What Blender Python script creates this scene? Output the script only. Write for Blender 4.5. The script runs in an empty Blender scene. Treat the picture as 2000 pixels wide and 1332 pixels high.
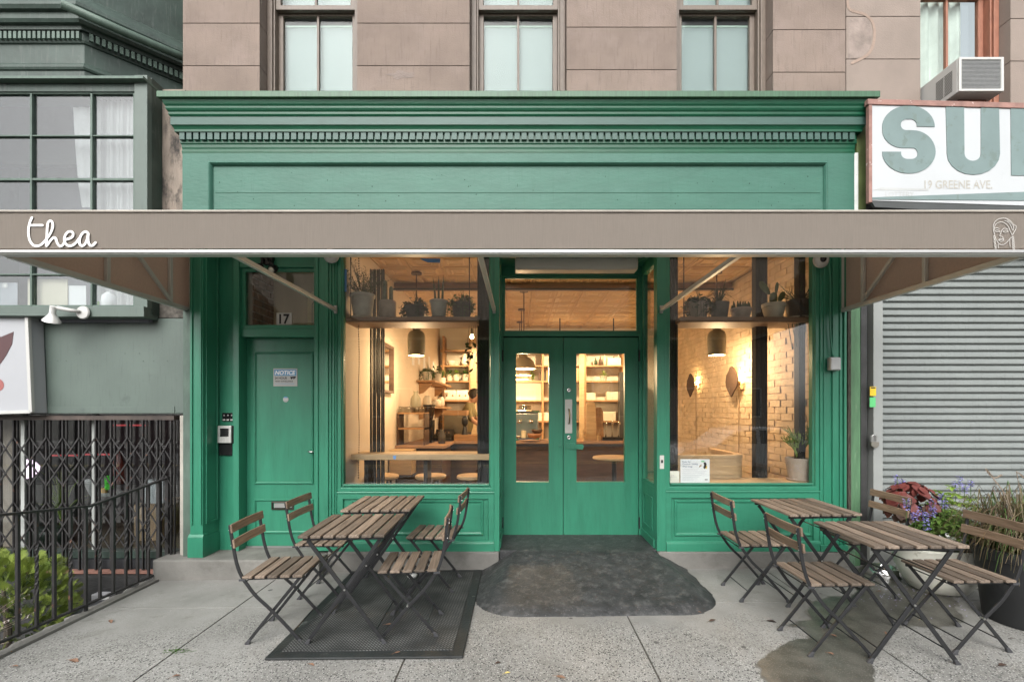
import bpy, bmesh, math, random
from mathutils import Vector, Matrix, Euler
random.seed(7)
R = math.radians
PI = math.pi
scene = bpy.context.scene
col = scene.collection

# ------------------------------------------------------------------ camera, sky, sun, exposure
F, D, EYE = 890.0, 4.2, 1.45          # focal length in photo pixels, metres from camera to shopfront, eye height
cam = bpy.data.objects.new('camera', bpy.data.cameras.new('camera'))
col.objects.link(cam)
cam.location = (0, -D, EYE)
cam.rotation_euler = (R(90), 0, 0)
cam.data.sensor_width = 36
cam.data.lens = F / 2000 * 36
cam.data.shift_x = -15 / 2000
cam.data.shift_y = 134 / 2000
cam.data.clip_start = 0.05
cam.data.clip_end = 500
scene.camera = cam

world = bpy.data.worlds.new('World')
scene.world = world
world.use_nodes = True
wn = world.node_tree
wn.nodes.clear()
sky = wn.nodes.new('ShaderNodeTexSky')
sky.sky_type = 'NISHITA'
sky.sun_disc = False
SUN_EL, SUN_ROT = R(38), R(192)
sky.sun_elevation = SUN_EL
sky.sun_rotation = SUN_ROT
sky.air_density = 1.0
sky.dust_density = 4.0
sky.ozone_density = 1.0
hs = wn.nodes.new('ShaderNodeHueSaturation')
hs.inputs['Saturation'].default_value = 0.16      # cloud cover: the sky is nearly colourless
bg = wn.nodes.new('ShaderNodeBackground')
bg.inputs['Strength'].default_value = 0.15
wo = wn.nodes.new('ShaderNodeOutputWorld')
wn.links.new(sky.outputs[0], hs.inputs['Color'])
wn.links.new(hs.outputs[0], bg.inputs['Color'])
wn.links.new(bg.outputs[0], wo.inputs['Surface'])

sun = bpy.data.objects.new('sun', bpy.data.lights.new('sun', 'SUN'))
col.objects.link(sun)
sun.data.energy = 1.1
sun.data.angle = R(50)
sun.data.color = (1, 0.97, 0.93)
sun.rotation_euler = (R(90) - SUN_EL, 0, R(180) - SUN_ROT)

scene.view_settings.view_transform = 'Standard'
scene.view_settings.look = 'None'
scene.view_settings.exposure = 0.92
scene.view_settings.gamma = 1
scene.view_settings.use_curve_mapping = False
scene.cycles.use_denoising = True
scene.cycles.max_bounces = 8
scene.cycles.diffuse_bounces = 4
scene.cycles.glossy_bounces = 4
scene.cycles.transparent_max_bounces = 12
scene.cycles.sample_clamp_indirect = 4
scene.cycles.caustics_reflective = False
scene.cycles.caustics_refractive = False

# ------------------------------------------------------------------ photo measurements -> metres
def X(px, Y): return (px - 1015) * (Y + D) / F
def Z(py, Y): return EYE - (py - 800) * (Y + D) / F
def gz(x, y): return 0.010 * (x - 2.0) + 0.012 * y      # the pavement falls to the left and to the street

# ------------------------------------------------------------------ mesh builder
WL = {}
class MB:
    def __init__(s): s.v = []; s.f = []
    def add(s, vs, fs):
        b = len(s.v); s.v += [tuple(v) for v in vs]; s.f += [tuple(i + b for i in f) for f in fs]; return s
    def box(s, x0, x1, y0, y1, z0, z1):
        if x0 > x1: x0, x1 = x1, x0
        if y0 > y1: y0, y1 = y1, y0
        if z0 > z1: z0, z1 = z1, z0
        return s.add([(x0,y0,z0),(x1,y0,z0),(x1,y1,z0),(x0,y1,z0),(x0,y0,z1),(x1,y0,z1),(x1,y1,z1),(x0,y1,z1)],
              [(0,3,2,1),(4,5,6,7),(0,1,5,4),(1,2,6,5),(2,3,7,6),(3,0,4,7)])
    def bar(s, p, q, w, h, up=(0,0,1)):
        p, q = Vector(p), Vector(q); d = (q - p).normalized(); up = Vector(up)
        if abs(d.dot(up)) > .98: up = Vector((0, 1, 0))
        a = d.cross(up).normalized() * w / 2; b = a.cross(d).normalized() * h / 2
        vs = [p-a-b, p+a-b, p+a+b, p-a+b, q-a-b, q+a-b, q+a+b, q-a+b]
        return s.add(vs, [(0,1,2,3),(7,6,5,4),(1,0,4,5),(2,1,5,6),(3,2,6,7),(0,3,7,4)])
    def tube(s, pts, r, n=8, caps=True):
        pts = [Vector(p) for p in pts]; m = len(pts)
        rs = r if isinstance(r, (list, tuple)) else [r] * m
        t0 = (pts[1] - pts[0]).normalized()
        u = t0.orthogonal().normalized(); b = len(s.v)
        for i, p in enumerate(pts):
            t = (pts[min(i+1, m-1)] - pts[max(i-1, 0)]).normalized()
            u = (u - t * u.dot(t)).normalized(); w = t.cross(u)
            for k in range(n):
                a = 2 * PI * k / n
                s.v.append(tuple(p + (u * math.cos(a) + w * math.sin(a)) * rs[i]))
        for i in range(m - 1):
            for k in range(n):
                k2 = (k + 1) % n
                s.f.append((b+i*n+k, b+i*n+k2, b+(i+1)*n+k2, b+(i+1)*n+k))
        if caps:
            s.f.append(tuple(b + k for k in reversed(range(n)))); s.f.append(tuple(b + (m-1)*n + k for k in range(n)))
        return s
    def lathe(s, prof, c=(0,0,0), n=20, sx=1, sy=1):
        b = len(s.v); m = len(prof)
        for (r, z) in prof:
            for k in range(n):
                a = 2 * PI * k / n
                s.v.append((c[0] + r*math.cos(a)*sx, c[1] + r*math.sin(a)*sy, c[2] + z))
        for i in range(m - 1):
            for k in range(n):
                k2 = (k + 1) % n
                s.f.append((b+i*n+k, b+i*n+k2, b+(i+1)*n+k2, b+(i+1)*n+k))
        if prof[0][0] > 1e-4: s.f.append(tuple(b + k for k in reversed(range(n))))
        if prof[-1][0] > 1e-4: s.f.append(tuple(b + (m-1)*n + k for k in range(n)))
        return s
    def prism(s, poly, a0, a1, axis='y'):
        m = len(poly)
        def P(u, w, a): return (u, a, w) if axis == 'y' else ((u, w, a) if axis == 'z' else (a, u, w))
        vs = [P(u, w, a0) for u, w in poly] + [P(u, w, a1) for u, w in poly]
        fs = [tuple(range(m)), tuple(reversed(range(m, 2*m)))] + [(i, i+m, (i+1) % m + m, (i+1) % m) for i in range(m)]
        return s.add(vs, fs)
    def ring(s, x0, x1, z0, z1, prof, close=True):
        # rectangular frame in the XZ plane; prof = [(inset, y)] swept round the four mitred corners
        b = len(s.v); m = len(prof)
        for (t, y) in prof:
            s.v += [(x0+t, y, z0+t), (x1-t, y, z0+t), (x1-t, y, z1-t), (x0+t, y, z1-t)]
        for i in range(m if close else m - 1):
            j = (i + 1) % m
            for k in range(4):
                k2 = (k + 1) % 4
                s.f.append((b+i*4+k, b+i*4+k2, b+j*4+k2, b+j*4+k))
        return s
    def xf(s, M):
        s.v = [tuple(M @ Vector(v)) for v in s.v]; return s
    def build(s, name, mat, parent=None, smooth=False, bev=0, auto=None, solid=0):
        me = bpy.data.meshes.new(name)
        n = len(s.v); 
        lo = [min(v[i] for v in s.v) for i in range(3)]; hi = [max(v[i] for v in s.v) for i in range(3)]
        c = Vector([(lo[i] + hi[i]) / 2 for i in range(3)])
        if parent is None: c.z = lo[2]
        me.from_pydata([(v[0]-c.x, v[1]-c.y, v[2]-c.z) for v in s.v], [], s.f)
        bm = bmesh.new(); bm.from_mesh(me); bmesh.ops.recalc_face_normals(bm, faces=bm.faces); bm.to_mesh(me); bm.free()
        me.materials.append(mat)
        if smooth or auto:
            me.shade_smooth()
            if auto: me.set_sharp_from_angle(angle=R(auto))
        o = bpy.data.objects.new(name, me); col.objects.link(o)
        WL[o.name] = c
        if parent is not None:
            o.parent = parent; o.location = c - WL[parent.name]
        else: o.location = c
        if bev:
            md = o.modifiers.new('edge', 'BEVEL'); md.width = bev; md.segments = 2; md.limit_method = 'ANGLE'; md.angle_limit = R(40); md.harden_normals = False
        if solid:
            md = o.modifiers.new('thick', 'SOLIDIFY'); md.thickness = solid; md.offset = 0
        return o

def thing(name, label, cat, loc=(0,0,0), group=None, kind=None):
    o = bpy.data.objects.new(name, None); col.objects.link(o); o.location = loc; WL[o.name] = Vector(loc)
    o.empty_display_size = 0.1
    if label: o['label'] = label
    if cat: o['category'] = cat
    if group: o['group'] = group
    if kind: o['kind'] = kind
    return o
def tag(o, label=None, cat=None, group=None, kind=None):
    if label: o['label'] = label
    if cat: o['category'] = cat
    if group: o['group'] = group
    if kind: o['kind'] = kind
    return o
def copy_obj(o, parent, loc=None):
    c = o.copy(); col.objects.link(c); c.parent = parent
    if loc is not None: c.location = loc
    return c
def copy_tree(o, parent=None):
    c = o.copy(); col.objects.link(c); c.parent = parent
    for ch in list(o.children): copy_tree(ch, c)
    return c
def at(proto, parent, p):
    """a copy of a part with its centre at world point p (parent without rotation)"""
    return copy_obj(proto, parent, Vector(p) - WL[parent.name])

def smooth_path(pts, n=6):
    """Catmull-Rom through points of any dimension"""
    out = []; P = [pts[0]] + list(pts) + [pts[-1]]
    for i in range(1, len(P) - 2):
        for k in range(n):
            t = k / n
            out.append(tuple(0.5*((2*b) + (-a+c)*t + (2*a-5*b+4*c-d)*t*t + (-a+3*b-3*c+d)*t*t*t) for a, b, c, d in zip(P[i-1], P[i], P[i+1], P[i+2])))
    out.append(tuple(pts[-1])); return out
RIB = [0]
def ribbon(mb, pts, w, y, t=0.002, round_ends=True):
    """a flat painted stroke in the XZ plane, facing -Y, with a little thickness"""
    n = len(pts); L = []; Rr = []; RIB[0] += 1; y = y - .0004*(RIB[0] % 5)
    for i, (x, z) in enumerate(pts):
        a = pts[max(i-1, 0)]; b = pts[min(i+1, n-1)]
        dx, dz = b[0]-a[0], b[1]-a[1]; l = math.hypot(dx, dz) or 1
        nx, nz = -dz/l*w/2, dx/l*w/2
        L.append((x+nx, z+nz)); Rr.append((x-nx, z-nz))
    cap1, cap0 = [], []
    if round_ends:
        for (c, s0, lst, sg) in ((pts[-1], L[-1], cap1, -1), (pts[0], Rr[0], cap0, -1)):
            a0 = math.atan2(s0[1]-c[1], s0[0]-c[0])
            for k in range(1, 6):
                a = a0 + sg*PI*k/6; lst.append((c[0]+math.cos(a)*w/2, c[1]+math.sin(a)*w/2))
    b = len(mb.v)
    for i in range(n):
        e = .0016*i/n if n > 20 else 0
        mb.v += [(L[i][0], y, L[i][1]), (Rr[i][0], y, Rr[i][1]), (L[i][0], y-t-e, L[i][1]), (Rr[i][0], y-t-e, Rr[i][1])]
    for i in range(n-1):
        o = b+4*i; p = o+4
        mb.f += [(o+2, o+3, p+3, p+2), (o, o+2, p+2, p), (o+1, p+1, p+3, o+3)]
    for lst, i in ((cap1, n-1), (cap0, 0)):
        if lst:
            e0, e1 = (L[i], Rr[i]) if i else (Rr[i], L[i])
            poly = [e0] + lst + [e1]
            mb.add([(u, y-t-(.0016 if i and n > 20 else 0), w2) for u, w2 in poly], [tuple(range(len(poly)))])
def text(name, body, mat, parent, cx, cz, y, h, width=None, bold=0.0, shear=0.0, align='CENTER'):
    """printed lettering as a thin mesh standing in the XZ plane, facing -Y"""
    cu = bpy.data.curves.new(name, 'FONT'); cu.body = body; cu.size = 1; cu.extrude = 0; cu.offset = bold; cu.shear = shear; cu.resolution_u = 3
    ob = bpy.data.objects.new('tmp', cu); col.objects.link(ob)
    dg = bpy.context.evaluated_depsgraph_get()
    me = bpy.data.meshes.new_from_object(ob.evaluated_get(dg))
    vs = [v.co.copy() for v in me.vertices]; fs = [tuple(p.vertices) for p in me.polygons]
    bpy.data.objects.remove(ob); bpy.data.curves.remove(cu); bpy.data.meshes.remove(me)
    x0, x1 = min(v.x for v in vs), max(v.x for v in vs); z0, z1 = min(v.y for v in vs), max(v.y for v in vs)
    sz = h / (z1 - z0); sx = (width / (x1 - x0)) if width else sz
    mb = MB(); mb.add([(cx + (v.x-(x0+x1)/2)*sx, y, cz + (v.y-(z0+z1)/2)*sz) for v in vs], fs)
    return mb.build(name, mat, parent)

# ------------------------------------------------------------------ materials
def rgb(r, g, b):
    f = lambda c: (c/255/12.92) if c <= 10 else ((c/255+0.055)/1.055)**2.4
    return (f(r), f(g), f(b))
MATS = {}
def M(name, c, rough=.6, metal=0, var=.15, scale=4, bump=0, bscale=60, st=(1,1,1), obj=False, spec=.5, c2=None, patch=None, pth=.62, psc=3, psoft=.06, wear=None, streak=None, rvar=0, sheen=0, trans=0, coat=0, emit=None, es=0, bst=None, spk=None, spks=150, spkt=.25):
    if name in MATS: return MATS[name]
    m = bpy.data.materials.new(name); m.use_nodes = True; nt = m.node_tree; N = nt.nodes; L = nt.links
    b = N['Principled BSDF']
    b.inputs['Roughness'].default_value = rough; b.inputs['Metallic'].default_value = metal
    b.inputs['Specular IOR Level'].default_value = spec
    if coat: b.inputs['Coat Weight'].default_value = coat; b.inputs['Coat Roughness'].default_value = .15
    if obj:
        tc = N.new('ShaderNodeTexCoord'); src = tc.outputs['Object']
        oi = N.new('ShaderNodeObjectInfo'); vm = N.new('ShaderNodeVectorMath'); vm.operation = 'SCALE'; vm.inputs['Scale'].default_value = 37
        cmb = N.new('ShaderNodeCombineXYZ')
        for k in range(3): L.new(oi.outputs['Random'], cmb.inputs[k])
        L.new(cmb.outputs[0], vm.inputs[0]); ad = N.new('ShaderNodeVectorMath'); L.new(src, ad.inputs[0]); L.new(vm.outputs[0], ad.inputs[1]); src = ad.outputs[0]
    else:
        g = N.new('ShaderNodeNewGeometry'); src = g.outputs['Position']
    def noise(sc, stretch, det=6, rg=.55):
        mp = N.new('ShaderNodeMapping'); mp.inputs['Scale'].default_value = stretch; L.new(src, mp.inputs['Vector'])
        n = N.new('ShaderNodeTexNoise'); n.inputs['Scale'].default_value = sc; n.inputs['Detail'].default_value = det; n.inputs['Roughness'].default_value = rg
        L.new(mp.outputs[0], n.inputs['Vector']); return n.outputs['Fac']
    def mix(fac, a, bb):
        x = N.new('ShaderNodeMix'); x.data_type = 'RGBA'
        if isinstance(fac, float): x.inputs['Factor'].default_value = fac
        else: L.new(fac, x.inputs['Factor'])
        for sk, vv in ((x.inputs[6], a), (x.inputs[7], bb)):
            if hasattr(vv, 'is_linked'): L.new(vv, sk)
            else: sk.default_value = (*vv, 1)
        return x.outputs[2]
    def rampf(v, a, bb):
        r = N.new('ShaderNodeMapRange'); r.inputs[1].default_value = a; r.inputs[2].default_value = bb; r.clamp = True; L.new(v, r.inputs[0]); return r.outputs[0]
    if c2 is None: ca = tuple(k*(1-var) for k in c); cb = tuple(min(k*(1+var), 1) for k in c)
    else: ca, cb = c, c2
    nz = noise(scale, st)
    colr = mix(rampf(nz, .3, .7), ca, cb)
    if patch: colr = mix(rampf(noise(psc, st if bst is None else (1,1,1), 8, .65), pth, pth + psoft), colr, patch)
    if streak: colr = mix(rampf(noise(6, (9,9,.7), 8, .7), .54, .78), colr, streak)
    if wear: colr = mix(rampf(noise(wear[2], (1,1,1), 10, .72), wear[1], wear[1]+.03), colr, wear[0])
    if spk:
        vo = N.new('ShaderNodeTexVoronoi'); vo.inputs['Scale'].default_value = spks; L.new(src, vo.inputs['Vector'])
        colr = mix(rampf(vo.outputs['Distance'], spkt, spkt - .12), colr, spk)
    if rvar:
        oi2 = N.new('ShaderNodeObjectInfo'); mr = N.new('ShaderNodeMapRange'); mr.inputs[3].default_value = 1-rvar; mr.inputs[4].default_value = 1+rvar
        L.new(oi2.outputs['Random'], mr.inputs[0]); hv = N.new('ShaderNodeHueSaturation'); L.new(mr.outputs[0], hv.inputs['Value']); L.new(colr, hv.inputs['Color']); colr = hv.outputs[0]
    L.new(colr, b.inputs['Base Color'])
    if bump:
        bp = N.new('ShaderNodeBump'); bp.inputs['Strength'].default_value = bump; bp.inputs['Distance'].default_value = .01
        L.new(noise(bscale, bst or st, 8), bp.inputs['Height']); L.new(bp.outputs[0], b.inputs['Normal'])
    if trans:
        tr = N.new('ShaderNodeBsdfTranslucent'); L.new(colr, tr.inputs['Color']); mx = N.new('ShaderNodeMixShader'); mx.inputs[0].default_value = trans
        L.new(b.outputs[0], mx.inputs[1]); L.new(tr.outputs[0], mx.inputs[2]); L.new(mx.outputs[0], N['Material Output'].inputs['Surface'])
    if emit: b.inputs['Emission Color'].default_value = (*emit, 1); b.inputs['Emission Strength'].default_value = es
    MATS[name] = m; return m
def glass_mat(name, tint=(1,1,1), f0=.05, rough=.0):
    m = bpy.data.materials.new(name); m.use_nodes = True; nt = m.node_tree; N = nt.nodes; L = nt.links; N.clear()
    out = N.new('ShaderNodeOutputMaterial'); t = N.new('ShaderNodeBsdfTransparent'); t.inputs[0].default_value = (*tint, 1)
    g = N.new('ShaderNodeBsdfGlossy'); g.inputs['Roughness'].default_value = rough
    lw = N.new('ShaderNodeLayerWeight'); lw.inputs['Blend'].default_value = .5
    pw = N.new('ShaderNodeMath'); pw.operation = 'POWER'; pw.inputs[1].default_value = 4; L.new(lw.outputs['Facing'], pw.inputs[0])
    mr = N.new('ShaderNodeMapRange'); mr.inputs[3].default_value = f0; mr.inputs[4].default_value = 1; L.new(pw.outputs[0], mr.inputs[0])
    mx = N.new('ShaderNodeMixShader'); L.new(mr.outputs[0], mx.inputs[0]); L.new(t.outputs[0], mx.inputs[1]); L.new(g.outputs[0], mx.inputs[2]); L.new(mx.outputs[0], out.inputs['Surface'])
    return m

GREEN = (0.030, 0.196, 0.118)
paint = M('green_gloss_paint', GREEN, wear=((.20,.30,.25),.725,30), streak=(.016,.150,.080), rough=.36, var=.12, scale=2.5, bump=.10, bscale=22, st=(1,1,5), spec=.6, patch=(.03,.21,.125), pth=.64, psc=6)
paint_v = M('green_gloss_paint_upright', GREEN, wear=((.20,.30,.25),.725,30), streak=(.016,.155,.083), rough=.34, var=.12, scale=2.5, bump=.10, bscale=22, st=(5,5,1), spec=.6, patch=(.03,.21,.125), pth=.66, psc=6)
paint_old = M('green_paint_weathered', wear=((.008,.05,.03),.715,26), streak=(.026,.105,.072), c=(.036,.122,.088), rough=.52, var=.08, scale=3, bump=.30, bscale=14, st=(1,1,2.5), spec=.42, patch=(.046,.135,.102), pth=.54, psc=2.5, psoft=.2)
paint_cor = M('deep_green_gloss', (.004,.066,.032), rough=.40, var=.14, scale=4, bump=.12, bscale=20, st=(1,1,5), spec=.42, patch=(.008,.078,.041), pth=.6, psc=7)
paint_sky = M('sky_tinted_green_paint', (.034,.084,.068), rough=.5, var=.12, scale=5, bump=.15, bscale=25, st=(1,1,4), patch=(.02,.095,.06), pth=.64, psc=8, psoft=.1)  # grey sky reflection on flat cornice faces, put into the paint colour
paint_flash = M('green_flashing', (.040,.105,.055), rough=.45, var=.25, scale=9, st=(8,1,.4), bump=.1)
nb_green = M('grey_green_sheet', streak=(.066,.088,.077), wear=((.17,.18,.165),.72,18), c=(.092,.122,.106), rough=.5, var=.12, scale=2.2, bump=.12, bscale=6, patch=(.075,.10,.088), pth=.62, psc=4)
nb_dark = M('dark_green_metal', streak=(.10,.115,.105), c=(.032,.053,.043), rough=.5, var=.3, scale=5, bump=.25, bscale=18, patch=(.10,.115,.105), pth=.62, psc=7, psoft=.15)
nb_mid = M('mid_green_wood', (.075,.115,.092), rough=.55, var=.2, scale=6, st=(3,3,1), bump=.2, bscale=30)
stone = M('brownstone', streak=(.135,.105,.088), c=(.200,.156,.130), rough=.92, var=.16, scale=2.0, bump=.35, bscale=90, obj=True, rvar=.05, patch=(.24,.190,.166), pth=.50, psc=3.2, psoft=.3)
stone2 = M('greyer_brownstone', (.235,.192,.164), rough=.92, var=.12, scale=2.2, bump=.35, bscale=80, obj=True, rvar=.05, patch=(.20,.162,.138), pth=.55, psc=3, psoft=.3)
mortar = M('dark_joint', (.11,.085,.072), rough=.95)
stucco = M('stained_stucco', (.24,.20,.165), rough=.95, var=.3, scale=2.5, st=(2,2,.8), bump=.5, bscale=25, patch=(.035,.032,.03), pth=.47, psc=3.0, psoft=.12)
win_wood = M('brown_sash_paint', (.135,.105,.082), rough=.5, var=.15, scale=14, st=(4,4,1), bump=.15, bscale=40, patch=(.34,.30,.26), pth=.73, psc=22)
orange_wood = M('rust_orange_paint', (.27,.115,.072), rough=.6, var=.18, scale=9, st=(3,3,1), bump=.2, bscale=40)
blind = M('white_roller_blind', (.30,.325,.33), rough=.85, var=.02)
canvas = M('taupe_awning_canvas', (.258,.224,.192), rough=.9, var=.05, scale=26, st=(7,7,.25), bump=.25, bscale=260, trans=.35, patch=(.20,.172,.147), pth=.62, psc=40, psoft=.12)
canvas_roof = M('lightened_roof_canvas', (.33,.28,.235), rough=.95, var=.05, scale=30, trans=.5)  # colour and translucency raised to brighten the space under the awning
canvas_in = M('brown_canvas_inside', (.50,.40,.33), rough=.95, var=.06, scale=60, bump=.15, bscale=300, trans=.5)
alu = M('grey_painted_aluminium', (.50,.505,.47), rough=.42, metal=.25, var=.06, scale=5)
alu_brt = M('bright_anodised_trim', (.46,.46,.45), rough=.28, metal=.55, var=.03)
piping = M('cream_piping', (.40,.365,.32), rough=.7)
white_print = M('white_print', (.92,.92,.90), rough=.7, var=.01)
white_mesh = M('white_embroidery', (.48,.46,.43), rough=.8, var=.05)
black_metal = M('black_powder_coat', (.016,.0165,.018), rough=.42, var=.2, scale=20, spec=.5, bump=.05, bscale=200)
rusty = M('weathered_black_iron', (.020,.019,.019), rough=.55, var=.3, scale=10, bump=.3, bscale=60, patch=(.14,.065,.04), pth=.63, psc=16)
foot_grey = M('grey_plastic_foot', (.045,.046,.05), rough=.5)
wood_s = M('weathered_acacia', (.078,.058,.044), c2=(.225,.176,.134), rough=.75, scale=9, st=(9,.55,9), bump=.35, bscale=32, obj=True, rvar=.55, patch=(.085,.060,.043), pth=.60, psc=9, psoft=.12)
wood_e = M('acacia_backrest', (.115,.078,.052), c2=(.25,.18,.125), rough=.66, scale=9, st=(9,.55,9), bump=.3, bscale=32, obj=True, rvar=.2, patch=(.09,.055,.036), pth=.66, psc=9)
steel = M('brushed_steel', (.62,.62,.60), rough=.3, metal=1, var=.06, scale=30)
chrome = M('polished_steel', (.80,.80,.79), rough=.08, metal=1, var=.02)
concrete_step = M('cast_concrete', (.185,.18,.165), rough=.9, var=.22, scale=3, bump=.45, bscale=40, patch=(.115,.112,.098), pth=.52, psc=5, psoft=.25, spk=(.10,.10,.09), spks=70, spkt=.14)
black_rubber = M('black_rubber', (.018,.021,.021), rough=.62, var=.35, scale=6, bump=.5, bscale=60, patch=(.10,.105,.10), pth=.64, psc=9)
black_mat_ = M('matte_black_column', (.010,.011,.012), rough=.75, var=.3, scale=6, bump=.1)
plaster = M('warm_plaster', (.72,.62,.50), rough=.9, var=.05, scale=2, bump=.08, bscale=20)
plaster_w = M('back_wall_plaster', (.70,.66,.58), rough=.9, var=.05, scale=2)
tin = M('cream_pressed_tin', (.60,.42,.245), rough=.6, var=.05, scale=3, spec=.4)
brick_w = M('painted_brick', (.62,.49,.35), rough=.85, var=.16, scale=5, bump=1.0, bscale=22)
brick_d = M('dark_brick', (.24,.165,.125), rough=.9, var=.3, scale=8, bump=.4, bscale=50, obj=True, rvar=.25)  # brick colour lightened to make up for the unbuilt hall lamp
mortar_l = M('grey_mortar', (.42,.38,.33), rough=.95, var=.15, scale=10)
oak = M('warm_oak', (.36,.20,.095), rough=.55, var=.25, scale=6, st=(.6,6,8), bump=.08, bscale=30)
oak_l = M('pale_birch', (.52,.36,.205), rough=.5, var=.16, scale=5, st=(.6,6,6))
oak_d = M('dark_walnut', (.085,.048,.030), rough=.5, var=.3, scale=6, st=(.6,6,6))
tile_floor = M('dark_floor', (.10,.085,.075), rough=.5, var=.2, scale=3)
shelf_wood = M('shelf_brown_wood', (.225,.135,.085), rough=.6, var=.2, scale=6, st=(.6,6,8), bump=.08)
terra = M('aged_clay', (.40,.33,.28), rough=.9, var=.18, scale=9, bump=.2, bscale=60, obj=True)
grey_pot = M('grey_cement_pot', (.42,.41,.37), rough=.9, var=.18, scale=9, bump=.3, bscale=60, obj=True)
dark_pot = M('charcoal_pot', (.075,.068,.060), rough=.8, var=.25, scale=8, bump=.2, obj=True)
pale_pot = M('pale_stoneware', (.60,.55,.46), rough=.7, var=.12, scale=10, obj=True)
soil = M('potting_soil', (.035,.026,.020), rough=1, var=.4, scale=40, bump=.8, bscale=60)
leaf_dk = M('dark_green_leaf', (.030,.060,.022), rough=.55, var=.35, scale=12, trans=.15)
leaf_md = M('mid_green_leaf', (.065,.130,.030), rough=.5, var=.35, scale=14, trans=.2)
leaf_lm = M('lime_green_leaf', (.20,.31,.050), rough=.5, var=.3, scale=14, trans=.25)
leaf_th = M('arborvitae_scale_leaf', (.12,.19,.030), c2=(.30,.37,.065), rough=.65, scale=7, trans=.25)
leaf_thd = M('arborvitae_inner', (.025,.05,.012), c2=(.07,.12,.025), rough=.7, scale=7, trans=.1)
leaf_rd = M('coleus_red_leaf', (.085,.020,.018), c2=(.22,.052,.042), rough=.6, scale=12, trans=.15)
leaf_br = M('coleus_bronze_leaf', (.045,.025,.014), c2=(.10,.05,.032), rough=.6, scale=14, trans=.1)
flower_b = M('lavender_blue_floret', (.27,.25,.56), rough=.6, var=.3, scale=50, trans=.2)
grass_pu = M('purple_grass_blade', (.10,.058,.052), c2=(.17,.15,.06), rough=.6, scale=9, trans=.15)
grass_tan = M('dry_plume', (.46,.37,.29), rough=.9, var=.2, scale=20, trans=.3)
dead_leaf = M('fallen_brown_leaf', (.17,.085,.045), rough=.8, var=.35, scale=40, obj=True, rvar=.4)
yellow_leaf = M('fallen_yellow_leaf', (.60,.48,.16), rough=.8, var=.2, scale=40)
bowl_w = M('weathered_white_resin', (.78,.77,.68), rough=.5, var=.1, scale=4, bump=.08, bscale=20, patch=(.50,.49,.40), pth=.6, psc=5)
plastic_blk = M('black_plastic_pot', (.016,.017,.018), rough=.65, var=.25, scale=8)
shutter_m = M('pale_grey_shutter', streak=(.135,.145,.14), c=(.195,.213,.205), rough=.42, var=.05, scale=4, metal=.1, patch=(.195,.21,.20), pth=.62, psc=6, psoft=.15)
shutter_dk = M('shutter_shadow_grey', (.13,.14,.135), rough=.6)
sign_white = M('sign_panel_white', (.43,.45,.46), rough=.35, var=.03, scale=3, patch=(.38,.395,.40), pth=.62, psc=5, psoft=.15)
sign_teal = M('sign_letter_grey_green', (.145,.200,.195), rough=.35, var=.10, scale=4, patch=(.125,.17,.155), pth=.56, psc=9)
sign_ghost = M('faded_lettering', (.365,.35,.31), rough=.5, var=.1, scale=30, patch=(.42,.43,.43), pth=.55, psc=30)
sign_ghost2 = M('ghost_decal', (.38,.39,.385), rough=.5)
sign_red = M('red_primer_frame', (.26,.145,.12), rough=.7, var=.3, scale=10, patch=(.62,.52,.48), pth=.6, psc=12)
white_plastic = M('white_plastic', (.46,.46,.44), rough=.4, var=.03)
off_white_pl = M('aged_white_plastic', (.52,.51,.47), rough=.45, var=.06)
black_plastic = M('black_gloss_plastic', (.012,.012,.013), rough=.25)
grey_metal = M('grey_metal', (.35,.35,.34), rough=.45, metal=.6)
paper = M('white_paper', (.80,.81,.83), rough=.9, var=.02)
blue_print = M('blue_print', (.13,.33,.55), rough=.5, var=.02)
ink = M('black_ink', (.015,.015,.017), rough=.6)
grey_ink = M('grey_ink', (.42,.43,.48), rough=.8)
blue_ink = M('slate_blue_ink', (.10,.15,.26), rough=.8)
rule_ink = M('pale_print', (.55,.56,.60), rough=.8)
yellow_st = M('yellow_sticker', (.80,.55,.03), rough=.5)
green_st = M('green_sticker', (.12,.55,.20), rough=.5)
tape_b = M('blue_masking_tape', (.11,.22,.42), rough=.8)
lamp_clay = M('speckled_grey_stoneware', (.215,.20,.145), rough=.55, var=.15, scale=7, spk=(.5,.48,.4), spks=90, spkt=.16)
bulb_m = M('lit_bulb', (1,.85,.6), emit=(1,.72,.38), es=30)
bulb_s = M('lamp_glow', (1,.85,.6), emit=(1,.70,.36), es=9)
globe_pk = M('pink_lit_globe', (1,.9,1), emit=(1,.72,.95), es=2.2)
glass = glass_mat('window_glass', (.97,.98,.97), .065)
glass_up = glass_mat('upper_window_glass', (.90,.94,.93), .012)
glass_dk = glass_mat('dusty_old_glass', (.86,.88,.88), .11)
skin = M('skin', (.52,.30,.20), rough=.6, var=.05)
hair = M('dark_hair', (.03,.022,.018), rough=.6)
olive_tee = M('olive_t_shirt', (.20,.17,.075), rough=.9, var=.1, scale=10)
blond = M('light_brown_hair', (.30,.20,.10), rough=.6, var=.2, scale=20)
# ------------------------------------------------------------------ ground
def gpt(px, py):
    z = 0.0
    for _ in range(6):
        d = F * (EYE - z) / (py - 800); x = (px - 1015) * d / F; z = gz(x, d - D)
    return (x, d - D)

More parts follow.
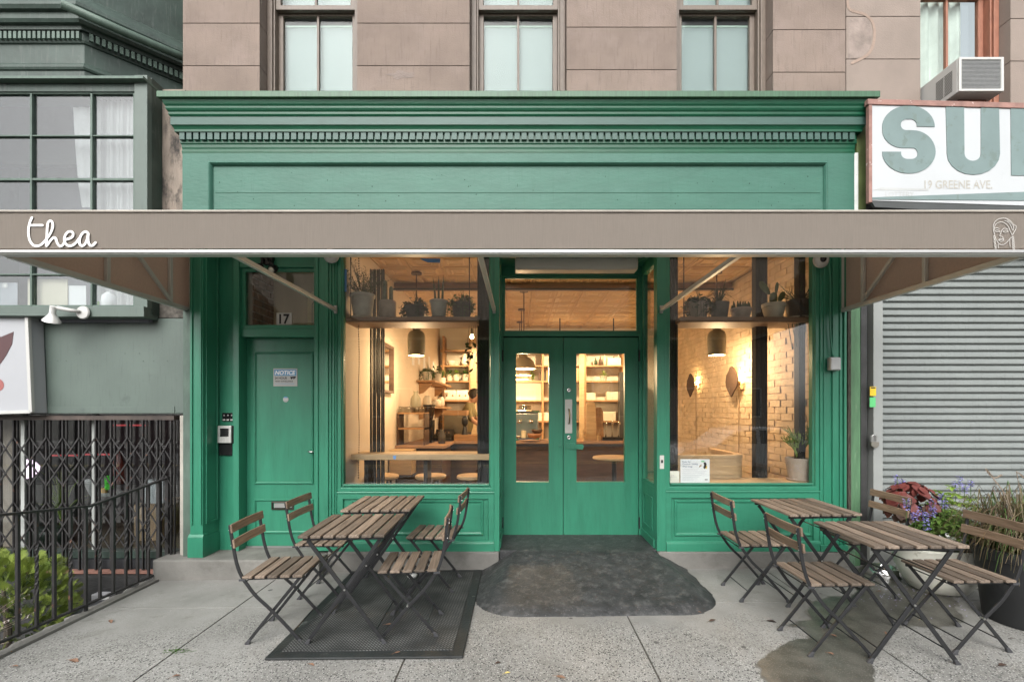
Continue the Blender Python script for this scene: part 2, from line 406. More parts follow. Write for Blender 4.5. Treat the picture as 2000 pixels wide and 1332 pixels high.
def pavement_mat():
    m = bpy.data.materials.new('pavement_concrete'); m.use_nodes = True; nt = m.node_tree; N = nt.nodes; L = nt.links; b = N['Principled BSDF']
    g = N.new('ShaderNodeNewGeometry'); P = g.outputs['Position']
    def nz(sc, det=8, r=.6, st=(1,1,1)):
        mp = N.new('ShaderNodeMapping'); mp.inputs['Scale'].default_value = st; L.new(P, mp.inputs['Vector'])
        n = N.new('ShaderNodeTexNoise'); n.inputs['Scale'].default_value = sc; n.inputs['Detail'].default_value = det; n.inputs['Roughness'].default_value = r; L.new(mp.outputs[0], n.inputs['Vector']); return n.outputs['Fac']
    def mr(v, a, c, lo=0, hi=1):
        r = N.new('ShaderNodeMapRange'); r.inputs[1].default_value = a; r.inputs[2].default_value = c; r.inputs[3].default_value = lo; r.inputs[4].default_value = hi; L.new(v, r.inputs[0]); return r.outputs[0]
    def mix(f, a, c):
        x = N.new('ShaderNodeMix'); x.data_type = 'RGBA'; L.new(f, x.inputs['Factor'])
        for sk, vv in ((x.inputs[6], a), (x.inputs[7], c)):
            if hasattr(vv, 'is_linked'): L.new(vv, sk)
            else: sk.default_value = (*vv, 1)
        return x.outputs[2]
    def mul(a, c):
        x = N.new('ShaderNodeMath'); x.operation = 'MULTIPLY'; L.new(a, x.inputs[0]); L.new(c, x.inputs[1]); return x.outputs[0]
    c = mix(mr(nz(1.6), .35, .65), (.185,.184,.172), (.285,.283,.268))
    c = mix(mr(nz(5, 10, .7), .56, .72), c, (.150,.147,.130))          # grime
    c = mix(mr(nz(14, 8, .75), .60, .74), c, (.36,.355,.335))          # worn, whitened spots
    c = mix(mr(nz(130, 2, .5), .45, .75), c, (.20,.197,.18))
    # exposed aggregate where the cement skin has worn off towards the kerb
    sp = N.new('ShaderNodeSeparateXYZ'); L.new(P, sp.inputs[0])
    ad = N.new('ShaderNodeMath'); ad.operation = 'ADD'; L.new(sp.outputs['Y'], ad.inputs[0]); L.new(mr(nz(1.3), .3, .7, -.55, .55), ad.inputs[1])
    worn = mr(ad.outputs[0], -.85, -1.45, .0, 1)
    vo = N.new('ShaderNodeTexVoronoi'); vo.inputs['Scale'].default_value = 85; L.new(P, vo.inputs['Vector'])
    sel = mr(vo.outputs['Color'], .52, .62)
    spots = mul(mr(vo.outputs['Distance'], .52, .36), sel)
    c = mix(mul(spots, worn), c, (.045,.045,.043))
    vo2 = N.new('ShaderNodeTexVoronoi'); vo2.inputs['Scale'].default_value = 120; L.new(P, vo2.inputs['Vector'])
    c = mix(mul(mul(mr(vo2.outputs['Distance'], .45, .3), mr(vo2.outputs['Color'], .62, .68)), worn), c, (.46,.455,.43))
    # dark gum and oil spots
    vo3 = N.new('ShaderNodeTexVoronoi'); vo3.inputs['Scale'].default_value = 3.4; L.new(P, vo3.inputs['Vector'])
    c = mix(mul(mr(vo3.outputs['Distance'], .075, .05), mr(vo3.outputs['Color'], .42, .46)), c, (.085,.085,.08))
    L.new(c, b.inputs['Base Color']); b.inputs['Roughness'].default_value = .88
    bp = N.new('ShaderNodeBump'); bp.inputs['Strength'].default_value = .35; bp.inputs['Distance'].default_value = .006; L.new(nz(70, 8, .7), bp.inputs['Height']); L.new(bp.outputs[0], b.inputs['Normal'])
    return m
pave = pavement_mat()
joint_dirt = M('joint_dirt', (.07,.065,.055), rough=1, var=.3, scale=30)
asphalt = M('asphalt', (.055,.055,.056), rough=.85, var=.2, scale=2, bump=.3, bscale=120)
mb = MB(); mb.add([(-200,-4.9,-.45),(200,-4.9,-.45),(200,-220,-.45),(-200,-220,-.45)], [(0,1,2,3)])
mb.add([(-3.24,-4.9,-.16),(200,-4.9,-.16),(200,1,-.16),(-3.24,1,-.16)], [(0,1,2,3)])
mb.add([(-200,-4.9,-.6),(-3.24,-4.9,-.6),(-3.24,1,-.6),(-200,1,-.6)], [(0,1,2,3)])
mb.add([(-200,1,-.16),(200,1,-.16),(200,200,-.16),(-200,200,-.16)], [(0,1,2,3)])
tag(mb.build('ground', joint_dirt), kind='structure')
mb = MB(); mb.add([(-80,-5.05,-.30),(80,-5.05,-.30),(80,-14.5,-.30),(-80,-14.5,-.30)], [(0,1,2,3)])
tag(mb.build('road', asphalt), kind='structure')
line_w = M('road_paint', (.72,.72,.68), rough=.7, var=.1, scale=20)
mb = MB()
for yy in (-9.6, -9.95): mb.box(-60, 60, yy, yy-.1, -.296, -.294)
tag(mb.build('road_markings', M('yellow_road_paint', (.62,.50,.16), rough=.7), None), kind='structure')
walk = thing('sidewalk', None, None, (0,-2,0), kind='structure')
xe = [-3.17,-2.15,-.69,.77,2.22,3.67,5.13,6.6,8.1]; ye = [.05,-.74,-2.2,-3.66,-4.9]
for i in range(len(xe)-1):
    for j in range(len(ye)-1):
        x0, x1, y1, y0 = xe[i]+.006, xe[i+1]-.006, ye[j]-.005, ye[j+1]+.005
        mb = MB(); t = random.uniform(-.0006,.0006)
        mb.add([(x,y,gz(x,y)-.12) for x,y in ((x0,y0),(x1,y0),(x1,y1),(x0,y1))] + [(x,y,gz(x,y)+t) for x,y in ((x0,y0),(x1,y0),(x1,y1),(x0,y1))],
               [(0,3,2,1),(4,5,6,7),(0,1,5,4),(1,2,6,5),(2,3,7,6),(3,0,4,7)])
        mb.build('paving_slab', pave, walk)
mb = MB(); q = ((-3.17,-4.9),(8.1,-4.9),(8.1,.05),(-3.17,.05)); mb.add([(x,y,gz(x,y)-.006) for x,y in q], [(0,1,2,3)]); mb.build('joint_filler', joint_dirt, walk)
mb = MB()
for i in range(-14, -3):
    mb.box(i*1.46+.9, i*1.46+2.35, -4.9, -1.75, -.25, -.075)
tag(mb.build('far_pavement', pave), kind='structure')
mb = MB(); mb.box(-25, 25, -5.06, -4.9, -.3, -.06); tag(mb.build('kerb', concrete_step), kind='structure')
mb = MB(); mb.box(-60, 60, -19, -14.5, -.3, -.15); tag(mb.build('opposite_pavement', pave), kind='structure')

# stone coping along the sunken area
mb = MB(); n = 40
for i in range(n+1):
    y = -1.75 + 1.75*i/n; w = .03*math.sin(i*1.7)+.02*math.sin(i*4.1)
    zz = gz(-3.2, y)+.012
    mb.v += [(-3.262-w*.5, y, zz), (-3.175, y, zz+.004), (-3.262-w*.5, y, -.6), (-3.175, y, -.6)]
    if i: b = 4*i; mb.f += [(b-4,b-3,b+1,b),(b-4,b,b+2,b-2),(b-3,b-1,b+3,b+1)]
coping = tag(mb.build('area_coping', concrete_step), kind='structure')
# wet patches
wet = bpy.data.materials.new('wet_concrete'); wet.use_nodes = True
def wet_setup():
    nt = wet.node_tree; N = nt.nodes; L = nt.links; b = N['Principled BSDF']; b.inputs['Roughness'].default_value = .32
    g = N.new('ShaderNodeNewGeometry'); n = N.new('ShaderNodeTexNoise'); n.inputs['Scale'].default_value = 9; n.inputs['Detail'].default_value = 8; L.new(g.outputs['Position'], n.inputs['Vector'])
    r = N.new('ShaderNodeValToRGB'); r.color_ramp.elements[0].color = (.058,.056,.047,1); r.color_ramp.elements[1].color = (.115,.112,.096,1); r.color_ramp.elements[0].position = .35; r.color_ramp.elements[1].position = .7; L.new(n.outputs['Fac'], r.inputs[0])
    vo = N.new('ShaderNodeTexVoronoi'); vo.inputs['Scale'].default_value = 95; L.new(g.outputs['Position'], vo.inputs['Vector'])
    mm = N.new('ShaderNodeMapRange'); mm.inputs[1].default_value = .32; mm.inputs[2].default_value = .2; L.new(vo.outputs['Distance'], mm.inputs[0])
    mx = N.new('ShaderNodeMix'); mx.data_type = 'RGBA'; L.new(mm.outputs[0], mx.inputs['Factor']); L.new(r.outputs[0], mx.inputs[6]); mx.inputs[7].default_value = (.16,.155,.135,1)
    L.new(mx.outputs[2], b.inputs['Base Color'])
    bp = N.new('ShaderNodeBump'); bp.inputs['Strength'].default_value = .3; bp.inputs['Distance'].default_value = .004; n2 = N.new('ShaderNodeTexNoise'); n2.inputs['Scale'].default_value = 80; L.new(g.outputs['Position'], n2.inputs['Vector']); L.new(n2.outputs['Fac'], bp.inputs['Height']); L.new(bp.outputs[0], b.inputs['Normal'])
wet_setup()
damp = M('damp_concrete', (.115,.112,.097), c2=(.19,.187,.17), rough=.6, scale=22, bump=.2, bscale=70, spk=(.26,.255,.235), spks=95, spkt=.2)
def wet_patch(poly, jit=.016):
    pts = [gpt(1350 + x/3.077, 900 + y/3.077) for x, y in poly]
    out = []
    for i, p in enumerate(pts):
        q = pts[(i+1) % len(pts)]; l = math.hypot(q[0]-p[0], q[1]-p[1]); k = max(2, int(l/.03))
        for j in range(k):
            t = j/k; out.append((p[0]+(q[0]-p[0])*t + random.uniform(-jit, jit), p[1]+(q[1]-p[1])*t + random.uniform(-jit, jit)))
    cxm = sum(p[0] for p in out)/len(out); cym = sum(p[1] for p in out)/len(out); halo = []
    for x, y in out:
        l = math.hypot(x-cxm, y-cym) or 1; g = random.uniform(.008,.03); halo.append((x+(x-cxm)/l*g, y+(y-cym)/l*g))
    mb = MB(); mb.add([(x, y, gz(x, y)+.0025) for x, y in halo], [tuple(range(len(halo)))]); tag(mb.build('damp_edge', damp), kind='structure')
    mb = MB(); mb.add([(x, y, gz(x, y)+.0055) for x, y in out], [tuple(range(len(out)))])
    return tag(mb.build('wet_patch', wet), kind='structure')
wet_patch([(1010,640),(960,720),(1000,790),(960,830),(850,815),(740,850),(705,900),(740,945),(640,975),(560,983),(690,1000),(715,1070),(610,1080),(520,1130),(420,1190),(400,1230),(440,1300),(480,1420),(980,1420),(1110,1300),(1085,1190),(1150,1120),(1210,1000),(1330,985),(1480,1005),(1600,985),(1640,950),(1600,900),(1590,840),(1500,770),(1420,700),(1300,640),(1150,610)])
0 and wet_patch([(1165,1140),(1230,1190),(1330,1240),(1420,1300),(1530,1420),(1400,1420),(1300,1290),(1200,1215)])

# rubber mat / cellar cover and entrance ramp
def mat_tread():
    m = bpy.data.materials.new('diamond_tread_rubber'); m.use_nodes = True; nt = m.node_tree; N = nt.nodes; L = nt.links; b = N['Principled BSDF']
    g = N.new('ShaderNodeNewGeometry'); mp = N.new('ShaderNodeMapping'); mp.inputs['Rotation'].default_value = (0,0,R(45)); mp.inputs['Scale'].default_value = (48,48,48); L.new(g.outputs['Position'], mp.inputs[0])
    ck = N.new('ShaderNodeTexBrick'); ck.inputs['Scale'].default_value = 1; ck.inputs['Mortar Size'].default_value = .16; ck.inputs['Brick Width'].default_value = 1.3; ck.inputs['Row Height'].default_value = .7; L.new(mp.outputs[0], ck.inputs['Vector'])
    n = N.new('ShaderNodeTexNoise'); n.inputs['Scale'].default_value = 5; n.inputs['Detail'].default_value = 9; L.new(g.outputs['Position'], n.inputs['Vector'])
    r = N.new('ShaderNodeValToRGB'); r.color_ramp.elements[0].position = .38; r.color_ramp.elements[0].color = (.040,.043,.042,1); r.color_ramp.elements[1].position = .72; r.color_ramp.elements[1].color = (.14,.145,.14,1); L.new(n.outputs['Fac'], r.inputs[0])
    mx = N.new('ShaderNodeMix'); mx.data_type = 'RGBA'; L.new(ck.outputs['Fac'], mx.inputs['Factor']); L.new(r.outputs[0], mx.inputs[6]); mx.inputs[7].default_value = (.014,.015,.015,1); L.new(mx.outputs[2], b.inputs['Base Color'])
    bp = N.new('ShaderNodeBump'); bp.invert = True; bp.inputs['Strength'].default_value = .8; bp.inputs['Distance'].default_value = .006; L.new(ck.outputs['Fac'], bp.inputs['Height']); L.new(bp.outputs[0], b.inputs['Normal']); b.inputs['Roughness'].default_value = .75
    return m
def slab_on_ground(x0, x1, y0, y1, h0, h1, sk=0):
    mb = MB(); q = ((x0,y0),(x1,y0+sk),(x1,y1),(x0,y1))
    mb.add([(x,y,gz(x,y)+h0) for x,y in q]+[(x,y,gz(x,y)+h1) for x,y in q], [(0,3,2,1),(4,5,6,7),(0,1,5,4),(1,2,6,5),(2,3,7,6),(3,0,4,7)]); return mb
rm = thing('rubber_mat', 'black rubber floor mat with diamond tread under the tables by the side door', 'mat', (-.95,-.72,gz(-.95,-.72)))
slab_on_ground(-1.528,-.340,-1.475,-.045,.004,.018).build('mat_border', black_rubber, rm, bev=.006)
slab_on_ground(-1.458,-.410,-1.405,-.11,.014,.0225).build('tread_field', mat_tread(), rm, bev=.002)
ramp_mat = M('scuffed_black_ramp', (.018,.020,.021), c2=(.048,.050,.051), rough=.55, scale=7, bump=.7, bscale=45, patch=(.13,.132,.130), pth=.50, psc=16, psoft=.34, spk=(.26,.26,.25), spks=42, spkt=.13)
mb = MB(); nx, ny = 84, 48
for j in range(ny+1):
    for i in range(nx+1):
        x = -.40 + 1.98*i/nx; y = -.98 + .98*j/ny
        cx, cy, hx, hy, r = .585, -.0, .935, .945, .36
        qx, qy = abs(x-cx)-hx+r, abs(y-cy)-hy+r
        sd = math.hypot(max(qx,0), max(qy,0)) + min(max(qx,qy),0) - r
        sd += .006*math.sin(x*7+1)+.003*math.sin(y*23+x*7)
        h = min(.165*max(0, 1+y/.98)**.85 + .012, -sd*(.55 if y > -.6 else .5))
        h = min(h, .158 - (gz(x,0)))
        h += .002*math.sin(x*40)*math.sin(y*33)
        if sd > .01: h = -.02
        z = gz(x,y)*(1 if y < -.3 else -y/.3) + h if False else gz(x,y) + h
        mb.v.append((x,y,min(z,.157)))
for j in range(ny):
    for i in range(nx):
        a = j*(nx+1)+i; mb.f.append((a,a+1,a+nx+2,a+nx+1))
rp = thing('entrance_ramp', 'scuffed black concrete ramp with rounded edge leading up to the double doors', 'ramp', (.55,-.5,0))
mb.build('slope', ramp_mat, rp, smooth=True)
MB().box(-.185,1.262,0,.62,.02,.1565).build('landing', ramp_mat, rp)
sm_ = M('cement_smear', (.205,.201,.184), c2=(.33,.326,.305), rough=.9, scale=18, bump=.3, bscale=60)
def smear(pts, w0, w1):
    mb = MB(); P = smooth_path(pts, 8); n = len(P)
    for i, (x, y) in enumerate(P):
        a = P[max(i-1,0)]; b = P[min(i+1,n-1)]; l = math.hypot(b[0]-a[0], b[1]-a[1]) or 1; nx, ny = (b[1]-a[1])/l, -(b[0]-a[0])/l
        w = (w0+(w1-w0)*abs(math.sin(i*.7)*math.cos(i*.31)))*min(1, i/3, (n-1-i)/3+.02)
        for t in (-.02, w+random.uniform(0,.012)): mb.v.append((x+nx*t, y+ny*t, gz(x,y)+.0045))
        if i: q = 2*i; mb.f.append((q-2,q-1,q+1,q))
    mb.build('cement_smear', sm_, rp)
0 and smear([(-.33,-.30),(-.355,-.55),(-.26,-.85),(-.05,-.955),(.35,-.955),(.75,-.95),(1.15,-.93),(1.40,-.80),(1.50,-.62),(1.53,-.4)], .008, .045)

# concrete base course and side door step
mb = MB(); mb.box(-1.76,-.19,-.035,.14,-.2,.150); tag(mb.build('base_kerb', concrete_step, bev=.012), kind='structure')
mb = MB(); mb.box(1.268,3.02,-.035,.14,-.2,.150); tag(mb.build('base_kerb', concrete_step, bev=.012), kind='structure')
mb = MB(); mb.box(-3.235,-1.765,-.19,.30,-.2,.128); tag(mb.build('door_step', concrete_step, bev=.015), kind='structure')

# ------------------------------------------------------------------ green storefront
SF = thing('green_storefront', 'glossy green timber shopfront with dentil cornice and two big windows', 'storefront', (0,0,.15))
def panel(parent, x0, x1, z0, z1, yf, mat=paint, w=.022, name='panel_moulding'):
    mb = MB(); mb.ring(x0, x1, z0, z1, [(0,yf+.002),(0,yf-.010),(.006,yf-.016),(.012,yf-.016),(.016,yf-.008),(w,yf-.004),(w,yf+.002)])
    return mb.build(name, mat, parent)
# side door bay --------------------------------------------------------------
pl = MB(); pl.box(-2.952,-2.838,-.12,.12,.128,3.2).build('pilaster', paint_v, SF, bev=.004)
pil = [c for c in SF.children if c.name.startswith('pilaster')][0]
mb = MB(); mb.box(-2.966,-2.828,-.134,.11,.1285,.31); mb.prism([(-.134,.31),(-.121,.335),(-.05,.335),(-.05,.31)], -2.964,-2.829, 'x'); mb.build('plinth', paint_v, pil, bev=.003)
mb = MB()
for a, bb in ((-2.945,-2.925),(-2.865,-2.845)): mb.box(a, bb, -.132, -.119, .42, 3.1)
mb.build('fillet', paint_v, pil, bev=.003)
mb = MB()   # moulding round the sunk panel on the return face
for (y0,y1,z0,z1) in ((-.085,-.070,.42,3.0),(.062,.077,.42,3.0),(-.0695,.0615,.42,.436)): mb.box(-2.8395,-2.826,y0,y1,z0,z1)
mb.build('return_moulding', paint_v, pil, bev=.003)
MB().box(-2.837,-2.665,.10,.13,.128,3.2).build('door_surround', paint_v, SF)
mb = MB(); mb.box(-2.68,-2.625,.06,.20,.1285,2.90); mb.box(-2.695,-2.681,.075,.20,.1285,2.9); mb.build('door_casing', paint_v, SF, bev=.003)
MB().box(-2.6245,-1.88,.07,.20,2.785,3.2).build('door_head', paint, SF, bev=.003)
MB().box(-2.6245,-1.88,.095,.20,2.135,2.215).build('transom_bar', paint, SF, bev=.005)
mb = MB(); mb.ring(-2.6245,-1.885,2.2155,2.7845,[(0,.10),(0,.13),(.03,.13),(.036,.11),(.03,.10)]); mb.build('transom_frame', paint, SF, bev=.002)
MB().box(-2.592,-1.90,.135,.141,2.246,2.752).build('transom_pane', glass, SF)
def num_card():
    c = MB().box(X(540,.13),X(570,.13),.131,.134,Z(635.5,.13),Z(611,.13)).build('number_card', white_plastic, SF)
    text('house_number', '17', ink, c, X(555.5,.13), Z(623.2,.13), .1295, .095, .098, bold=.03)
num_card()
dr = MB().box(-2.624,-1.925,.18,.225,.142,2.132).build('side_door', paint_v, SF, bev=.003)
panel(dr, X(497,.18), X(613,.18), Z(945,.18), Z(687,.18), .18)
panel(dr, X(497,.18), X(613,.18), Z(1041,.18), Z(974,.18), .18)
mb = MB(); mb.ring(X(531,.18),X(574,.18),Z(995,.18),Z(978.5,.18),[(0,.1795),(0,.170),(.012,.168),(.016,.1795)]); mb.build('mail_slot', M('dark_bronze',(.07,.06,.05),rough=.4,metal=.7), dr)
MB().box(X(536,.18),X(570,.18),.174,.1795,Z(991,.18),Z(982.5,.18)).build('flap', grey_metal, dr)
MB().tube([(-2.01,.18,1.05),(-2.01,.135,1.05),(-1.99,.13,1.05),(-1.955,.13,1.05)], .008, 8).build('handle', steel, dr, smooth=True)
MB().box(-2.624,-1.93,.165,.18,.131,.142).build('threshold', grey_metal, SF)
mb = MB(); mb.box(-1.885,-1.683,-.012,.20,.152,3.2); post = mb.build('post', paint_v, SF, bev=.004)
mb = MB()
for a, w in ((-1.868,.02),(-1.785,.03),(-1.742,.014),(-1.71,.012)): mb.box(a, a+w, -.026, -.011, .22, 3.1)
mb.build('fillet', paint_v, post, bev=.003)
MB().box(-1.905,-1.88,.02,.2,.142,3.0).build('door_stop', paint_v, SF)
# display windows ------------------------------------------------------------
def display(x0, x1, gx0, gx1, z_sill, z_top, pan):
    gz0, gz1 = z_sill, z_top
    wf = MB(); wf.ring(x0, x1, gz0-.060, 3.0, [(0,.08),(0,0),(gx0-x0-.012,0),(gx0-x0-.008,.022),(gx0-x0,.026),(gx0-x0,.08)] if False else [(0,.08),(0,0),(.034,0),(.040,.020),(.048,.024),(.048,.08)])
    f = wf.build('window_frame', paint_v, SF, bev=.003)
    MB().box(x0+.046, x1-.046, .055, .062, gz0-.018, 2.96).build('window_pane', glass, SF)
    mb = MB(); mb.box(x0+.0485, x1-.0485, -.0, .0545, gz0-.0119, gz0+.004); mb.build('sill_bead', paint, f, bev=.004)
    mb = MB(); mb.box(x0-.004, x1+.004, -.016, .03, gz0-.078, gz0-.0605); mb.build('window_sill', paint, f, bev=.006)
    bk = MB().box(x0, x1, .02, .06, .152, gz0-.079).build('bulkhead', paint, SF)
    mb = MB(); mb.ring(x0, x1, .151, gz0-.0785, [(0,.021),(0,-.004),(.052,-.004),(.058,.021)]); mb.build('bulkhead_frame', paint, bk, bev=.003)
    panel(bk, pan[0], pan[1], pan[2], pan[3], .02, w=.028)
    MB().prism([(-.0045,.245),(-.016,.235),(-.020,.22),(-.020,.151),(-.0045,.151)], x0+.001, x1-.001, 'x').build('base_board', paint, bk)
    return f
display(-1.682,-.236, -1.65,-.27, Z(945,.05), 2.87, (X(685,0),X(944,0),Z(1046,0),Z(977,0)))
display(1.346,2.762, 1.36,2.72, Z(943,.05), 2.86, (X(1318,0),X(1588,0),Z(1047,0),Z(977,0)))
# corner posts of the entrance
MB().box(-.2355,-.186,-.012,.05,.15,3.0).build('entrance_post', paint_v, SF, bev=.003)
MB().box(1.262,1.3455,-.012,.05,.15,3.0).build('entrance_post', paint_v, SF, bev=.003)
# returns of the entrance, each with a side light
for sx, xx in ((1,1.263),(-1,-.187)):
    xo = xx + sx*.045
    rt = MB().box(xx, xo, .0505,.52,.157,.72).build('entrance_return', paint_v, SF)
    mb = MB(); mb.box(xx, xo, .0505,.095,.7205,3.0); mb.box(xx, xo, .455,.52,.7205,3.0); mb.box(xx, xo, .0955,.4545,2.82,3.0); mb.box(xx, xo, .0955,.4545,.7205,.755); mb.build('sidelight_frame', paint_v, rt, bev=.003)
    MB().box(xx+sx*.02, xx+sx*.026, .095,.455,.755,2.82).build('sidelight_pane', glass, rt)
    mb = MB(); x2 = xx - sx*.010
    for (y0,y1,z0,z1) in ((.12,.14,.30,.62),(.41,.43,.30,.62),(.1405,.4095,.30,.32),(.1405,.4095,.60,.62)): mb.box(min(x2,xx-sx*.0005), max(x2,xx-sx*.0005), y0,y1,z0,z1)
    mb.box(min(xx-sx*.012,xx-sx*.0005), max(xx-sx*.012,xx-sx*.0005), .06,.515,.1575,.235)
    mb.build('return_moulding', paint, rt, bev=.003)
MB().box(-.23,1.31,.0505,.60,2.93,2.99).build('entrance_soffit', paint, SF)
MB().box(-.23,1.31,-.01,.05,2.885,3.0).build('entrance_head', paint, SF, bev=.003)
# double doors and their transom
yd = .52
mb = MB(); mb.box(X(976,yd),X(982.5,yd),yd-.015,yd+.06,.157,2.93); mb.box(X(1247.5,yd),X(1254,yd),yd-.015,yd+.06,.157,2.93)
mb.box(X(982.6,yd),X(1247.4,yd),yd-.015,yd+.06,Z(657,yd),Z(650,yd)); mb.box(X(982.6,yd),X(1247.4,yd),yd-.015,yd+.06,Z(540,yd),2.93)
mb.build('door_frame', paint, SF, bev=.003)
mb = MB(); mb.ring(X(982.6,yd),X(1247.4,yd),Z(649.9,yd),Z(540.1,yd),[(0,yd),(0,yd+.03),(.022,yd+.03),(.022,yd)]); mb.build('transom_frame', paint, SF, bev=.002)
MB().box(X(985,yd),X(1245,yd),yd+.012,yd+.018,Z(649,yd),Z(541,yd)).build('transom_pane', glass, SF)
def leaf(px0, px1, gx0, gx1):
    x0, x1, z0, z1 = X(px0,yd), X(px1,yd), Z(1048,yd), Z(660,yd); a0, a1, b0, b1 = X(gx0,yd), X(gx1,yd), Z(941,yd), Z(690.5,yd)
    mb = MB(); mb.box(x0,a0,yd,yd+.045,z0,z1); mb.box(a1,x1,yd,yd+.045,z0,z1); mb.box(a0+.0001,a1-.0001,yd+.0004,yd+.0446,z0,b0); mb.box(a0+.0001,a1-.0001,yd+.0004,yd+.0446,b1,z1)
    o = mb.build('door', paint_v, SF)
    MB().box(a0-.004,a1+.004,yd+.02,yd+.026,b0-.004,b1+.004).build('door_pane', glass, o)
    return o
for (a_, b_, c_, e_) in ((979,987,1052,655),(1243,1251,1052,655),(1096,1105,1048,664),(987.2,1242.8,663,655.5)):
    MB().box(X(a_,yd+.046), X(b_,yd+.046), yd+.0462, yd+.062, Z(c_,yd+.046), Z(e_,yd+.046)).build('door_stop', paint, SF)
d1 = leaf(983.5,1099.3,1008,1072); d2 = leaf(1100.7,1246.5,1126,1220)
for o, px in ((d1,982.0),(d2,1248.2)):
    for py in (695,1020): 
        MB().tube([(X(px,yd),yd-.012,Z(py+11,yd)),(X(px,yd),yd-.012,Z(py-11,yd))], .008, 8).build('hinge', black_metal, o)
MB().box(X(1103.5,yd),X(1117.5,yd),yd-.006,yd-.0004,Z(846,yd),Z(780,yd)).build('push_plate', off_white_pl, d2, bev=.002)
MB().tube(smooth_path([(X(1111,yd),yd-.008,Z(799,yd)),(X(1111,yd),yd-.045,Z(802,yd)),(X(1111.5,yd),yd-.058,Z(813,yd)),(X(1111,yd),yd-.045,Z(824,yd)),(X(1111,yd),yd-.008,Z(827,yd))],4), .0075, 8).build('pull_handle', M('worn_brass',(.30,.25,.14),rough=.35,metal=1), d2, smooth=True)
for py in (762,854):
    c = (X(1111,yd),yd,Z(py,yd)); mb = MB(); mb.lathe([(.0235,0),(.0235,.009),(.019,.016),(.010,.017),(.009,.012),(0,.012)], n=20); mb.xf(Matrix.Translation(c) @ Matrix.Rotation(R(90),4,'X')); k = mb.build('lock_cylinder', chrome, d2, smooth=True)
    mb = MB(); mb.box(c[0]-.0025,c[0]+.0025,yd-.0135,yd-.0125,c[2]-.006,c[2]+.006); mb.build('keyhole', ink, k)
mb = MB(); mb.box(X(1104.5,yd),X(1116,yd),yd-.008,yd-.0004,Z(876,yd),Z(866,yd)); mb.box(X(1113,yd),X(1123,yd),yd-.020,yd-.0085,Z(877,yd),Z(865,yd))
mb.prism([(X(1121,yd),Z(876,yd)),(X(1137,yd),Z(878,yd)),(X(1140,yd),Z(872,yd)),(X(1137,yd),Z(866.5,yd)),(X(1121,yd),Z(867,yd))], yd-.028,yd-.021); mb.build('hasp', paint, d2, bev=.002)
mb = MB(); mb.tube([(X(1094,yd),yd,Z(871,yd)),(X(1094,yd),yd-.018,Z(871,yd))],.009,10); mb.box(X(1090.5,yd),X(1097.5,yd),yd-.004,yd-.0004,Z(874,yd),Z(868,yd)); mb.build('staple', paint, d1)
# etched outline of the emblem on the door glass is drawn later with the awning emblem
# right pilaster --------------------------------------------------------------
rp_ = MB().box(2.7625,2.997,-.012,.10,.152,3.2).build('pilaster', paint_v, SF, bev=.004)
mb = MB()
for a, w, y in ((2.79,.016,-.022),(2.865,.05,-.030),(2.935,.022,-.024),(2.968,.022,-.034)): mb.box(a, a+w, y, -.011, .21, 3.1)
mb.build('fillet', paint_v, rp_, bev=.003)
MB().box(2.755,3.003,-.04,.08,.1525,.21).build('plinth', paint_v, rp_, bev=.004)
MB().box(-2.952,3.0,.0,.10,3.0,3.2).build('lintel_board', paint, SF)
MB().box(-.186,1.262,.60,.64,2.86,3.2).build('lintel_board', paint, SF)
# sign fascia ----------------------------------------------------------------
ys = -.05
xa, xb = X(360,ys), X(1665,ys)
FB = MB().box(xa, xb, ys, .12, 2.98, 3.80).build('fascia_board', paint_old, SF)
z_in = Z(324,ys)
mb = MB()
mb.box(xa+.0005, X(411,ys), ys-.024, ys-.0004, 2.981, Z(303,ys)); mb.box(X(1613,ys), xb-.0005, ys-.024, ys-.0004, 2.981, Z(303,ys)); mb.box(X(411,ys)+.0003, X(1613,ys)-.0003, ys-.0235, ys-.0004, Z(319.5,ys), Z(303,ys))
mb.build('fascia_rail', paint_old, FB)
mb = MB(); mb.ring(X(411.2,ys), X(1612.8,ys), 2.9, Z(319.7,ys), [(0,ys-.0004),(0,ys-.030),(.008,ys-.034),(.016,ys-.026),(.026,ys-.006),(.026,ys-.0004)]); mb.build('panel_moulding', paint_old, FB)
for k, zz in enumerate((3.27, 3.42)):
    mb = MB(); x = xa + .2
    mb.box(X(417,ys)+.02, X(1606,ys)-.02, ys-.0022, ys-.0003, zz, zz+.0035); mb.build('board_joint', M('paint_shadow_gap',(.008,.06,.035),rough=.8), FB)
def nails():
    mb = MB()
    for _ in range(58):
        x = random.uniform(xa+.3, xb-.3); z = random.uniform(3.2, 3.62); r = random.uniform(.003,.006)
        mb.add([(x+r*math.cos(a), ys-.0012, z+r*math.sin(a)) for a in [k*PI/3 for k in range(6)]], [tuple(range(6))])
    o = mb.build('nail_holes', M('nail_hole_dark',(.01,.04,.025),rough=.9), FB); o['kind'] = 'stuff'
nails()
MB().box(xb+.001, xb+.045, ys-.01, .10, 2.9, Z(300,ys)).build('bare_end_board', M('peeling_white_edge',(.62,.64,.62),rough=.8,var=.1,scale=12,patch=(.03,.2,.1),pth=.62,psc=9), FB)
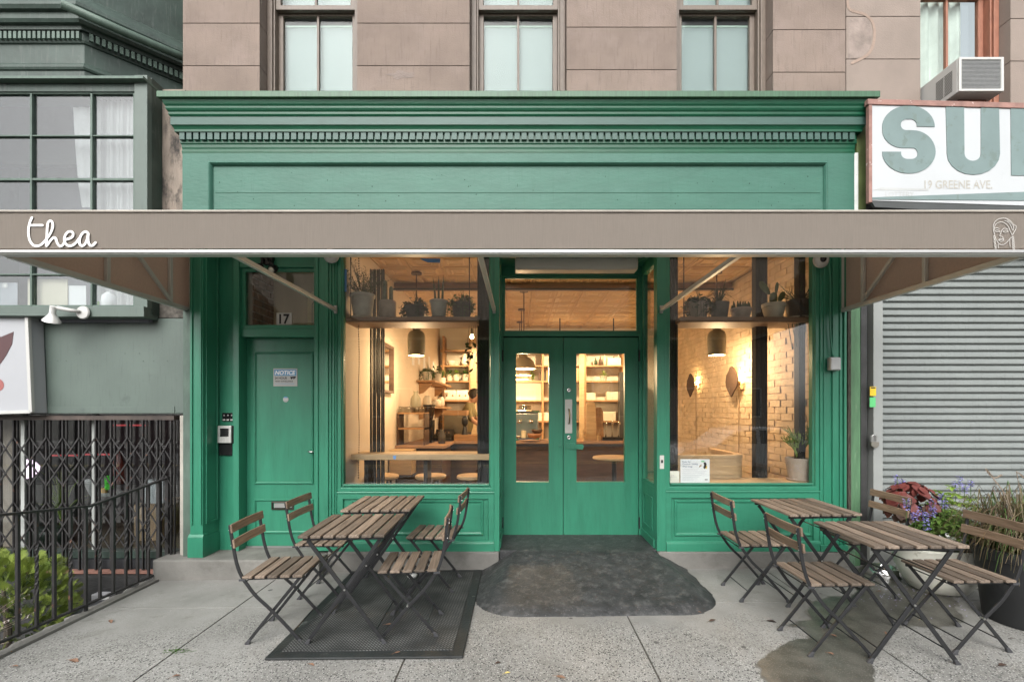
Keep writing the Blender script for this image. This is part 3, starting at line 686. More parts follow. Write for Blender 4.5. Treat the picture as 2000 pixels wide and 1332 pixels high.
# cornice --------------------------------------------------------------------
CP = [(0,306),(.010,303),(.014,296),(.010,292),(.014,288),(.014,283),(.022,280),(.022,275),(.020,274),(.020,258.5),(.052,257.5),(.052,253),(.060,248),(.066,245.5),(.070,244.5),(.070,228),(.076,227),(.084,223),(.082,219),(.092,215),(.098,211),(.096,207.5),(.106,203),(.114,196),(.118,191),(.118,189.5)]
def cp(p, py): d = D + ys - p; return (p, EYE + (800-py)*d/F)
prof = [cp(*q) for q in CP]
def cornice_mesh(pr, yb):
    mb = MB(); m = len(pr)
    for p, z in pr:
        mb.v += [(xa-p, yb, z), (xa-p, ys-p, z), (xb+p, ys-p, z), (xb+p, yb, z)]
    for i in range(m-1):
        for k in range(3): mb.f.append((i*4+k, i*4+k+1, (i+1)*4+k+1, (i+1)*4+k))
    t = (m-1)*4; mb.f.append((t,t+1,t+2,t+3)); mb.f.append((3,2,1,0)); mb.f.append(tuple(i*4 for i in range(m))); mb.f.append(tuple(i*4+3 for i in reversed(range(m))))
    return mb
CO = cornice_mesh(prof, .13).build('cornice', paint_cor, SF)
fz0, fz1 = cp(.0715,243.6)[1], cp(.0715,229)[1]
MB().box(xa-.0716, xb+.0716, ys-.0726, ys-.0702, fz0, fz1).build('frieze_sky_overlay', paint_sky, CO)  # thin overlay that carries the painted sky reflection on the frieze
sl = [cp(.118,189.3), cp(.142,189.3), cp(.142,177.5)]
mb = MB(); p, z0 = sl[1]; z1 = sl[2][1]
mb.box(xa-p, xb+p, ys-p, .14, z0, z1); mb.build('crown_slab', paint_flash, CO, bev=.003)
n_d = 97; dz0, dz1 = cp(.04,273)[1], cp(.04,259.5)[1]
x_l, x_r = X(349,ys-.04), X(1671,ys-.04)
pit = (x_r-x_l)/n_d
mb = MB(); mb.box(x_l+pit*.14, x_l+pit*.86, ys-.044, ys-.0205, dz0, dz1); den = mb.build('dentil', paint_sky, CO)
dc = Vector((x_l+pit*.5, ys-.0322, (dz0+dz1)/2))
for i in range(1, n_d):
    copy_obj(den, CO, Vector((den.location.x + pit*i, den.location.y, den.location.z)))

# ------------------------------------------------------------------ awning
yf = -1.56; ax0, ax1 = -3.035, 2.985; zb, zt = 2.352, 2.597; zw = 3.07
AW = thing('awning', 'taupe canvas awning with white script lettering across the shopfront', 'awning', (0,-.8,2.35))
mb = MB(); nn = 120
for i in range(nn+1):
    x = ax0+(ax1-ax0)*i/nn; w = .003*math.sin(i*.9)+.002*math.sin(i*2.3)
    mb.v += [(x, yf+w*.3, zb+.03), (x, yf, zt), (x, yf+.004, zt), (x, yf+.004+w*.3, zb+.03)]
    if i: b = 4*i; mb.f += [(b-4,b,b+1,b-3),(b-3,b+1,b+2,b-2),(b-2,b+2,b+3,b-1),(b-1,b+3,b,b-4)]
VAL = mb.build('valance', canvas, AW)
mb = MB(); mb.add([(ax0,yf,zt),(ax1,yf,zt),(ax1,.0,zw),(ax0,.0,zw)], [(0,1,2,3)]); mb.build('roof_canvas', canvas_roof, AW)
for x in (ax0, ax1):
    mb = MB(); mb.prism([(yf+.006,zb+.012),(-.002,zb+.012),(-.002,zw+.001),(yf+.003,zt+.001)], x-.002, x+.002, 'x'); mb.build('side_canvas', canvas_in, AW)
MB().tube([(ax0,yf-.004,zt),(ax1,yf-.004,zt)], .007, 8).build('top_piping', piping, AW)
mb = MB(); mb.box(ax0-.004, ax1+.004, yf-.012, yf-.0045, zb+.002, zb+.020); mb.build('trim_strip', alu_brt, AW, bev=.003)
mb = MB(); mb.box(ax0, ax1, yf-.0035, yf+.05, zb-.004, zb+.024); mb.build('front_rail', alu, AW, bev=.003)
for sgn, x in ((1, ax0), (-1, ax1)):
    xi = x + sgn*.022
    mb = MB(); mb.bar((xi, yf+.05, zb+.008), (xi, 0, zb+.008), .036, .036); mb.build('side_rail', alu, AW, bev=.003)
    for Y_ in (-.87, -.27, -.018):
        top = zt + (zw-zt)*(Y_-yf)/-yf
        MB().bar((xi, Y_, zb+.026), (xi, Y_, top-.02), .028, .028).build('upright', alu, AW, bev=.003)
    MB().bar((xi+sgn*.016, -.285, zb+.03), (xi+sgn*.016, -.78, 2.80), .026, .026).build('brace', alu, AW, bev=.003)
for px, w in ((655,1),(965,1),(1292,1)):
    x = X(px, -.03)
    o = MB().bar((x, -.03, zb+.012), (x, yf+.05, zb+.012), .03, .03).build('arm', alu, AW, bev=.003)
    MB().box(x-.012, x+.012, -.034, -.0125, zb-.02, zb+.05).build('wall_bracket', alu_brt, o)
MB().bar((ax0,-.02,zw),(ax1,-.02,zw),.03,.03).build('wall_rail', alu, AW)
# script lettering
def zm(x, y, yy): return (X(x/5, yy), Z(400 + y/5, yy))
yl = yf-.004
mb = MB()
for stroke in ([(316,126),(298,165),(283,225),(282,290),(295,350),(325,393),(365,405),(405,392),(445,352),(485,300),(512,245),(520,200),(510,168),(492,160),(474,178),(466,225),(462,300),(459,360),(456,404),(472,388),(500,348),(528,324),(548,333),(560,365),(578,398),(602,407),(628,380),(645,345),(690,330),(716,308),(718,282),(700,265),(668,270),(643,300),(634,340),(645,382),(675,404),(715,398),(752,368),(780,330)],
               [(303,203),(420,203)],
               [(868,290),(850,268),(822,272),(796,303),(780,350),(785,388),(808,404),(836,385),(858,335),(869,278),(866,330),(872,378),(890,402),(915,398),(940,372)]):
    pts = smooth_path(stroke, 5) if len(stroke) > 2 else stroke
    ribbon(mb, [zm(x, y, yl) for x, y in pts], .0125, yl)
mb.build('lettering', white_print, AW)
# line emblem of a woman's face with head scarf and braids
def em(x, y, yy=None): yy = yl if yy is None else yy; return (X(1900 + x/13.32, yy), Z(400 + y/13.32, yy))
EMB = [[(535,720),(520,620),(530,520),(580,430),(660,380),(760,358),(860,365),(950,420),(1040,520),(1110,560),(1100,640),(1060,720),(1010,800)],
 [(545,760),(555,640),(575,540),(640,480),(740,455),(840,490),(920,580),(960,680),(1010,790)],
 [(820,415),(920,460),(990,560),(1030,680)],[(880,400),(990,480),(1060,590)],[(1060,560),(1050,680)],
 [(548,720),(570,840),(620,950),(680,1025),(750,1050),(830,1020),(920,930),(990,850)],
 [(565,620),(630,605),(690,630)],[(770,640),(830,615),(925,650)],[(570,690),(630,660),(700,700),(640,712),(570,690)],[(765,705),(835,670),(920,695),(850,725),(765,705)],
 [(780,640),(735,680),(720,750),(688,815),(750,830),(775,850)],[(660,925),(710,880),(740,890),(790,870),(800,920),(740,965),(660,925)],[(680,920),(740,915),(795,890)],
 [(655,1030),(660,1140)],[(955,900),(950,1000),(965,1100)]]
def braid(x0, y0, x1, y1, w, n):
    a = [(x0+(x1-x0)*k/n + (w if k % 2 else -w), y0+(y1-y0)*k/n) for k in range(n+1)]
    b = [(x0+(x1-x0)*k/n - (w if k % 2 else -w), y0+(y1-y0)*k/n) for k in range(n+1)]
    return [a, b]
EMB += braid(545,800,585,1160,22,7) + braid(1035,820,1055,1190,30,8)
mb = MB()
for s in EMB: ribbon(mb, [em(x, y) for x, y in smooth_path(s, 3)], .0031, yl, t=.0008, round_ends=False)
mb.build('face_emblem', white_mesh, AW)
mb = MB(); ye_ = yd+.0195
for s in EMB:
    pts = [(X(1155 + (x-520)/600*47, ye_), Z(714 + (y-360)/800*62, ye_)) for x, y in smooth_path(s, 3)]
    ribbon(mb, pts, .0022, ye_, t=.0003, round_ends=False)
mb.build('etched_emblem', M('frosted_line',(.75,.72,.66),rough=.8), d2)
# ------------------------------------------------------------------ brownstone building above the shop
yb_ = .15
def blocks(parent, x0, x1, joints, zlo, zhi, mat, depth=.27, y=yb_):
    zs = [zlo] + [j for j in joints if zlo < j < zhi] + [zhi]
    for a, b in zip(zs[:-1], zs[1:]):
        MB().box(x0, x1, y, y+depth, a+.003, b-.003).build('stone_block', mat, parent, bev=.003)
def sash_window(parent, x0, x1, zlo, zmid, zhi, wood, y=.27, blind_=True, name='window'):
    w = MB(); w.box(x0, x0+.05, y, y+.16, zlo, zhi); w.box(x1-.05, x1, y, y+.16, zlo, zhi); w.box(x0+.0505, x1-.0505, y, y+.16, zhi-.06, zhi); w.box(x0+.0505, x1-.0505, y-.02, y+.16, zlo, zlo+.05)
    w.box(x0+.0505, x0+.068, y+.02, y+.16, zlo+.0505, zhi-.0605); w.box(x1-.068, x1-.0505, y+.02, y+.16, zlo+.0505, zhi-.0605)
    o = w.build(name, wood, parent, bev=.004)
    a, b = x0+.0685, x1-.0685; xm = (a+b)/2
    for (z0, z1, yy, nm) in ((zmid, zhi-.061, y+.035, 'upper_sash'), (zlo+.051, zmid+.03, y+.085, 'lower_sash')):
        mb = MB(); mb.ring(a, b, z0, z1, [(0,yy),(.045,yy),(.048,yy+.006),(.048,yy+.04),(0,yy+.04)]); mb.box(xm-.011, xm+.011, yy+.004, yy+.036, z0+.048, z1-.048)
        s = mb.build(nm, wood, o, bev=.002)
        for q0, q1 in ((a+.049, xm-.012), (xm+.012, b-.049)):
            MB().box(q0-.002, q1+.002, yy+.02, yy+.025, z0+.046, z1-.046).build('pane', glass_up, o)
    if blind_:
        MB().box(a, b, y+.15, y+.155, zlo+.02, zmid-.075).build('blind', blind, o)
        MB().box(a, b, y+.15, y+.155, zmid+.01, zhi).build('blind', blind, o)
        MB().tube([(a, y+.155, zmid-.072),(b, y+.155, zmid-.072)], .012, 8).build('blind_roll', M('pale_green_roll',(.60,.70,.62),rough=.7), o)
    return o
BS = thing('brownstone_building', 'pinkish brownstone upper facade with three tall sash windows above the green cornice', 'building', (0,.15,3.9))
MB().box(-3.21, 3.10, .1535, .62, 3.7, 3.98).build('backing', mortar, BS)
ops = [(X(507,yb_),X(697,yb_)), (X(917,yb_),X(1107,yb_)), (X(1322,yb_),X(1510,yb_))]
zlo, zhi = 3.9, 7.2
j0 = [4.729+.406*k for k in range(-2, 7)]
blocks(BS, X(357,yb_), ops[0][0], j0, zlo, zhi, stone)
blocks(BS, ops[0][1], ops[1][0], [j-.0 for j in j0], zlo, zhi, stone)
blocks(BS, ops[1][1], ops[2][0], [j-.038 for j in j0], zlo, zhi, stone)
blocks(BS, ops[2][1], X(1651.5,yb_), [j-.062 for j in j0], zlo, zhi, stone)
for (a, b) in ops:
    sash_window(BS, a+.004, b-.004, 4.0, 5.40, 6.7, win_wood)
    MB().box(a+.001, b-.001, .16, .44, 6.705, 7.19).build('lintel', stone, BS)
for i, (a, b) in enumerate([(X(357,yb_), ops[0][0]), (ops[0][1], ops[1][0]), (ops[1][1], ops[2][0]), (ops[2][1], X(1651.5,yb_))]):
    MB().box(a+.004, b-.004, .156, .44, 3.98, 7.18).build('backing', mortar, BS)
mb = MB(); mb.box(-3.0,3.0,.9,1.0,3.9,7.2); mb.build('room_back', M('dim_room',(.30,.29,.27),rough=.9), BS)
mb = MB(); pts = []
for k in range(14):
    a = 2*PI*k/14; r = .085*(1+.35*math.sin(k*2.1)); pts.append((X(783,yb_)+r*1.35*math.cos(a), Z(147,yb_)+r*.45*math.sin(a)))
mb.add([(x, .1485, z) for x, z in pts], [tuple(range(14))]); mb.build('spalled_spot', M('spalled_stone',(.215,.175,.155),rough=1,bump=.6,bscale=60), BS)

# ------------------------------------------------------------------ neighbour on the right
NR = thing('corner_store', 'greyish brownstone building with a rust orange window over a closed shutter', 'building', (4.2,.1,0))
j1 = [Z(116,yb_)+.406*k for k in range(-3, 7)]
wx0, wx1 = X(1798,yb_), X(1974,yb_)
blocks(NR, X(1653,yb_), wx0, j1, 3.6, 7.2, stone2)
blocks(NR, wx1, 7.5, [j-.02 for j in j1], 3.6, 7.2, stone2)
MB().box(X(1653,yb_)+.004, wx0-.004, .156, .44, 3.62, 7.18).build('backing', mortar, NR)
MB().box(wx1+.004, 7.49, .156, .44, 3.62, 7.18).build('backing', mortar, NR)
mb = MB(); pts = [(1657,40),(1690,36),(1702,55),(1700,90),(1686,110),(1657,116)]
mb.add([(X(x,yb_), .1488, Z(y,yb_)) for x, y in [(p[0], p[1]) for p in smooth_path(pts, 4)]], [tuple(range(21))]); mb.build('damp_patch', M('damp_stone',(.25,.205,.18),rough=1,var=.25,scale=9,bump=.5,bscale=50), NR)
mb = MB(); ribbon(mb, [(X(x,yb_),Z(y,yb_)) for x, y in smooth_path([(1655,0),(1660,20),(1690,30),(1706,50),(1706,85),(1694,108),(1664,124)],4)], .026, .1492, t=.0008); mb.build('patched_crack', M('patch_render',(.285,.215,.175),rough=1,bump=.5,bscale=50), NR)
rw = sash_window(NR, wx0+.004, wx1-.004, 4.05, 5.55, 6.8, orange_wood, y=.25, blind_=False)
a, b = wx0+.08, wx1-.08
mb = MB()
for k in range(31):
    x = a+.02+(b-a-.14)*k/30; yy = .42+.02*math.sin(k*1.1); mb.v += [(x, yy, 4.5), (x, yy, 6.7)]
    if k: q = 2*k; mb.f.append((q-2, q, q+1, q-1))
mb.build('curtain', M('white_curtain',(.70,.70,.66),rough=.9,trans=.2), rw, smooth=True)
MB().box(a, b, .75, .80, 4.0, 6.8).build('room_back', M('dark_room',(.06,.06,.065),rough=.9), NR)
# air conditioner
AC = thing('air_conditioner', 'white window air conditioner propped in the rust orange window', 'air conditioner', (4.05,-.05,4.16))
x0, x1, y0, y1, z0, z1 = 3.85, 4.245, -.205, .30, Z(180,-.2), Z(113,-.2)
T = Matrix.Translation((0,0,0))
mb = MB(); mb.box(x0, x1, y0+.012, y1, z0, z1); mb.build('case', white_plastic, AC, bev=.008)
mb = MB(); mb.ring(x0+.001, x1-.001, z0+.001, z1-.001, [(0,y0+.012),(0,y0-.004),(.022,y0-.004),(.026,y0+.012)]); mb.build('front_frame', white_plastic, AC, bev=.004)
MB().box(x0+.026, x1-.026, y0+.004, y0+.0115, z0+.026, z1-.026).build('condenser_coil', M('condenser_fins',(.16,.165,.165),rough=.5,metal=.3,var=.2,scale=30,patch=(.7,.7,.68),pth=.70,psc=18), AC)
for k in range(22):
    zz = z0+.03+(z1-z0-.06)*k/21; MB().box(x0+.028, x1-.028, y0+.001, y0+.0035, zz, zz+.0025).build('coil_fin', grey_metal, AC)
sm = None
for cx in (.0, .085):
    for k in range(14):
        zz = z0+.045+.0135*k
        q = MB().box(x0-.002, x0+.0005, y0+.06+cx, y0+.135+cx, zz, zz+.006) if sm is None else None
        if sm is None: sm = q.build('vent_slot', M('slot_dark',(.05,.05,.045),rough=.8), AC)
        else: copy_obj(sm, AC, Vector((x0, y0+.0975+cx, zz+.003)) - WL[AC.name])
mb = MB()
for k in range(9): mb.box(3.835-.012*k-.009, 3.835-.012*k, .24+(k%2)*.006, .27, 4.13, 4.40)
mb.build('side_accordion', off_white_pl, AC)
MB().box(3.95, 4.2, -.1, .25, z0-.035, z0-.002).build('support_sill', orange_wood, AC)

# big shop sign, tilted a little
SG = thing('shop_sign', 'weathered white sign board with huge grey-green letters S and U', 'sign', (4.3,-.2,3.27))
yg = -.2
gx0 = X(1692,yg); tl = -.018
def sg(px, py): return (X(px,yg), Z(py,yg))
def sgn(poly, y0, y1, name, mat, **k): return MB().prism([sg(*p) for p in poly], y0, y1).build(name, mat, SG, **k)
sgn([(1703,206),(2120,217),(2120,406),(1703,392)], yg, yg+.03, 'sign_face', sign_white, bev=.002)
sgn([(1693,195),(2120,206),(2120,216.5),(1693,205.5)], yg-.012, yg+.03, 'frame', sign_red, bev=.003)
sgn([(1696,206),(1702.5,206),(1702.5,396),(1696,396)], yg-.008, yg+.03, 'frame', sign_red, bev=.003)
sgn([(1703,392.5),(2120,406.5),(2120,426),(1710,404)], yg+.005, yg+.03, 'bottom_lip', M('dark_lip',(.05,.055,.055),rough=.6))
yy = yg-.003
def sgp(poly, name='letter'): 
    mb = MB(); mb.prism([sg(1700+x/6.343, 200+y/6.343) for x, y in poly], yy-.002, yg-.0005); return mb.build(name, sign_teal, SG)
def arc(cx, cy, rx, ry, a0, a1, n=10): return [(cx+rx*math.cos(R(a0+(a1-a0)*k/n)), cy+ry*math.sin(R(a0+(a1-a0)*k/n))) for k in range(n+1)]
# S: outer and inner outlines of a heavy grotesque
S_out = [(793,310)] + arc(468,310,325,265,0,-90)[1:] + arc(468,310,325,265,-90,-180)[1:] + arc(400,340,258,230,180,90)[1:] + [(520,570)] + arc(520,640,60,70,-90,0) + arc(500,645,80,62,0,90) + arc(455,640,80,66,90,180) + [(375,617),(143,617)] + arc(470,620,327,265,180,90) + arc(480,620,323,265,90,0)[1:] + arc(520,620,283,268,0,-90)[1:] + [(440,350)] + arc(440,290,68,60,90,180)[1:] + arc(450,280,78,66,180,270)[1:] + arc(490,285,80,72,-90,0) + [(571,305)]
sgp(S_out)
sgp([(930,60),(1155,66),(1160,640)] + arc(1262,640,102,90,180,0) + [(1364,68),(1588,75),(1600,640)] + arc(1272,640,328,262,0,180))
sgp([(1732,82),(2000,88),(2000,915),(1740,910)])
sgp([(15,1182),(2400,1095),(2400,1225),(15,1205)], 'stripe')
text('street_address', '19 GREENE AVE.', sign_ghost, SG, *sg(1871.5,361), yg-.002, .075, .595, bold=.012)
text('ghost_lettering', 'LOTTERY', sign_ghost2, SG, *sg(1757,380), yg-.0015, .045, .25)
sgn([(1704,372),(1720,367),(1813,369),(1813,373)], yg-.0015, yg-.0004, 'ghost_stroke', sign_ghost2)
# dark bracket bits under the sign
MB().prism([(X(1690,-.1),Z(412,-.1)),(X(1726,-.1),Z(394,-.1)),(X(1745,-.1),Z(405,-.1)),(X(1745,-.1),Z(440,-.1)),(X(1690,-.1),Z(440,-.1))], -.12,-.02).build('bent_flashing', M('bent_black_sheet',(.03,.034,.03),rough=.6), SG)
MB().box(3.06, 6.5, -.11, .1, 2.95, 3.24).build('header_box', M('grey_header',(.20,.205,.20),rough=.7,var=.3,scale=5), NR)
MB().box(xb+.046, 3.16, -.04, .14, 2.9, 4.2).build('green_end_pier', M('yellow_green_sheet',(.13,.17,.06),rough=.6,var=.3,scale=6), NR)
# roller shutter
RS = thing('roller_shutter', 'closed pale grey roller shutter with horizontal slats', 'shutter', (4.3,.05,.3))
ysh = .06
gx_ = X(1712,ysh)
MB().box(X(1694,ysh), gx_, ysh-.075, ysh+.05, .02, 3.0).build('guide_rail', M('pale_grey_guide',(.28,.295,.285),rough=.5,var=.06), RS, bev=.003)
pitch = 13.62*(ysh+D)/F
sl_ = None; zz0 = Z(1012,ysh); nsl = 39
for i in range(nsl):
    if sl_ is None:
        mb = MB(); h = pitch
        pr = [(ysh-.006,0),(ysh-.014,.005),(ysh-.017,.012),(ysh-.013,h*.5),(ysh-.004,h-.016),(ysh+.008,h-.013),(ysh+.008,h-.002),(ysh+.012,h-.002),(ysh+.012,0)]
        mb.prism([(a, zz0+b) for a, b in pr], gx_-.02, 6.2, 'x'); sl_ = mb.build('slat', shutter_m, RS); base = sl_.location.copy()
    else: copy_obj(sl_, RS, base + Vector((random.uniform(-.002,.002), 0, pitch*i)))
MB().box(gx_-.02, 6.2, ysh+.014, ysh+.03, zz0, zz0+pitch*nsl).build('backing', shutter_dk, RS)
MB().box(gx_+.0005, 6.2, ysh-.03, ysh+.02, Z(1036,ysh), zz0-.002).build('bottom_bar', shutter_m, RS, bev=.004)
mb = MB(); mb.box(X(1700,-.02), 6.2, -.02, .12, -.05, Z(1037,ysh)); tag(mb.build('shutter_sill', M('painted_white_sill',(.52,.53,.50),rough=.8,var=.12,scale=6,patch=(.25,.24,.22),pth=.66,psc=14), None, bev=.01), kind='structure')
st = MB().box(X(1699.5,-.02), X(1711.5,-.02), -.018, -.0155, Z(773,-.02), Z(755,-.02)).build('warning_sticker', yellow_st, RS)
MB().box(X(1701,-.02), X(1710,-.02), -.0195, -.0184, Z(758.5,-.02), Z(756,-.02)).build('print', ink, st)
st = MB().box(X(1699,-.02), X(1710.5,-.02), -.018, -.0155, Z(795,-.02), Z(776,-.02)).build('notice_sticker', green_st, RS)
mb = MB(); mb.tube(smooth_path([(0,0,0),(0,0,.03),(.006,0,.045),(.018,0,.05),(.030,0,.045),(.036,0,.03),(.036,0,0)],4), .005, 8); 
PD = thing('padlock', 'dull steel padlock hanging on the shutter guide rail', 'padlock', (X(1708,-.05),-.05,Z(873,-.05)))
mb.xf(Matrix.Translation((X(1704,-.05),-.045,Z(860,-.05)))); mb.build('shackle', steel, PD, smooth=True)
mb = MB(); mb.prism([(X(1701,-.05),Z(863,-.05)),(X(1716,-.05),Z(863,-.05)),(X(1716,-.05),Z(870,-.05)),(X(1712,-.05),Z(874,-.05)),(X(1705,-.05),Z(874,-.05)),(X(1701,-.05),Z(870,-.05))], -.058,-.032); mb.build('body', M('dull_brass_steel',(.32,.30,.26),rough=.45,metal=.8), PD, bev=.003)
MB().box(X(1700,-.03), X(1714,-.03), -.031,-.016, Z(862,-.03), Z(850,-.03)).build('hasp', grey_metal, PD)
# green weathered pilaster between the two shops, dark channel beside it
MB().box(3.002, X(1681,.0), .0, .12, .0, 3.0).build('weathered_pilaster', M('old_green_timber',(.085,.185,.095),rough=.6,var=.25,scale=5,st=(4,4,.6),bump=.6,bscale=14,patch=(.15,.25,.15),pth=.6,psc=6), NR, bev=.006)
MB().box(X(1654,-.0), X(1660,-.0), -.014, .0, .05, 2.95).build('ragged_strip', M('ragged_bark_edge',(.05,.045,.035),rough=1,var=.6,scale=20,st=(4,4,.8),bump=1,bscale=20), NR)
MB().box(X(1681.5,.02), X(1693.5,.02), .02, .10, .0, 3.0).build('steel_channel', M('dark_channel',(.055,.055,.055),rough=.5,metal=.3,var=.3,scale=8), NR)
MB().box(2.999,3.08,-.03,.1,-.06,.30).build('pier_foot', M('green_smeared_concrete',(.12,.22,.14),rough=.9,var=.4,scale=8,bump=.4), NR, bev=.02)
MB().box(6.201, 7.5, .0, .5, -.1, 3.6).build('end_pier', stone2, NR)
MB().box(3.01, 6.2, .13, .5, -.1, 3.6).build('shop_wall', M('dim_wall',(.12,.12,.115),rough=.9), NR)

# ------------------------------------------------------------------ neighbour on the left
NL = thing('green_bay_building', 'dark green building with dentilled bay cornice and old multi-pane window', 'building', (-4.2,0,-.4))
yv = -.15
MB().prism([(X(-120,-.04),Z(600,-.04)),(X(285,-.04),Z(600,-.04)),(X(284,-.04),Z(622,-.04)),(X(362,-.04),Z(622,-.04)),(X(365,-.04),Z(808,-.04)),(X(-120,-.04),Z(808,-.04))], -.04, .1).build('sheet_panel', nb_green, NL)
MB().box(X(342,-.05), X(364,-.05), -.047, -.0405, Z(806,-.05), Z(626,-.05)).build('panel_strip', nb_green, NL, bev=.002)
MB().box(-5.3, X(340,-.05), -.047, -.0405, Z(807,-.05), Z(794,-.05)).build('bottom_strip', nb_green, NL, bev=.002)
MB().box(-5.3, X(290,yv), yv-.05, -.0405, Z(621,yv), Z(600.5,yv)).build('window_ledge', nb_green, NL, bev=.004)
mb = MB()
for _ in range(26):
    x = random.uniform(-5.0,-3.08); z = random.choice((Z(800,-.05),Z(690,-.05),Z(705,-.05),Z(632,-.05))); mb.lathe([(.004,0),(.003,.003),(0,.004)], n=6); q = mb.v[-18:]; mb.v[-18:] = [(v[0]+x, -.041-v[2], v[1]+z) for v in q]
o = mb.build('nail_heads', nb_dark, NL); o['kind'] = 'stuff'
# many-paned window
zt_, zb_ = Z(182,yv), Z(598,yv)
cols_ = [X(p,yv) for p in (-140,-60,60,178,262)]; rows_ = [zb_, Z(536,yv), Z(440,yv), Z(350,yv), Z(265,yv), zt_]
mb = MB()
for x in cols_: mb.box(x-.009, x+.009, yv, yv+.05, zb_, zt_)
for i, z in enumerate(rows_):
    for a, b in zip(cols_[:-1], cols_[1:]): mb.box(a+.0095, b-.0095, yv+.002, yv+.048, z-(.011 if i in (0,3) else .006), z+(.011 if i in (0,3) else .006))
wf = mb.build('paned_window', nb_mid, NL, bev=.003)
for a, b in zip(cols_[:-1], cols_[1:]):
    for z0, z1 in zip(rows_[:-1], rows_[1:]):
        MB().box(a+.010, b-.010, yv+.022, yv+.026, z0+.006, z1-.006).build('pane', glass_dk, wf)
mb = MB(); mb.box(X(263,yv)+.012, X(291,yv), yv-.02, yv+.16, zb_-.02, Z(150,yv)); mb.build('corner_post', nb_green, NL, bev=.004)
MB().box(-5.4, X(263,yv)+.011, yv-.01, yv+.06, Z(181,yv), Z(158,yv)).build('window_head', nb_dark, NL, bev=.004)
MB().box(-5.4, X(281,yv-.06), yv-.07, yv+.3, Z(155,yv-.06), Z(150,yv-.06)).build('flashing', nb_mid, NL)
MB().box(X(291,yv)+.001, X(305,-.06), yv+.03, .02, 2.3, Z(148,yv)).build('bay_return', nb_dark, NL)
# room behind it
room = M('dim_blue_room',(.17,.175,.20),rough=.9)
MB().box(-5.6, -3.35, .9, .95, 2.2, 4.3).build('room_back', room, NL)
MB().box(-5.6, -3.35, -.09, .9, 2.24, 2.29).build('room_floor', room, NL)
MB().box(-3.36, -3.33, -.09, .9, 2.29, 4.3).build('room_side', room, NL)
cur = M('white_lace_curtain',(.54,.55,.55),rough=.9,trans=.25,var=.05,scale=30)
for nm, x0, x1, zz0_, zz1_ in (('lace_curtain',X(182,-.05),X(262,-.05),2.34,Z(196,-.05)),):
    mb = MB()
    for k in range(41):
        x = x0+(x1-x0)*k/40; yy = -.05+.016*math.sin(k*1.25)+.008*math.sin(k*.6); mb.v += [(x, yy, zz0_), (x, yy*.9, zz1_)]
        if k: q = 2*k; mb.f.append((q-2, q, q+1, q-1))
    tag(mb.build(nm, cur, None, smooth=True), 'white lace curtain hanging inside the multi-pane window', 'curtain')
mb = MB(); zc = [Z(p,-.03) for p in (405,360,300,240,210)]; xs0 = [X(p,-.03) for p in (160,153,148,144,143)]
for k in range(5):
    for j in range(6): mb.v.append((xs0[k]+(X(177,-.03)-xs0[k])*j/5, -.03+.008*math.sin(j*2), zc[k]))
    if k:
        for j in range(5): q = 6*k+j; mb.f.append((q-6,q-5,q+1,q))
tag(mb.build('curtain_edge', cur, None, smooth=True), 'narrow white curtain edge with coloured trim by the window mullion', 'curtain')
# things propped in the lower panes
yp = -.085
def card(px0, px1, py0, py1, mat, name, label, cat, y=yp, tilt=0):
    mb = MB(); mb.box(X(px0,y), X(px1,y), y, y+.004, Z(py1,y), Z(py0,y)); return tag(mb.build(name, mat), label, cat)
card(54,132,545,598, M('cream_card',(.62,.58,.46),rough=.9,var=.05), 'cream_card', 'cream card with faint handwriting propped in the old window', 'card')
c_ = card(130,168,558,597, paper, 'white_envelope', 'white padded envelope leaning inside the old window', 'envelope', y=yp+.01)
card(0,34,552,596, M('blue_grey_sheet',(.36,.38,.42),rough=.8), 'grey_sheet', 'pale grey sheet with white snowflake drawing in the old window', 'paper')
mb = MB()
for k in range(6):
    a = PI*k/6; cx, cz = X(10,yp-.003), Z(558,yp-.003); ribbon(mb, [(cx-.026*math.cos(a), cz-.026*math.sin(a)), (cx+.026*math.cos(a), cz+.026*math.sin(a))], .004, yp-.002, t=.001)
mb.build('snowflake', white_print, bpy.data.objects['grey_sheet'])
tag(MB().lathe([(.03,0),(.055,.02),(.06,.08),(.05,.14),(.02,.17),(0,.17)], (X(213,yp+.03),yp+.03,2.345)).build('cloth_bundle', paper, smooth=True), 'crumpled white cloth behind the lower right pane', 'cloth')
mb = MB(); bx_, bz = X(188,yp), 2.335
mb.lathe([(.0,0),(.028,.004),(.034,.03),(.026,.055),(0,.06)], (bx_,yp,bz), n=14); mb.lathe([(0,0),(.008,.01),(.009,.04),(0,.052)], (bx_-.018,yp,bz+.045), n=8); mb.lathe([(0,0),(.008,.01),(.009,.04),(0,.052)], (bx_+.018,yp,bz+.045), n=8)
tag(mb.build('rabbit_toy', M('lime_toy',(.25,.62,.12),rough=.6), smooth=True), 'small lime green rabbit toy on the old window ledge', 'toy')
# stained stucco party wall
MB().box(X(305,0), X(360.5,0), .001, .16, 2.2, 4.4).build('party_wall', stucco, NL)
MB().box(X(288,-.03), X(366,-.03), -.034, .0, Z(621,-.03), Z(588,-.03)).build('crumbling_mortar', M('crumbling_mortar',(.10,.092,.08),rough=1,var=.5,scale=20,bump=1,bscale=30), NL)
MB().box(X(352,-.04), X(365,-.04), -.05, .06, -.1, Z(811,-.04)).build('stone_jamb', M('beige_jamb',(.36,.34,.30),rough=.9,var=.2,scale=6,bump=.3), NL, bev=.01)
MB().box(X(365.5,-.04), X(370.5,-.12), -.09, .06, .13, 2.35).build('trim_post', nb_mid, NL)
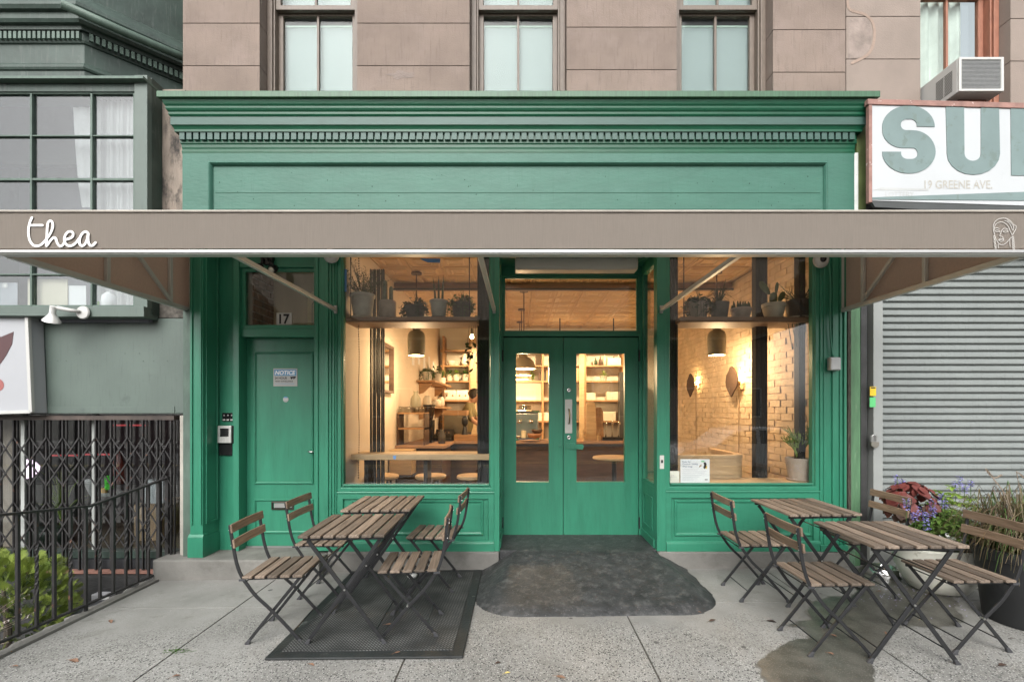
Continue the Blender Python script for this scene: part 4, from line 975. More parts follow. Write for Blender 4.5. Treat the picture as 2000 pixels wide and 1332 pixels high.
# bay cornice, swept round the splayed corner
path = [(-9.5,-.1),(X(165,-.1),-.1),(X(165,-.1)+.95,.85)]
def sweep_xy(pr, name, mat, parent):
    mb = MB(); m = len(pr); c = math.tan(R(22.5))
    for p, z in pr:
        mb.v += [(path[0][0], path[0][1]-p, z), (path[1][0]+p*c, path[1][1]-p, z), (path[2][0]+p*.7071, path[2][1]-p*.7071, z)]
    for i in range(m-1):
        for k in range(2): mb.f.append((i*3+k, i*3+k+1, (i+1)*3+k+1, (i+1)*3+k))
    return mb.build(name, mat, parent)
def bz_(py, p=0): return EYE+(800-py)*(D-.1-p)/F
BC = sweep_xy([(-.05,bz_(170)),(0,bz_(150)),(0,bz_(139)),(.012,bz_(136,.012)),(.02,bz_(131,.02)),(.012,bz_(126,.01)),(0,bz_(124)),(0,bz_(88)),(.015,bz_(84,.015)),(.022,bz_(79,.02)),(.022,bz_(61,.02)),(.05,bz_(58,.05)),(.055,bz_(50,.055)),(.085,bz_(44,.085)),(.10,bz_(36,.10)),(.10,bz_(24,.10)),(.13,bz_(17,.13)),(.145,bz_(8,.145)),(.14,bz_(2,.14)),(.06,bz_(-6,.06)),(-.1,bz_(-20,0)),(-.1,bz_(-160,0))], 'bay_cornice', nb_dark, NL)
dd = None; cy0, cy1 = bz_(76,.04), bz_(62,.04)
for k in range(34):
    x = path[1][0]-.02-.043*k
    if dd is None: dd = MB().box(x-.013, x+.013, -.1-.045, -.1-.0225, cy0, cy1).build('dentil', nb_mid, BC)
    else: at(dd, BC, (x, -.13375, (cy0+cy1)/2))
for k in range(20):
    t = .03+.043*k*.95; q = at(dd, BC, (path[1][0]+t*.7071+.034*.7071+.02, -.1+t*.7071-.034*.7071+.0, (cy0+cy1)/2)); q.rotation_euler.z = R(45)
mb = MB(); h0 = bz_(14,.2)
mb.tube([(path[1][0]+.02,-.33,h0),(path[1][0]+.28,-.05,h0+.005),(path[2][0]+.12,path[2][1]-.15,h0+.01)], .035, 14); mb.build('round_rail', nb_mid, NL, smooth=True)
# set-back upper storey panels
for (z0, z1, yy) in ((5.0,5.06,.42),(5.25,5.3,.36),(5.5,5.6,.3)):
    pass
MB().box(-9.5, -3.22, .55, .62, 4.0, 7.0).build('upper_wall', nb_dark, NL)
MB().box(-9.5, -5.61, -.03, 1.8, -.6, 4.35).build('side_bay', nb_green, NL)
MB().box(-5.6, -5.3, -.03, .1, -.6, 4.3).build('bay_pier', nb_mid, NL)
# floodlight on the ledge
FL = thing('floodlight', 'white swivel floodlight bulb on the grey-green ledge', 'floodlight', (X(165,-.2),-.2,Z(610,-.2)))
yq = -.21
mb = MB(); mb.lathe([(.0,0),(.055,0),(.058,.008),(.052,.018),(.02,.022),(0,.022)], n=24); mb.xf(Matrix.Translation((X(164,yq),yq,Z(611,yq))) @ Matrix.Rotation(R(90),4,'X')); mb.build('base_plate', white_plastic, FL, auto=40)
MB().tube([(X(162,yq),yq-.03,Z(610,yq)),(X(150,yq),yq-.06,Z(609,yq)),(X(130,yq),yq-.08,Z(605,yq))], [.012,.016,.017], 12).build('arm', white_plastic, FL, smooth=True)
mb = MB(); mb.lathe([(.016,.03),(.022,.028),(.022,-.03),(.028,-.045),(.036,-.06),(.048,-.078),(.062,-.100),(.064,-.106),(.055,-.112),(0,-.118)], n=24); mb.xf(Matrix.Translation((X(124,yq),yq-.09,Z(609,yq))) @ Euler((R(12),R(18),0)).to_matrix().to_4x4()); mb.build('bulb', M('reflector_bulb',(.78,.78,.76),rough=.2,metal=.35), FL, auto=50)
MB().tube([(X(100,-.21),-.21,Z(616,-.21)),(X(60,-.21),-.21,Z(616,-.21)),(-5.2,-.21,Z(614,-.21))], .009, 8).build('conduit', nb_green, FL)
# white box sign cut by the picture edge
BSN = thing('box_sign', 'white framed box sign with a dark red curved motif at the picture edge', 'sign', (-4.6,-.2,1.4))
yw = -.16
MB().prism([(X(-110,yw),Z(606,yw)),(X(59,yw),Z(614,yw)),(X(67,yw),Z(807,yw)),(X(-110,yw),Z(812,yw))], yw, -.048).build('face', M('sign_face_white',(.35,.36,.38),rough=.35,var=.03), BSN, bev=.004)
for pa, pb in (((-110,608),(58,616)),((57,616),(65,805)),((65,804),(-110,809))):
    MB().bar((X(pa[0],yw),yw-.012,Z(pa[1],yw)), (X(pb[0],yw),yw-.012,Z(pb[1],yw)), .03, .03, up=(0,1,0)).build('frame', white_plastic, BSN, bev=.004)
mo = M('dark_plum',(.075,.030,.032),rough=.4)
MB().prism([(X(-20,yw),Z(655,yw)),(X(3,yw),Z(658,yw)),(X(27,yw),Z(648,yw)),(X(24,yw),Z(672,yw)),(X(12,yw),Z(695,yw)),(X(0,yw),Z(712,yw)),(X(-20,yw),Z(725,yw))], yw-.003, yw-.0005).build('motif', mo, BSN)
mb = MB(); mb.add([(X(-4,yw)+.055*math.cos(a), yw-.002, Z(752,yw)+.055*math.sin(a)) for a in [k*PI/12 for k in range(24)]], [tuple(range(24))]); mb.build('dot', M('dusty_red',(.30,.10,.09),rough=.4), BSN)

# folding scissor gate
GT = thing('scissor_gate', 'black folding scissor gate across the basement shop window', 'gate', (-4,-.02,0))
yg_ = -.03
MB().box(-5.2, X(343,yg_), yg_-.02, yg_+.04, Z(820,yg_), Z(812,yg_)).build('top_track', M('brown_black_track',(.06,.045,.038),rough=.6,var=.4,scale=8), GT)
MB().box(-5.2, X(335,yg_), yg_-.03, yg_+.03, Z(1118,yg_), Z(1113,yg_)).build('bottom_track', M('rust_rail',(.20,.10,.075),rough=.8,var=.2,scale=12), GT)
bars = [-66,-34,-2,30,62,94,126,158,190,220,252,282,310,337]; bp0 = None; zt_g, zb_g = Z(820.5,yg_), Z(1112,yg_)
bxs = []
for px in bars:
    x = X(px, yg_); bxs.append(x)
    if bp0 is None:
        mb = MB(); mb.box(x-.014, x-.002, yg_-.014, yg_+.006, zb_g, zt_g); mb.box(x+.012, x+.02, yg_-.002, yg_+.014, zb_g, zt_g); bp0 = mb.build('gate_bar', rusty, GT); bc = bp0.location.copy(); x00 = x
    else: copy_obj(bp0, GT, bc + Vector((x-x00, 0, 0)))
sp = {}
for i in range(len(bxs)-1):
    a, b = bxs[i]+.002, bxs[i+1]+.002
    for (c0) in (878, 926, 1004, 1052):
        zc_ = Z(c0, yg_); hh = .108
        for sgn_ in (1, -1):
            key = sgn_
            if key not in sp:
                w0 = b-a; q = MB().bar((a, yg_-.018-.005*sgn_, zc_-hh*sgn_), (b, yg_-.018-.005*sgn_, zc_+hh*sgn_), .005, .013, up=(0,0,1)).build('gate_strap', rusty, GT); sp[key] = (q, w0, Vector(((a+b)/2, 0, zc_)), q.location.copy())
            else:
                q0, w0, ref, l0 = sp[key]; q = copy_obj(q0, GT, l0 + Vector(((a+b)/2-ref.x, 0, zc_-ref.z))); q.scale.x = (b-a)/w0
# basement shop window and what shows behind it
SW = thing('basement_shop_window', 'dim shop window behind the black scissor gate', 'shop window', (-4,.1,0))
MB().box(-5.3, X(352,.1), .10, .106, Z(1072,.1), 1.42).build('pane', glass_dk, SW)
mb = MB(); mb.box(-5.3, X(352,.1), .04, .14, Z(1086,.1), Z(1072.5,.1)); mb.build('sill', nb_dark, SW, bev=.004)
MB().box(X(183,.1), X(191,.1), .08, .098, Z(1072,.1), 1.42).build('mullion', M('pale_mullion',(.42,.44,.42),rough=.6), SW)
MB().box(X(45,.1), X(52,.1), .08, .098, Z(1072,.1), 1.42).build('mullion', M('pale_mullion',(.42,.44,.42),rough=.6), SW)
dk = M('basement_dark',(.20,.19,.185),rough=.9,var=.3,scale=3)
MB().box(-5.6, -2.9, 1.7, 1.75, -.6, 1.5).build('back_wall', dk, SW)
MB().box(-2.95, -2.9, .2, 1.7, -.6, 1.5).build('side_wall', dk, SW)
MB().box(-5.6, -2.9, .12, 1.7, 1.42, 1.48).build('ceiling', dk, SW)
MB().box(-5.6, -2.9, .12, 1.7, .05, .10).build('display_floor', M('display_floor_wood',(.16,.125,.09),rough=.7), SW)
MB().box(-5.3, X(350,.05), .02, .12, -.6, Z(1086.5,.1)).build('apron', M('black_apron',(.022,.024,.027),rough=.5,var=.4,scale=5,bump=.2), SW)
MB().box(-5.3, -3.1, -.10, .015, -.6, Z(1122,-.05)).build('lower_wall', M('tarred_stone',(.026,.026,.026),rough=.8,var=.4,scale=7,st=(1,1,4),bump=.8,bscale=16), SW)
def at_(px, py, y): return (X(px,y), y, Z(py,y))
tag(MB().box(X(0,.3), X(28,.3), .3, .36, .1, 1.42).build('beige_curtain', M('beige_drape',(.45,.38,.32),rough=.9,var=.1,scale=8,st=(8,8,.5))), 'beige drape at the edge of the basement window', 'curtain')
GL = thing('table_lamp', 'glowing pinkish white globe lamp behind the scissor gate', 'lamp', at_(47,1070,.5))
mb = MB(); mb.lathe([(0,-.105),(.06,-.09),(.11,-.03),(.115,.02),(.07,.085),(0,.105)], at_(47,916,.5), n=20); mb.build('globe', globe_pk, GL, smooth=True)
MB().tube([at_(47,936,.5), at_(47,1066,.5)], .012, 8).build('stand', black_metal, GL)
tag(MB().box(X(262,.5), X(305,.5), .5, .9, .1, Z(985,.5)).build('plywood_cabinet', M('plywood',(.48,.34,.22),rough=.6,var=.1,scale=5)), 'plywood cabinet behind the scissor gate by the stone jamb', 'cabinet')
tag(MB().lathe([(.0,.0),(.10,0),(.10,.02),(.03,.03),(.03,.12),(.05,.16),(.085,.26),(.095,.30),(0,.31)], (X(185,.6),.6,.42), n=20).build('white_bucket_chair', M('white_shell',(.62,.63,.62),rough=.5), smooth=True), 'white pedestal stool behind the gate beside the pale mullion', 'stool')
tag(MB().lathe([(0,0),(.036,0),(.036,.13),(.03,.14),(0,.14)], (X(213,.5),.5,Z(955,.5)), n=16).build('green_canister', M('bright_green',(.08,.62,.04),rough=.5), smooth=False), 'bright green canister on the display shelf behind the gate', 'canister')
tag(MB().lathe([(0,0),(.026,0),(.026,.05),(0,.05)], (X(204,.48),.48,Z(962,.48)), n=16).build('yellow_cup', M('amber_yellow',(.60,.34,.06),rough=.5)), 'small amber cup next to the green canister', 'cup')
tag(MB().box(X(185,.45), X(232,.45), .45, .62, Z(970,.45), Z(963,.45)).build('display_shelf', M('grey_shelf',(.3,.31,.3),rough=.6)), 'narrow grey display shelf behind the gate', 'shelf')
tag(MB().lathe([(0,0),(.05,0),(.075,.1),(.07,.2),(.03,.3),(.028,.36),(0,.37)], (X(232,.9),.9,.62), n=16).build('red_vase', M('red_lacquer',(.32,.05,.03),rough=.3), smooth=True), 'tall red lacquer vase in the dim basement shop', 'vase')
tag(MB().lathe([(0,0),(.11,0),(.13,.02),(.135,.12),(.12,.16),(0,.16)], (X(95,.4),.4,.1), n=20, sx=1.6).build('dark_basin', M('dark_glaze',(.03,.045,.035),rough=.3), smooth=True), 'dark oval basin on the basement window floor', 'basin')
tag(MB().box(X(278,.35), X(318,.35), .35, .48, Z(983,.35), Z(938,.35)).build('white_screen', M('screen_white',(.55,.58,.6),rough=.4)), 'pale tilted panel on the plywood cabinet', 'panel')
for k, (p0, p1, py) in enumerate(((100,150,888),(160,215,886),(220,285,829))):  # dim glowing strips that stand in for pinkish-red reflection lines
    tag(MB().box(X(p0,1.2), X(p1,1.2), 1.2, 1.23, Z(py+3,1.2), Z(py,1.2)).build('red_reflection_strip', M('red_reflection_glow',(.5,.05,.06),emit=(1,.14,.15),es=.28)), ('short glowing strip imitating a red reflection low in the basement shop','longer glowing strip imitating a red reflection beside the pale mullion','topmost glowing strip imitating a red reflection in the basement shop')[k], 'light', 'glowing strips imitating red reflections in the basement shop')
mb = MB(); mb.lathe([(0,0),(.05,0),(.055,.09),(0,.09)], (X(120,.6),.6,.1), n=14)
GP = thing('wispy_houseplant', 'wispy yellow-green houseplant behind the scissor gate', 'plant', (X(120,.6),.6,.1)); mb.build('pot', dark_pot, GP)
mb = MB()
for k in range(40):
    a = random.uniform(0,2*PI); l = random.uniform(.4,.95); s_ = random.uniform(.05,.22)
    pts = [(X(120,.6)+math.cos(a)*s_*t*t*1.2, .6+math.sin(a)*s_*t*t, .18+l*t-.25*l*t**3) for t in (0,.3,.6,.8,1)]
    mb.tube(pts, [.004,.004,.003,.003,.001], 4)
mb.build('fronds', leaf_lm, GP)
# sunken area floor and clutter
tag(MB().box(-6, -3.18, -4.8, .1, -.64, -.55).build('area_floor', M('area_floor_dark',(.05,.05,.048),rough=.9,var=.3,scale=4)), kind='structure')
mb = MB(); mb.lathe([(0,0),(.17,0),(.20,.05),(.2,.36),(.19,.42),(.15,.47),(.08,.5),(0,.51)], (-3.50,-.42,-.66), n=24); tag(mb.build('refuse_bin', M('slate_plastic',(.075,.08,.088),rough=.35,var=.15,scale=6), smooth=True), 'round dark grey bin in the sunken area behind the railing', 'bin')
ub = thing('utility_box', 'small pale grey box on the black basement wall below the gate', 'box', (X(201,-.14),-.14,Z(1183,-.14)))
MB().box(X(184,-.14), X(219,-.14), -.17, -.10, Z(1183,-.14), Z(1158,-.14)).build('case', M('pale_grey_box',(.50,.50,.52),rough=.5), ub, bev=.006)
MB().box(X(197,-.175), X(212,-.175), -.1735, -.1705, Z(1171,-.175), Z(1166,-.175)).build('print', white_print, ub)

# iron railing
RL = thing('iron_railing', 'black wrought iron railing along the sunken area beside the pavement', 'railing', (-3.233,-.7,-.1))
xr = -3.233
def rail_top(y): 
    d = y+D; px = 1015-F*3.233/d
    yk = F*3.233/(1015-175)-D
    return .827+(.726-.827)*(y-0)/(yk-0) if y > yk else .726+(y-yk)/(-1.365-yk)*.07
ysl = [-.115*k for k in range(0, 17)]
for a, b in ((0,-.775),(-.775,-2.0)):
    MB().bar((xr,a,rail_top(a)), (xr,b,rail_top(b)), .034, .016).build('handrail', rusty, RL, bev=.004)
MB().bar((xr,0,-.012), (xr,-2.0,.012), .03, .014).build('bottom_rail', rusty, RL, bev=.003)
for k, y in enumerate(ysl):
    zt2 = rail_top(y)-.008; zb2 = -.01 if k not in (7, 15) else gz(xr,y)
    if k % 2 or k in (0,):
        MB().box(xr-.009, xr+.009, y-.009, y+.009, zb2, zt2).build('baluster', rusty, RL)
    else:   # twisted bar
        mb = MB(); n = 34
        for i in range(n+1):
            z = zb2+(zt2-zb2)*i/n; t = i/n; tw = 0 if t < .3 or t > .75 else (t-.3)/.45*3*PI
            if t >= .75: tw = 3*PI
            for c in range(4):
                a = tw+PI/4+c*PI/2; mb.v.append((xr+.0115*math.cos(a), y+.0115*math.sin(a), z))
            if i:
                for c in range(4): q = 4*i; mb.f.append((q-4+c, q-4+(c+1)%4, q+(c+1)%4, q+c))
        mb.build('twisted_baluster', rusty, RL)
MB().box(xr-.016, xr+.016, -.03, .002, -.05, .84).build('end_post', rusty, RL)

# ------------------------------------------------------------------ across the street (seen only as reflections)
def row_house(x0, x1, h, mat, label):
    o = thing('row_house', label, 'house', ((x0+x1)/2,-25,-.15), 'houses across the street')
    MB().box(x0, x1, -34, -25, -.15, h).build('wall', mat, o)
    MB().box(x0-.1, x1+.1, -25.0, -24.6, h-.5, h+.1).build('cornice', M('dark_cornice',(.08,.06,.05),rough=.7), o)
    n = max(2, int((x1-x0)/1.9)); p = (x1-x0)/n; proto = None
    for i in range(n):
        for j in range(3):
            cx = x0+p*(i+.5); cz = 1.9+j*3.0
            if cz+1 > h-.6: continue
            f = MB().box(cx-.55, cx+.55, -24.98, -24.9, cz-.95, cz+.95).build('window', M('cream_trim',(.55,.52,.46),rough=.7), o)
            MB().box(cx-.45, cx+.45, -24.9, -24.885, cz-.85, cz+.85).build('pane', M('dark_window',(.03,.035,.04),rough=.1), f)
    return o
row_house(-18,-6.5,6.6,M('red_brick_wall',(.22,.085,.06),rough=.9,var=.2,scale=6),'red brick row house across the street, reflected at the dark edge of the window')
row_house(-6.4,1.5,5.9,M('brown_brick_wall',(.17,.10,.075),rough=.9,var=.2,scale=6),'brown brick row house across the street behind the doors reflection')
row_house(1.6,16,6.4,M('tan_brick_wall',(.30,.22,.16),rough=.9,var=.2,scale=6),'tan brick row house across the street, reflected towards the shutter side')
def street_tree(x, y, h, label):
    o = thing('street_tree', label, 'tree', (x,y,-.15), 'street trees across the road')
    MB().tube([(x,y,-.15),(x+.05,y,h*.3),(x-.05,y,h*.55),(x,y,h*.8)], [.16,.12,.08,.03], 8).build('trunk', M('bark',(.09,.075,.06),rough=.95,var=.3,scale=10), o)
    mb = MB(); rng = random.Random(int(x*10))
    for _ in range(2600):
        while True:
            v = Vector((rng.uniform(-1,1), rng.uniform(-1,1), rng.uniform(-1,1)))
            if .25 < v.length < 1: break
        c = Vector((x, y, h*.72)) + Vector((v.x*2.1, v.y*1.8, v.z*h*.3)); s_ = rng.uniform(.08,.18)
        e = Euler((rng.uniform(0,6), rng.uniform(0,6), rng.uniform(0,6))).to_matrix()
        mb.add([c+e@Vector(q)*s_ for q in ((-1,-.6,0),(1,-.6,0),(1,.6,.2),(-1,.6,.2))], [(0,1,2,3)])
    mb.build('crown', leaf_md, o)
street_tree(-7.2,-17.4,5.5,'leafy street tree reflected in the left display window')
street_tree(-1.5,-17.6,5.0,'leafy street tree across the road opposite the double doors')
street_tree(6.4,-17.5,5.4,'leafy street tree reflected in the right display window')

def car():
    o = thing('parked_car', 'white car in the street, seen as a pale reflection in the right window', 'car', (6.4,-9,-.3))
    W = M('white_car_paint',(.72,.73,.74),rough=.2,coat=.6,var=.01)
    x0 = 4.2
    body = [(0,.25),(.12,.55),(.35,.68),(1.15,.76),(1.7,1.18),(2.2,1.26),(3.0,1.25),(3.65,.90),(4.25,.82),(4.42,.6),(4.42,.28),(3.95,.2),(3.88,.36),(3.7,.5),(3.45,.52),(3.2,.42),(3.1,.2),(1.25,.2),(1.18,.38),(1.0,.5),(.75,.52),(.52,.42),(.42,.2)]
    MB().prism([(x0+a,b-.3) for a, b in body], -9.85, -8.15).build('body', W, o, bev=.06)
    for a in ([(1.3,.80),(1.75,1.13),(2.25,1.19),(2.3,.82)],[(2.4,.82),(2.36,1.19),(2.95,1.18),(3.45,.86)]):
        for y in (-8.149,-9.851): MB().prism([(x0+u,w-.3) for u, w in a], y-.003, y+.003).build('window', M('car_glass',(.02,.022,.025),rough=.05), o)
    for a in (.82,3.55):
        for y in (-8.2,-9.8):
            w = MB().tube([(x0+a,y-.09,-.0),(x0+a,y+.09,-.0)], .30, 20).build('wheel', black_plastic, o); MB().tube([(x0+a,y-.095,0),(x0+a,y+.095,0)], .18, 16).build('rim', steel, w)
    for y in (-8.45,-9.55): MB().box(x0+4.36,x0+4.44,y-.15,y+.15,.32,.42).build('headlight', white_plastic, o)
car()
# ------------------------------------------------------------------ cafe interior
IX0, IX1, IY1, FZ, CZ = -1.68, 2.84, 5.4, .15, 3.15
tag(MB().box(-1.9, 3.0, .14, IY1+.2, .05, FZ).build('interior_floor', tile_floor), kind='structure')
tag(MB().box(IX0-.06, IX0, .09, IY1, FZ, CZ).build('interior_wall', plaster), kind='structure')
tag(MB().box(-1.9, 3.0, IY1, IY1+.1, FZ, CZ+.2).build('back_wall', plaster_w), kind='structure')
BW = tag(MB().box(IX1+.007, IX1+.09, .09, IY1, FZ, CZ).build('brick_party_wall', M('brick_backing',(.52,.41,.29),rough=.95,bump=.6,bscale=30)), kind='structure')
mb = MB(); rng = random.Random(3); row = 0; z = FZ
while z < CZ-.05:
    y = .10 - (row % 2)*.11
    while y < IY1-.02:
        l = .212+rng.uniform(-.012,.008); dx = rng.uniform(-.007,.004); dz = rng.uniform(-.004,.004)
        y0, y1 = max(y+.003,.1), min(y+l, IY1-.01)
        if y1-y0 > .03:
            x = IX1+dx; J = lambda: rng.uniform(-.004,.004); a = [(x+J(),y0+J(),z+.004+dz+J()*.6),(x+J(),y1+J(),z+.004+J()*.6),(x+J(),y1+J(),z+.068+dz+J()*.6),(x+J(),y0+J(),z+.068+J()*.6)]
            mb.add(a+[(IX1+.035,p[1],p[2]) for p in a], [(0,1,2,3),(1,0,4,5),(2,1,5,6),(3,2,6,7),(0,3,7,4)])
        y += .222
    z += .074; row += 1
o = mb.build('painted_bricks', brick_w, BW); o['kind'] = 'stuff'
# pressed tin ceiling: one tile repeated
CE = tag(MB().box(-1.75, 3.0, .14, IY1, CZ+.02, CZ+.06).build('ceiling', tin), kind='structure')
tp = .37; mb = MB(); rgs = [(0,.018),(.008,-.004),(.022,-.004),(.03,.010),(.07,.014),(.085,.0),(.10,.0),(.115,.012),(.15,.004)]
for t, zz in rgs: mb.v += [(t-tp/2,t-tp/2,zz),(tp/2-t,t-tp/2,zz),(tp/2-t,tp/2-t,zz),(t-tp/2,tp/2-t,zz)]
for i in range(len(rgs)-1):
    for k in range(4): k2 = (k+1)%4; mb.f.append((i*4+k,(i+1)*4+k,(i+1)*4+k2,i*4+k2))
mb.f.append(tuple(len(rgs)*4-4+k for k in range(4)))
mb.v = [(v[0]+IX0+tp/2, v[1]+.16+tp/2, v[2]+CZ) for v in mb.v]
tl_ = mb.build('tin_tile', tin, CE); b0 = tl_.location.copy()
for i in range(12):
    for j in range(14):
        if i or j: copy_obj(tl_, CE, b0+Vector((tp*i, tp*j, 0)))
tag(MB().box(IX0, IX1, 1.9, 2.0, 3.06, 3.145).build('ceiling_beam', shelf_wood), kind='structure')
tag(MB().tube([(IX0,1.86,3.05),(IX1,1.86,3.05)], .014, 8).build('sprinkler_pipe', black_metal), 'thin dark pipe under the cafe ceiling beam', 'pipe')
tag(MB().box(IX0, -.3, .30, .36, 2.99, 3.05).build('blind_cassette', M('pale_cassette',(.55,.53,.5),rough=.5)), 'pale roller cassette along the top of the left window', 'blind')
tag(MB().box(1.62, 2.75, .30, .36, 2.99, 3.05).build('blind_cassette', M('pale_cassette',(.55,.53,.5),rough=.5)), 'pale roller cassette along the top of the right window', 'blind')
tag(MB().box(-1.7, -.19, .07, .14, .15, .60).build('bulkhead_lining', plaster), kind='structure')
tag(MB().box(1.35, 2.84, .07, .14, .15, .60).build('bulkhead_lining', plaster), kind='structure')
# hall behind the side door
HB = tag(MB().box(-2.66, -2.60, .23, .60, .15, 2.99).build('hall_brick_wall', mortar_l), kind='structure')
mb = MB(); bd = None
for r_ in range(9):
    for k in range(3):
        y0 = .235+.155*k-(r_%2)*.07; zz = 2.21+.0665*r_
        y0c, y1c = max(y0,.232), min(y0+.142,.598)
        if y1c-y0c < .04: continue
        MB().box(-2.6005, -2.588+random.uniform(-.003,.003), y0c, y1c, zz, zz+.055).build('brick', brick_d, HB, bev=.004)
HW = tag(MB().box(-2.66, -1.745, .60, .64, .15, 2.99).build('hall_end_wall', M('hall_beige',(.70,.60,.42),rough=.7,var=.08,scale=3,st=(3,1,.4))), kind='structure')  # wall colour lightened in place of the hall's own lamp light
mb = MB(); hx0, hx1 = X(600,.58), X(632,.58); mb.prism([(hx0,2.0),(hx1,2.0),(hx1,2.66)] + [(hx0+.10-.10*math.cos(a), 2.60+.10*math.sin(a)) for a in (PI/2,PI/3,PI/6,0)], .585, .5995); hp = mb.build('arched_panel', M('cream_door',(.85,.75,.48),rough=.5), HW)
mb = MB(); ribbon(mb, [(hx0+.05,2.25),(hx0+.05,2.55),(hx0+.08,2.6),(hx1,2.61)], .004, .5845, t=.001); ribbon(mb, [(hx0+.05,2.25),(hx1,2.25)], .004, .5845, t=.001); mb.build('groove', ink, hp)
tag(MB().box(-2.66,-1.745,.2,.64,2.95,2.99).build('hall_ceiling', plaster), kind='structure')

# columns, folded gate and chains behind the glass
def column(x0, x1, y0, label):
    o = thing('cast_iron_column', label, 'column', ((x0+x1)/2,y0,.15), 'black columns behind the shop windows')
    MB().box(x0, x1, y0, y0+.09, .15, 3.13).build('shaft', black_mat_, o, bev=.008)
    mb = MB()
    for k in (.22,.5,.78): x = x0+(x1-x0)*k; mb.box(x-.008, x+.008, y0-.008, y0-.0005, .16, 3.1)
    mb.build('flute', black_mat_, o, bev=.003)
column(-.424,-.304,.36,'black fluted column behind the left display window')
column(1.475,1.565,.30,'black column just right of the entrance return')
column(2.385,2.505,.40,'black column behind the right window next to the wall lamp')
column(2.70,2.76,.20,'slim dark column at the right end of the right window')
fg = thing('folded_gate', 'folded black security gate standing inside the left display window', 'gate', (-1.56,.55,.15))
for k in range(7): MB().box(-1.545+.022*k, -1.535+.022*k, .5+.012*(k%2), .54+.012*(k%2), .2, 2.9).build('gate_bar', black_mat_, fg)
for cx, lab in ((-1.60,'thin bead chain hanging down inside the left window'),(1.42,'thin bead chain hanging beside the right window column')):
    mb = MB()
    for k in range(88):
        c = Vector((cx+.004*math.sin(k*.2), .33, 2.95-.025*k)); r = .0075; mb.add([c+Vector(q)*r for q in ((1,0,0),(-1,0,0),(0,1,0),(0,-1,0),(0,0,1.5),(0,0,-1.5))], [(0,2,4),(2,1,4),(1,3,4),(3,0,4),(2,0,5),(1,2,5),(3,1,5),(0,3,5)])
    tag(mb.build('bead_chain', M('chain_steel',(.10,.10,.095),rough=.4,metal=.6)), lab, 'chain')

# lamps
def point(name, loc, w, colr=(1,.67,.37), r=.04, parent=None):
    l = bpy.data.lights.new(name, 'POINT'); l.energy = w; l.color = colr; l.shadow_soft_size = r
    o = bpy.data.objects.new(name, l); col.objects.link(o); o.location = Vector(loc) - (WL[parent.name] if parent else Vector()); o.parent = parent; return o
def pendant(x, y, label):
    z0 = 2.117; o = thing('pendant_lamp', label, 'lamp', (x,y,z0), 'stoneware pendants in the display windows')
    pr = [(.100,0),(.104,.04),(.108,.16),(.108,.22),(.104,.255),(.092,.285),(.07,.305),(.045,.315),(.05,.328),(.058,.345),(.052,.362),(.030,.37),(.026,.385),(.016,.40),(0,.40)]
    mb = MB(); mb.lathe([(.094,.004)] + pr, (x,y,z0), n=28); mb.f = [f for f in mb.f if len(f) == 4]; mb.lathe([(.094,.004),(.10,.16),(.099,.24),(.08,.29),(0,.30)], (x,y,z0), n=28); mb.f = [f for f in mb.f if len(f) == 4]
    mb.build('shade', lamp_clay, o, smooth=True)
    MB().tube([(x,y,z0+.40),(x,y,CZ-.02)], .008, 8).build('rod', oak_d, o)
    MB().lathe([(0,0),(.065,0),(.065,.02),(0,.02)], (x,y,CZ-.025), n=20).build('ceiling_rose', oak_d, o)
    MB().lathe([(0,-.02),(.09,-.02),(.09,0),(0,0)], (x,y,z0+.03), n=24).build('diffuser', bulb_s, o)
    point('pendant_light', (x,y,z0-.06), 36, parent=o, r=.08)
pendant(-1.28,1.45,'speckled grey stoneware pendant lamp in the left display window')
pendant(2.43,1.42,'speckled grey stoneware pendant lamp in the right display window')
for k, (x, y) in enumerate(((.06,2.3),(.03,3.5),(0,4.6))):
    o = thing('dome_pendant', ('nearest beige dome pendant over the counter','middle beige dome pendant over the counter','farthest beige dome pendant over the counter')[k], 'lamp', (x,y,2.03), 'dome pendants over the counter')
    mb = MB(); mb.lathe([(.17,0),(.165,.03),(.14,.10),(.09,.155),(.05,.165),(.05,.20),(.02,.21),(0,.21)], (x,y,2.03), n=26); mb.f = [f for f in mb.f if len(f) == 4]; mb.build('shade', M('taupe_dome',(.45,.36,.25),rough=.6), o, smooth=True)
    MB().tube([(x,y,2.24),(x,y,CZ-.02)], .008, 8).build('rod', oak_d, o); MB().lathe([(0,0),(.06,0),(.06,.02),(0,.02)], (x,y,CZ-.025), n=18).build('ceiling_rose', oak_d, o)
    MB().lathe([(0,-.03),(.025,-.02),(.03,0),(.02,.03),(0,.04)], (x,y,2.09), n=14).build('bulb', bulb_m, o, smooth=True)
    point('dome_light', (x,y,2.0), 32, parent=o, r=.06)
for k, (x, y, z) in enumerate(((-.89,4.3,2.80),(.75,4.3,2.86),(1.75,4.3,2.86))):
    o = thing('track_spot', ('bright bare spot bulb hanging by the trailing plant','ceiling spot bulb lighting the middle of the back shelves','ceiling spot bulb at the far end of the back shelves')[k], 'lamp', (x,y,z), 'spots over the back shelves')
    MB().tube([(x,y,z+.05),(x,y,CZ)], .012, 8).build('stem', black_metal, o); MB().lathe([(0,-.035),(.03,-.02),(.036,.01),(.02,.05),(0,.055)], (x,y,z), n=14).build('bulb', bulb_m, o, smooth=True)
    lo_ = point('spot_light', (x,y,z-.06), 95, (1,.71,.40), r=.05, parent=o); l_ = bpy.data.lights.new('shelf_spot','SPOT'); l_.energy = 95; l_.color = (1,.71,.40); l_.shadow_soft_size = .05; l_.spot_size = R(125); l_.spot_blend = .6; lo_.data = l_; lo_.rotation_euler = (R(32),0,0)
